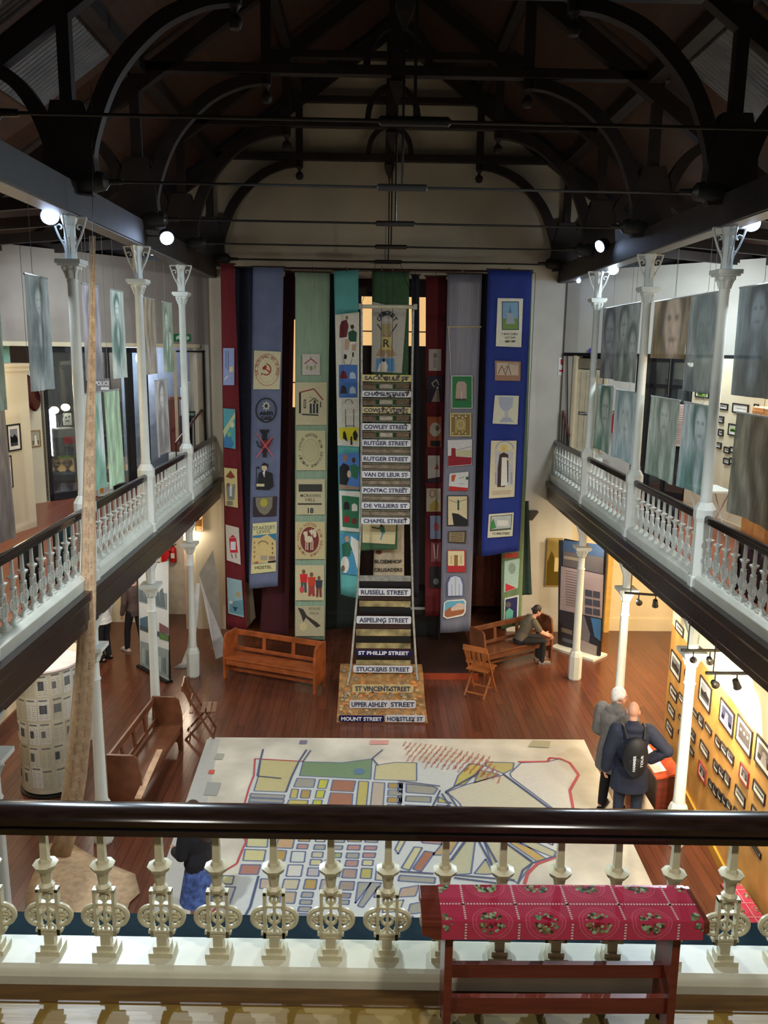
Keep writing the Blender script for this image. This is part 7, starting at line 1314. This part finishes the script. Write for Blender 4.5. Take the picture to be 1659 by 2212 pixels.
def remesh(o, v=.01, sm=2):
    r = o.modifiers.new('remesh', 'REMESH'); r.mode = 'VOXEL'; r.voxel_size = v; r.use_smooth_shade = True
    if sm: s = o.modifiers.new('smooth', 'SMOOTH'); s.iterations = sm; s.factor = .5
def person(label, loc, rz, J, clothes, hair=None, look=0, tilt=0, skin=SKIN, female=False, hk=1.0):
    """local frame: figure faces +y, x to its right"""
    t = thing('person', label, 'person', loc, rz); V = Vector; t.scale = (hk,)*3
    D = dict(pel=(0, 0, .95), che=(0, 0, 1.3), nek=(0, 0, 1.5), hed=(0, .025, 1.645), shL=(-.19, 0, 1.43), shR=(.19, 0, 1.43), elL=(-.24, -.02, 1.14), elR=(.24, -.02, 1.14), wrL=(-.25, .06, .88), wrR=(.25, .06, .88),
             hiL=(-.09, 0, .93), hiR=(.09, 0, .93), knL=(-.1, .02, .5), knR=(.1, .02, .5), anL=(-.11, -.02, .08), anR=(.11, -.02, .08), toL=(-.13, .16, .03), toR=(.13, .16, .03))
    D.update(J); D = {k: V(v) for k, v in D.items()}
    up = (D['nek']-D['pel']).normalized(); sd = (D['shR']-D['shL']).normalized(); fw = up.cross(sd).normalized()*1
    fw = sd.cross(up)*-1 if sd.cross(up).y < 0 and False else up.cross(sd)
    if fw.dot(V((0, 1, 0))) < 0: fw = -fw
    hipd = (D['hiR']-D['hiL']).normalized()
    sw = (D['shR']-D['shL']).length/2
    def torso(mb, g=0, low=0):
        P, C, N = D['pel'], D['che'], D['nek']; ax = sd
        loft(mb, [(P-up*(.1+low), .125+g, .10+g, hipd, fw), (P, .155+g+low*.2, .115+g, hipd, fw), (P.lerp(C, .45), .135+g, .10+g, ax, fw), (C, .165+g, .12+g, ax, fw), (C.lerp(N, .5), sw+.0+g, .105+g, ax, fw), (C.lerp(N, .78), sw*.8+g*.8, .085+g, ax, fw), (N, .065+g*.5, .065+g*.5, ax, fw)])
    b = MB(); torso(b)
    for s_ in 'LR':
        limb(b, [D['sh'+s_], D['sh'+s_].lerp(D['el'+s_], .4), D['el'+s_], D['el'+s_].lerp(D['wr'+s_], .35), D['wr'+s_]], [.05, .047, .038, .038, .026])
        limb(b, [D['hi'+s_], D['hi'+s_].lerp(D['kn'+s_], .4), D['kn'+s_], D['kn'+s_].lerp(D['an'+s_], .35), D['an'+s_]], [.085, .075, .05, .052, .036])
        limb(b, [D['an'+s_]-V((0, .03, .03)), D['to'+s_]], [.038, .03])
        hd = (D['wr'+s_]-D['el'+s_]).normalized(); hand(b, D['wr'+s_], clothes.get('hd'+s_, hd), clothes.get('ht'+s_, (0, 1, .2)), clothes.get('curl', .6))
    # head
    H = D['hed']; f = (Matrix.Rotation(look, 3, 'Z') @ V((0, 1, 0))); f = (f+V((0, 0, tilt))).normalized(); rt = f.cross(V((0, 0, 1))).normalized(); u = rt.cross(f); RH = Matrix((rt, f, u)).transposed()
    b.tube([D['nek']-up*.06, D['nek'], H-u*.06-f*.01], [.062, .052, .052], 12)
    b.ell(H+u*.02, (.074, .092, .1), 18, 12, RH); b.ell(H-u*.045+f*.02, (.058, .068, .068), 14, 10, RH); b.ell(H-u*.095+f*.052, (.03, .028, .024), 10, 8, RH)
    b.ell(H+f*.095-u*.015, (.013, .02, .022), 8, 6, RH); b.ell(H+f*.083+u*.028, (.05, .016, .012), 10, 6, RH); b.ell(H+f*.08-u*.058, (.026, .018, .012), 8, 6, RH)
    for q in (-1, 1): b.ell(H+rt*q*.077-u*.01-f*.005, (.012, .022, .032), 8, 6, RH)
    o = b.build('body', skin, t, world=False, smooth=True); remesh(o, .008, 2)
    for q in (-1, 1): MB().ell(H+f*.086+rt*q*.031+u*.006, (.012, .008, .008), 8, 6, RH).build('eye', EYE, t, world=False, smooth=True)
    MB().ell(H+f*.094-u*.058, (.022, .006, .007), 10, 6, RH).build('mouth', LIPS, t, world=False, smooth=True)
    c = clothes
    if 'top' in c:
        m, g, low, sl = c['top']; b = MB(); torso(b, g, low)
        for s_ in 'LR':
            e, w_ = D['el'+s_], D['wr'+s_]; S = D['sh'+s_]
            if sl: limb(b, [S, S.lerp(e, .5), e, e.lerp(w_, .5), w_.lerp(e, .06)], [.058+g, .055+g, .047+g, .043+g*.8, .036+g*.8])
            else: limb(b, [S, S.lerp(e, .5), S.lerp(e, .72)], [.058+g, .056+g, .056+g])
        if c.get('hood'): P = D['nek']; b.ell(P-fw*.07-up*.02, (.13, .075, .075), 14, 8); b.ell(P-fw*.02+up*.01, (.095, .085, .06), 14, 8)
        if c.get('hem'): P = D['pel']; loft(b, [(P, .17+g, .125+g, hipd, fw), (P-up*.12, .185+g, .14+g, hipd, fw), (P-up*c['hem'], .2+g, .15+g, hipd, fw)])
        o = b.build('jacket' if sl else 'shirt', m, t, world=False, smooth=True); remesh(o, .011, 3)
    if 'legs' in c:
        m = c['legs']; b = MB(); P = D['pel']
        loft(b, [(P+up*.04, .155, .115, hipd, fw), (P-up*.02, .168, .125, hipd, fw), (P-up*.12, .15, .12, hipd, fw)])
        for s_ in 'LR': h_, k_, a_ = D['hi'+s_], D['kn'+s_], D['an'+s_]; limb(b, [h_, h_.lerp(k_, .4), k_, k_.lerp(a_, .4), a_+V((0, 0, .0))], [.098, .09, .07, .068, .058])
        o = b.build('trousers', m, t, world=False, smooth=True); remesh(o, .011, 3)
    if 'skirt' in c:
        m, ln = c['skirt']; P = D['pel']; b = MB(); st = []
        for k in range(7): f_ = k/6; st.append((P+V((0, 0, .08-ln*f_)), .15+.11*f_, .125+.11*f_, (1, 0, 0), (0, 1, 0)))
        loft(b, st, 24); o = b.build('skirt', m, t, world=False, smooth=True)
    m = c.get('shoes', BLACK)
    for s_ in 'LR':
        a_, to = D['an'+s_], D['to'+s_]; d = (V((to.x, to.y, 0))-V((a_.x, a_.y, 0))).normalized(); b = MB(); base = V((a_.x, a_.y, min(a_.z, to.z)-.0)); z0 = a_.z-.075
        sdv = V((d.y, -d.x, 0)); loft(b, [(a_+V((0, 0, .01)), .045, .05, sdv, d), (V((a_.x, a_.y, z0+.04)), .045, .07, sdv, d), (V((a_.x, a_.y, z0+.0)), .043, .065, sdv, d)], 12)
        b.ell(V((a_.x, a_.y, z0+.035))+d*.1, (.045, .1, .038), 12, 8, Matrix((sdv, d, V((0, 0, 1)))).transposed()); b.box(V((a_.x, a_.y, z0+.012))+d*.06, (.085, .27, .024), rot=Matrix((sdv, d, V((0, 0, 1)))).transposed())
        b.build('shoe', m, t, world=False, smooth=True)
    if hair:
        m, style = hair; b = MB(); b.ell(H+u*.032-f*.014, (.086, .098, .1), 18, 12, RH); b.ell(H-f*.05-u*.01, (.072, .055, .08), 14, 10, RH)
        if style == 'long': b.ell(H-f*.07-u*.12, (.12, .08, .18), 14, 10, RH); b.ell(H-f*.1-u*.26, (.11, .07, .15), 12, 8, RH); [b.ell(H+rt*q*.07-u*.08-f*.01, (.03, .05, .13), 10, 8, RH) for q in (-1, 1)]
        if style == 'pony': b.ell(H-f*.1+u*.02, (.035, .05, .04), 10, 8, RH)
        o = b.build('hair', m, t, world=False, smooth=True); remesh(o, .009, 2)
    return t
GREYC = mat('grey_wool_coat', (112, 108, 104), .85, noise=.15, scale=20); NAVY = mat('navy_coat', (30, 36, 56), .8, noise=.12, scale=20); NAVT = mat('navy_trousers', (34, 42, 60), .8); BLKC = mat('black_trousers', (18, 18, 22), .85); OLIVE = mat('olive_shirt', (96, 88, 72), .85)
HW = mat('white_hair', (222, 218, 214), .8, noise=.15, scale=30, bump=.4); HD = mat('dark_hair', (34, 28, 26), .6, noise=.3, scale=30, bump=.4); HB = mat('brown_hair', (60, 38, 28), .6, noise=.3, scale=30, bump=.4)
person('white-haired person in a long grey coat standing left of the man with the backpack', (3.22, 11.12, 0), -.75, dict(hed=(0, .05, 1.62), nek=(0, .0, 1.48), shL=(-.2, 0, 1.4), shR=(.2, 0, 1.4), elR=(.26, .04, 1.12), wrR=(.2, .22, 1.0), elL=(-.25, .02, 1.1), wrL=(-.2, .2, .95)),
       dict(top=(GREYC, .045, .05, True), hood=True, hem=.34, legs=BLKC), (HW, 'short'), look=-.85, tilt=-.05, hk=1.09)
pm = person('shaven-headed man seen from behind in a navy coat, hand on hip', (3.26, 10.5, 0), -.1, dict(hed=(0, .05, 1.66), elR=(.42, -.04, 1.2), wrR=(.24, .02, 1.04), elL=(-.27, .0, 1.14), wrL=(-.29, .05, .88), anL=(-.12, -.02, .08), anR=(.12, .0, .08), knL=(-.11, .0, .5), knR=(.11, .01, .5)),
       dict(top=(NAVY, .04, .05, True), hood=True, hem=.3, legs=NAVT, hdR=(-1, .1, -.2), curl=.8), None, look=-.15, tilt=-.15, hk=1.09)
# backpack worn by that man
bp = thing('backpack', 'black backpack with pale vertical lettering on the navy-coated back', 'backpack', (3.26, 10.5, 0), -.1); bp.scale = (1.09,)*3
b_ = MB(); b_.ell((0, -.235, 1.2), (.155, .095, .25), 20, 14); b_.ell((0, -.29, 1.1), (.12, .06, .15), 16, 10); o = b_.build('main_bag', mat('black_nylon', (22, 22, 26), .6, noise=.2, scale=25), bp, world=False, smooth=True)
for sx in (-1, 1): MB().tube([(sx*.1, -.2, 1.40), (sx*.13, -.08, 1.51), (sx*.14, .06, 1.50), (sx*.14, .17, 1.34), (sx*.16, .1, 1.12), (sx*.15, -.15, 1.05)], .018, 6).build('shoulder_strap', MATS['black_nylon'], bp, world=False, smooth=True)
A = Art(lambda u, v, L: (u, -.353+.9*u*u+max(0, (abs(v-1.16)-.02))*.25-.001*L, v)); A.fn = lambda u, v, L: (u, -.362+.9*u*u-.001*L, v)
vs, fs = text_mesh('OUTDOOR', .03); w_ = max(v[0] for v in vs)
for (cx2, z_, hh, ww, tx) in ((-.045, 1.06, .045, .21, 'HAMMER'), (.045, 1.12, .04, .16, 'TOUR')):
    vs, fs = text_mesh(tx, .03); w_ = max(v[0] for v in vs); o_ = len(A.v); A.L = 1
    for u, v in vs: A.v.append(tuple(A.fn(cx2+.5*hh-v*hh, z_+u/w_*ww, 1)))
    for f in fs: A.f.append(tuple(i+o_ for i in f)); A.m.append(0); A.c.append(lin((214, 216, 222)))
A.build('lettering', PAINTC, bp, world=False)
person('person in an olive T-shirt and black trousers sitting on the pew, leaning forward', (3.02, 16.97, 0), -PI/2+.15, dict(pel=(0, -.12, .56), che=(0, .02, .86), nek=(0, .15, 1.03), hed=(0, .23, 1.16), shL=(-.18, .11, .97), shR=(.18, .11, .97), elL=(-.2, .26, .74), elR=(.2, .26, .74), wrL=(-.1, .46, .62), wrR=(.1, .46, .62),
       hiL=(-.09, -.08, .54), hiR=(.09, -.08, .54), knL=(-.13, .36, .52), knR=(.13, .36, .52), anL=(-.12, .34, .08), anR=(.12, .34, .08), toL=(-.14, .5, .03), toR=(.14, .5, .03)), dict(top=(OLIVE, .015, .02, False), legs=BLKC, shoes=mat('grey_trainers', (110, 104, 100), .6), curl=1.0, hdL=(.3, .8, -.3), hdR=(-.3, .8, -.3)), (HD, 'pony'), look=0, tilt=-.25)
SKR = mat('blue_patterned_skirt', (70, 92, 150), .8, noise=.6, scale=16)
person('long-haired woman in a black top and blue patterned skirt standing on the map', (-2.24, 8.62, 0), .9, dict(pel=(0, 0, .9), che=(0, .02, 1.2), nek=(0, .04, 1.38), hed=(0, .09, 1.5), shL=(-.17, .02, 1.31), shR=(.17, .02, 1.31), elL=(-.23, .04, 1.05), elR=(.23, .04, 1.05), wrL=(-.16, .24, .98), wrR=(.16, .24, .98), hiL=(-.09, 0, .88), hiR=(.09, 0, .88)), dict(top=(mat('black_top', (22, 20, 26), .85), .035, .09, True), skirt=(SKR, .6)), (HB, 'long'), look=.2, tilt=-.3, hk=.95)
person('visitor in black trousers and white-soled trainers behind the left poster panel', (-5.45, 17.5, 0), .8, dict(anL=(-.13, .12, .08), toL=(-.15, .3, .03), knL=(-.12, .1, .5), anR=(.12, -.18, .08), toR=(.14, 0, .03), knR=(.11, -.04, .5)), dict(top=(mat('brown_grey_top', (80, 64, 60), .85), .02, .03, True), legs=BLKC, shoes=mat('white_trainers', (190, 188, 184), .6)), (HD, 'short'))
person('visitor in a pale shirt half hidden behind the nearest whole left column', (-5.95, 16.95, 0), 1.2, dict(), dict(top=(mat('pale_shirt', (200, 196, 190), .8), .025, .04, True), hem=.1, legs=BLKC, shoes=BLACK), (HD, 'short'))
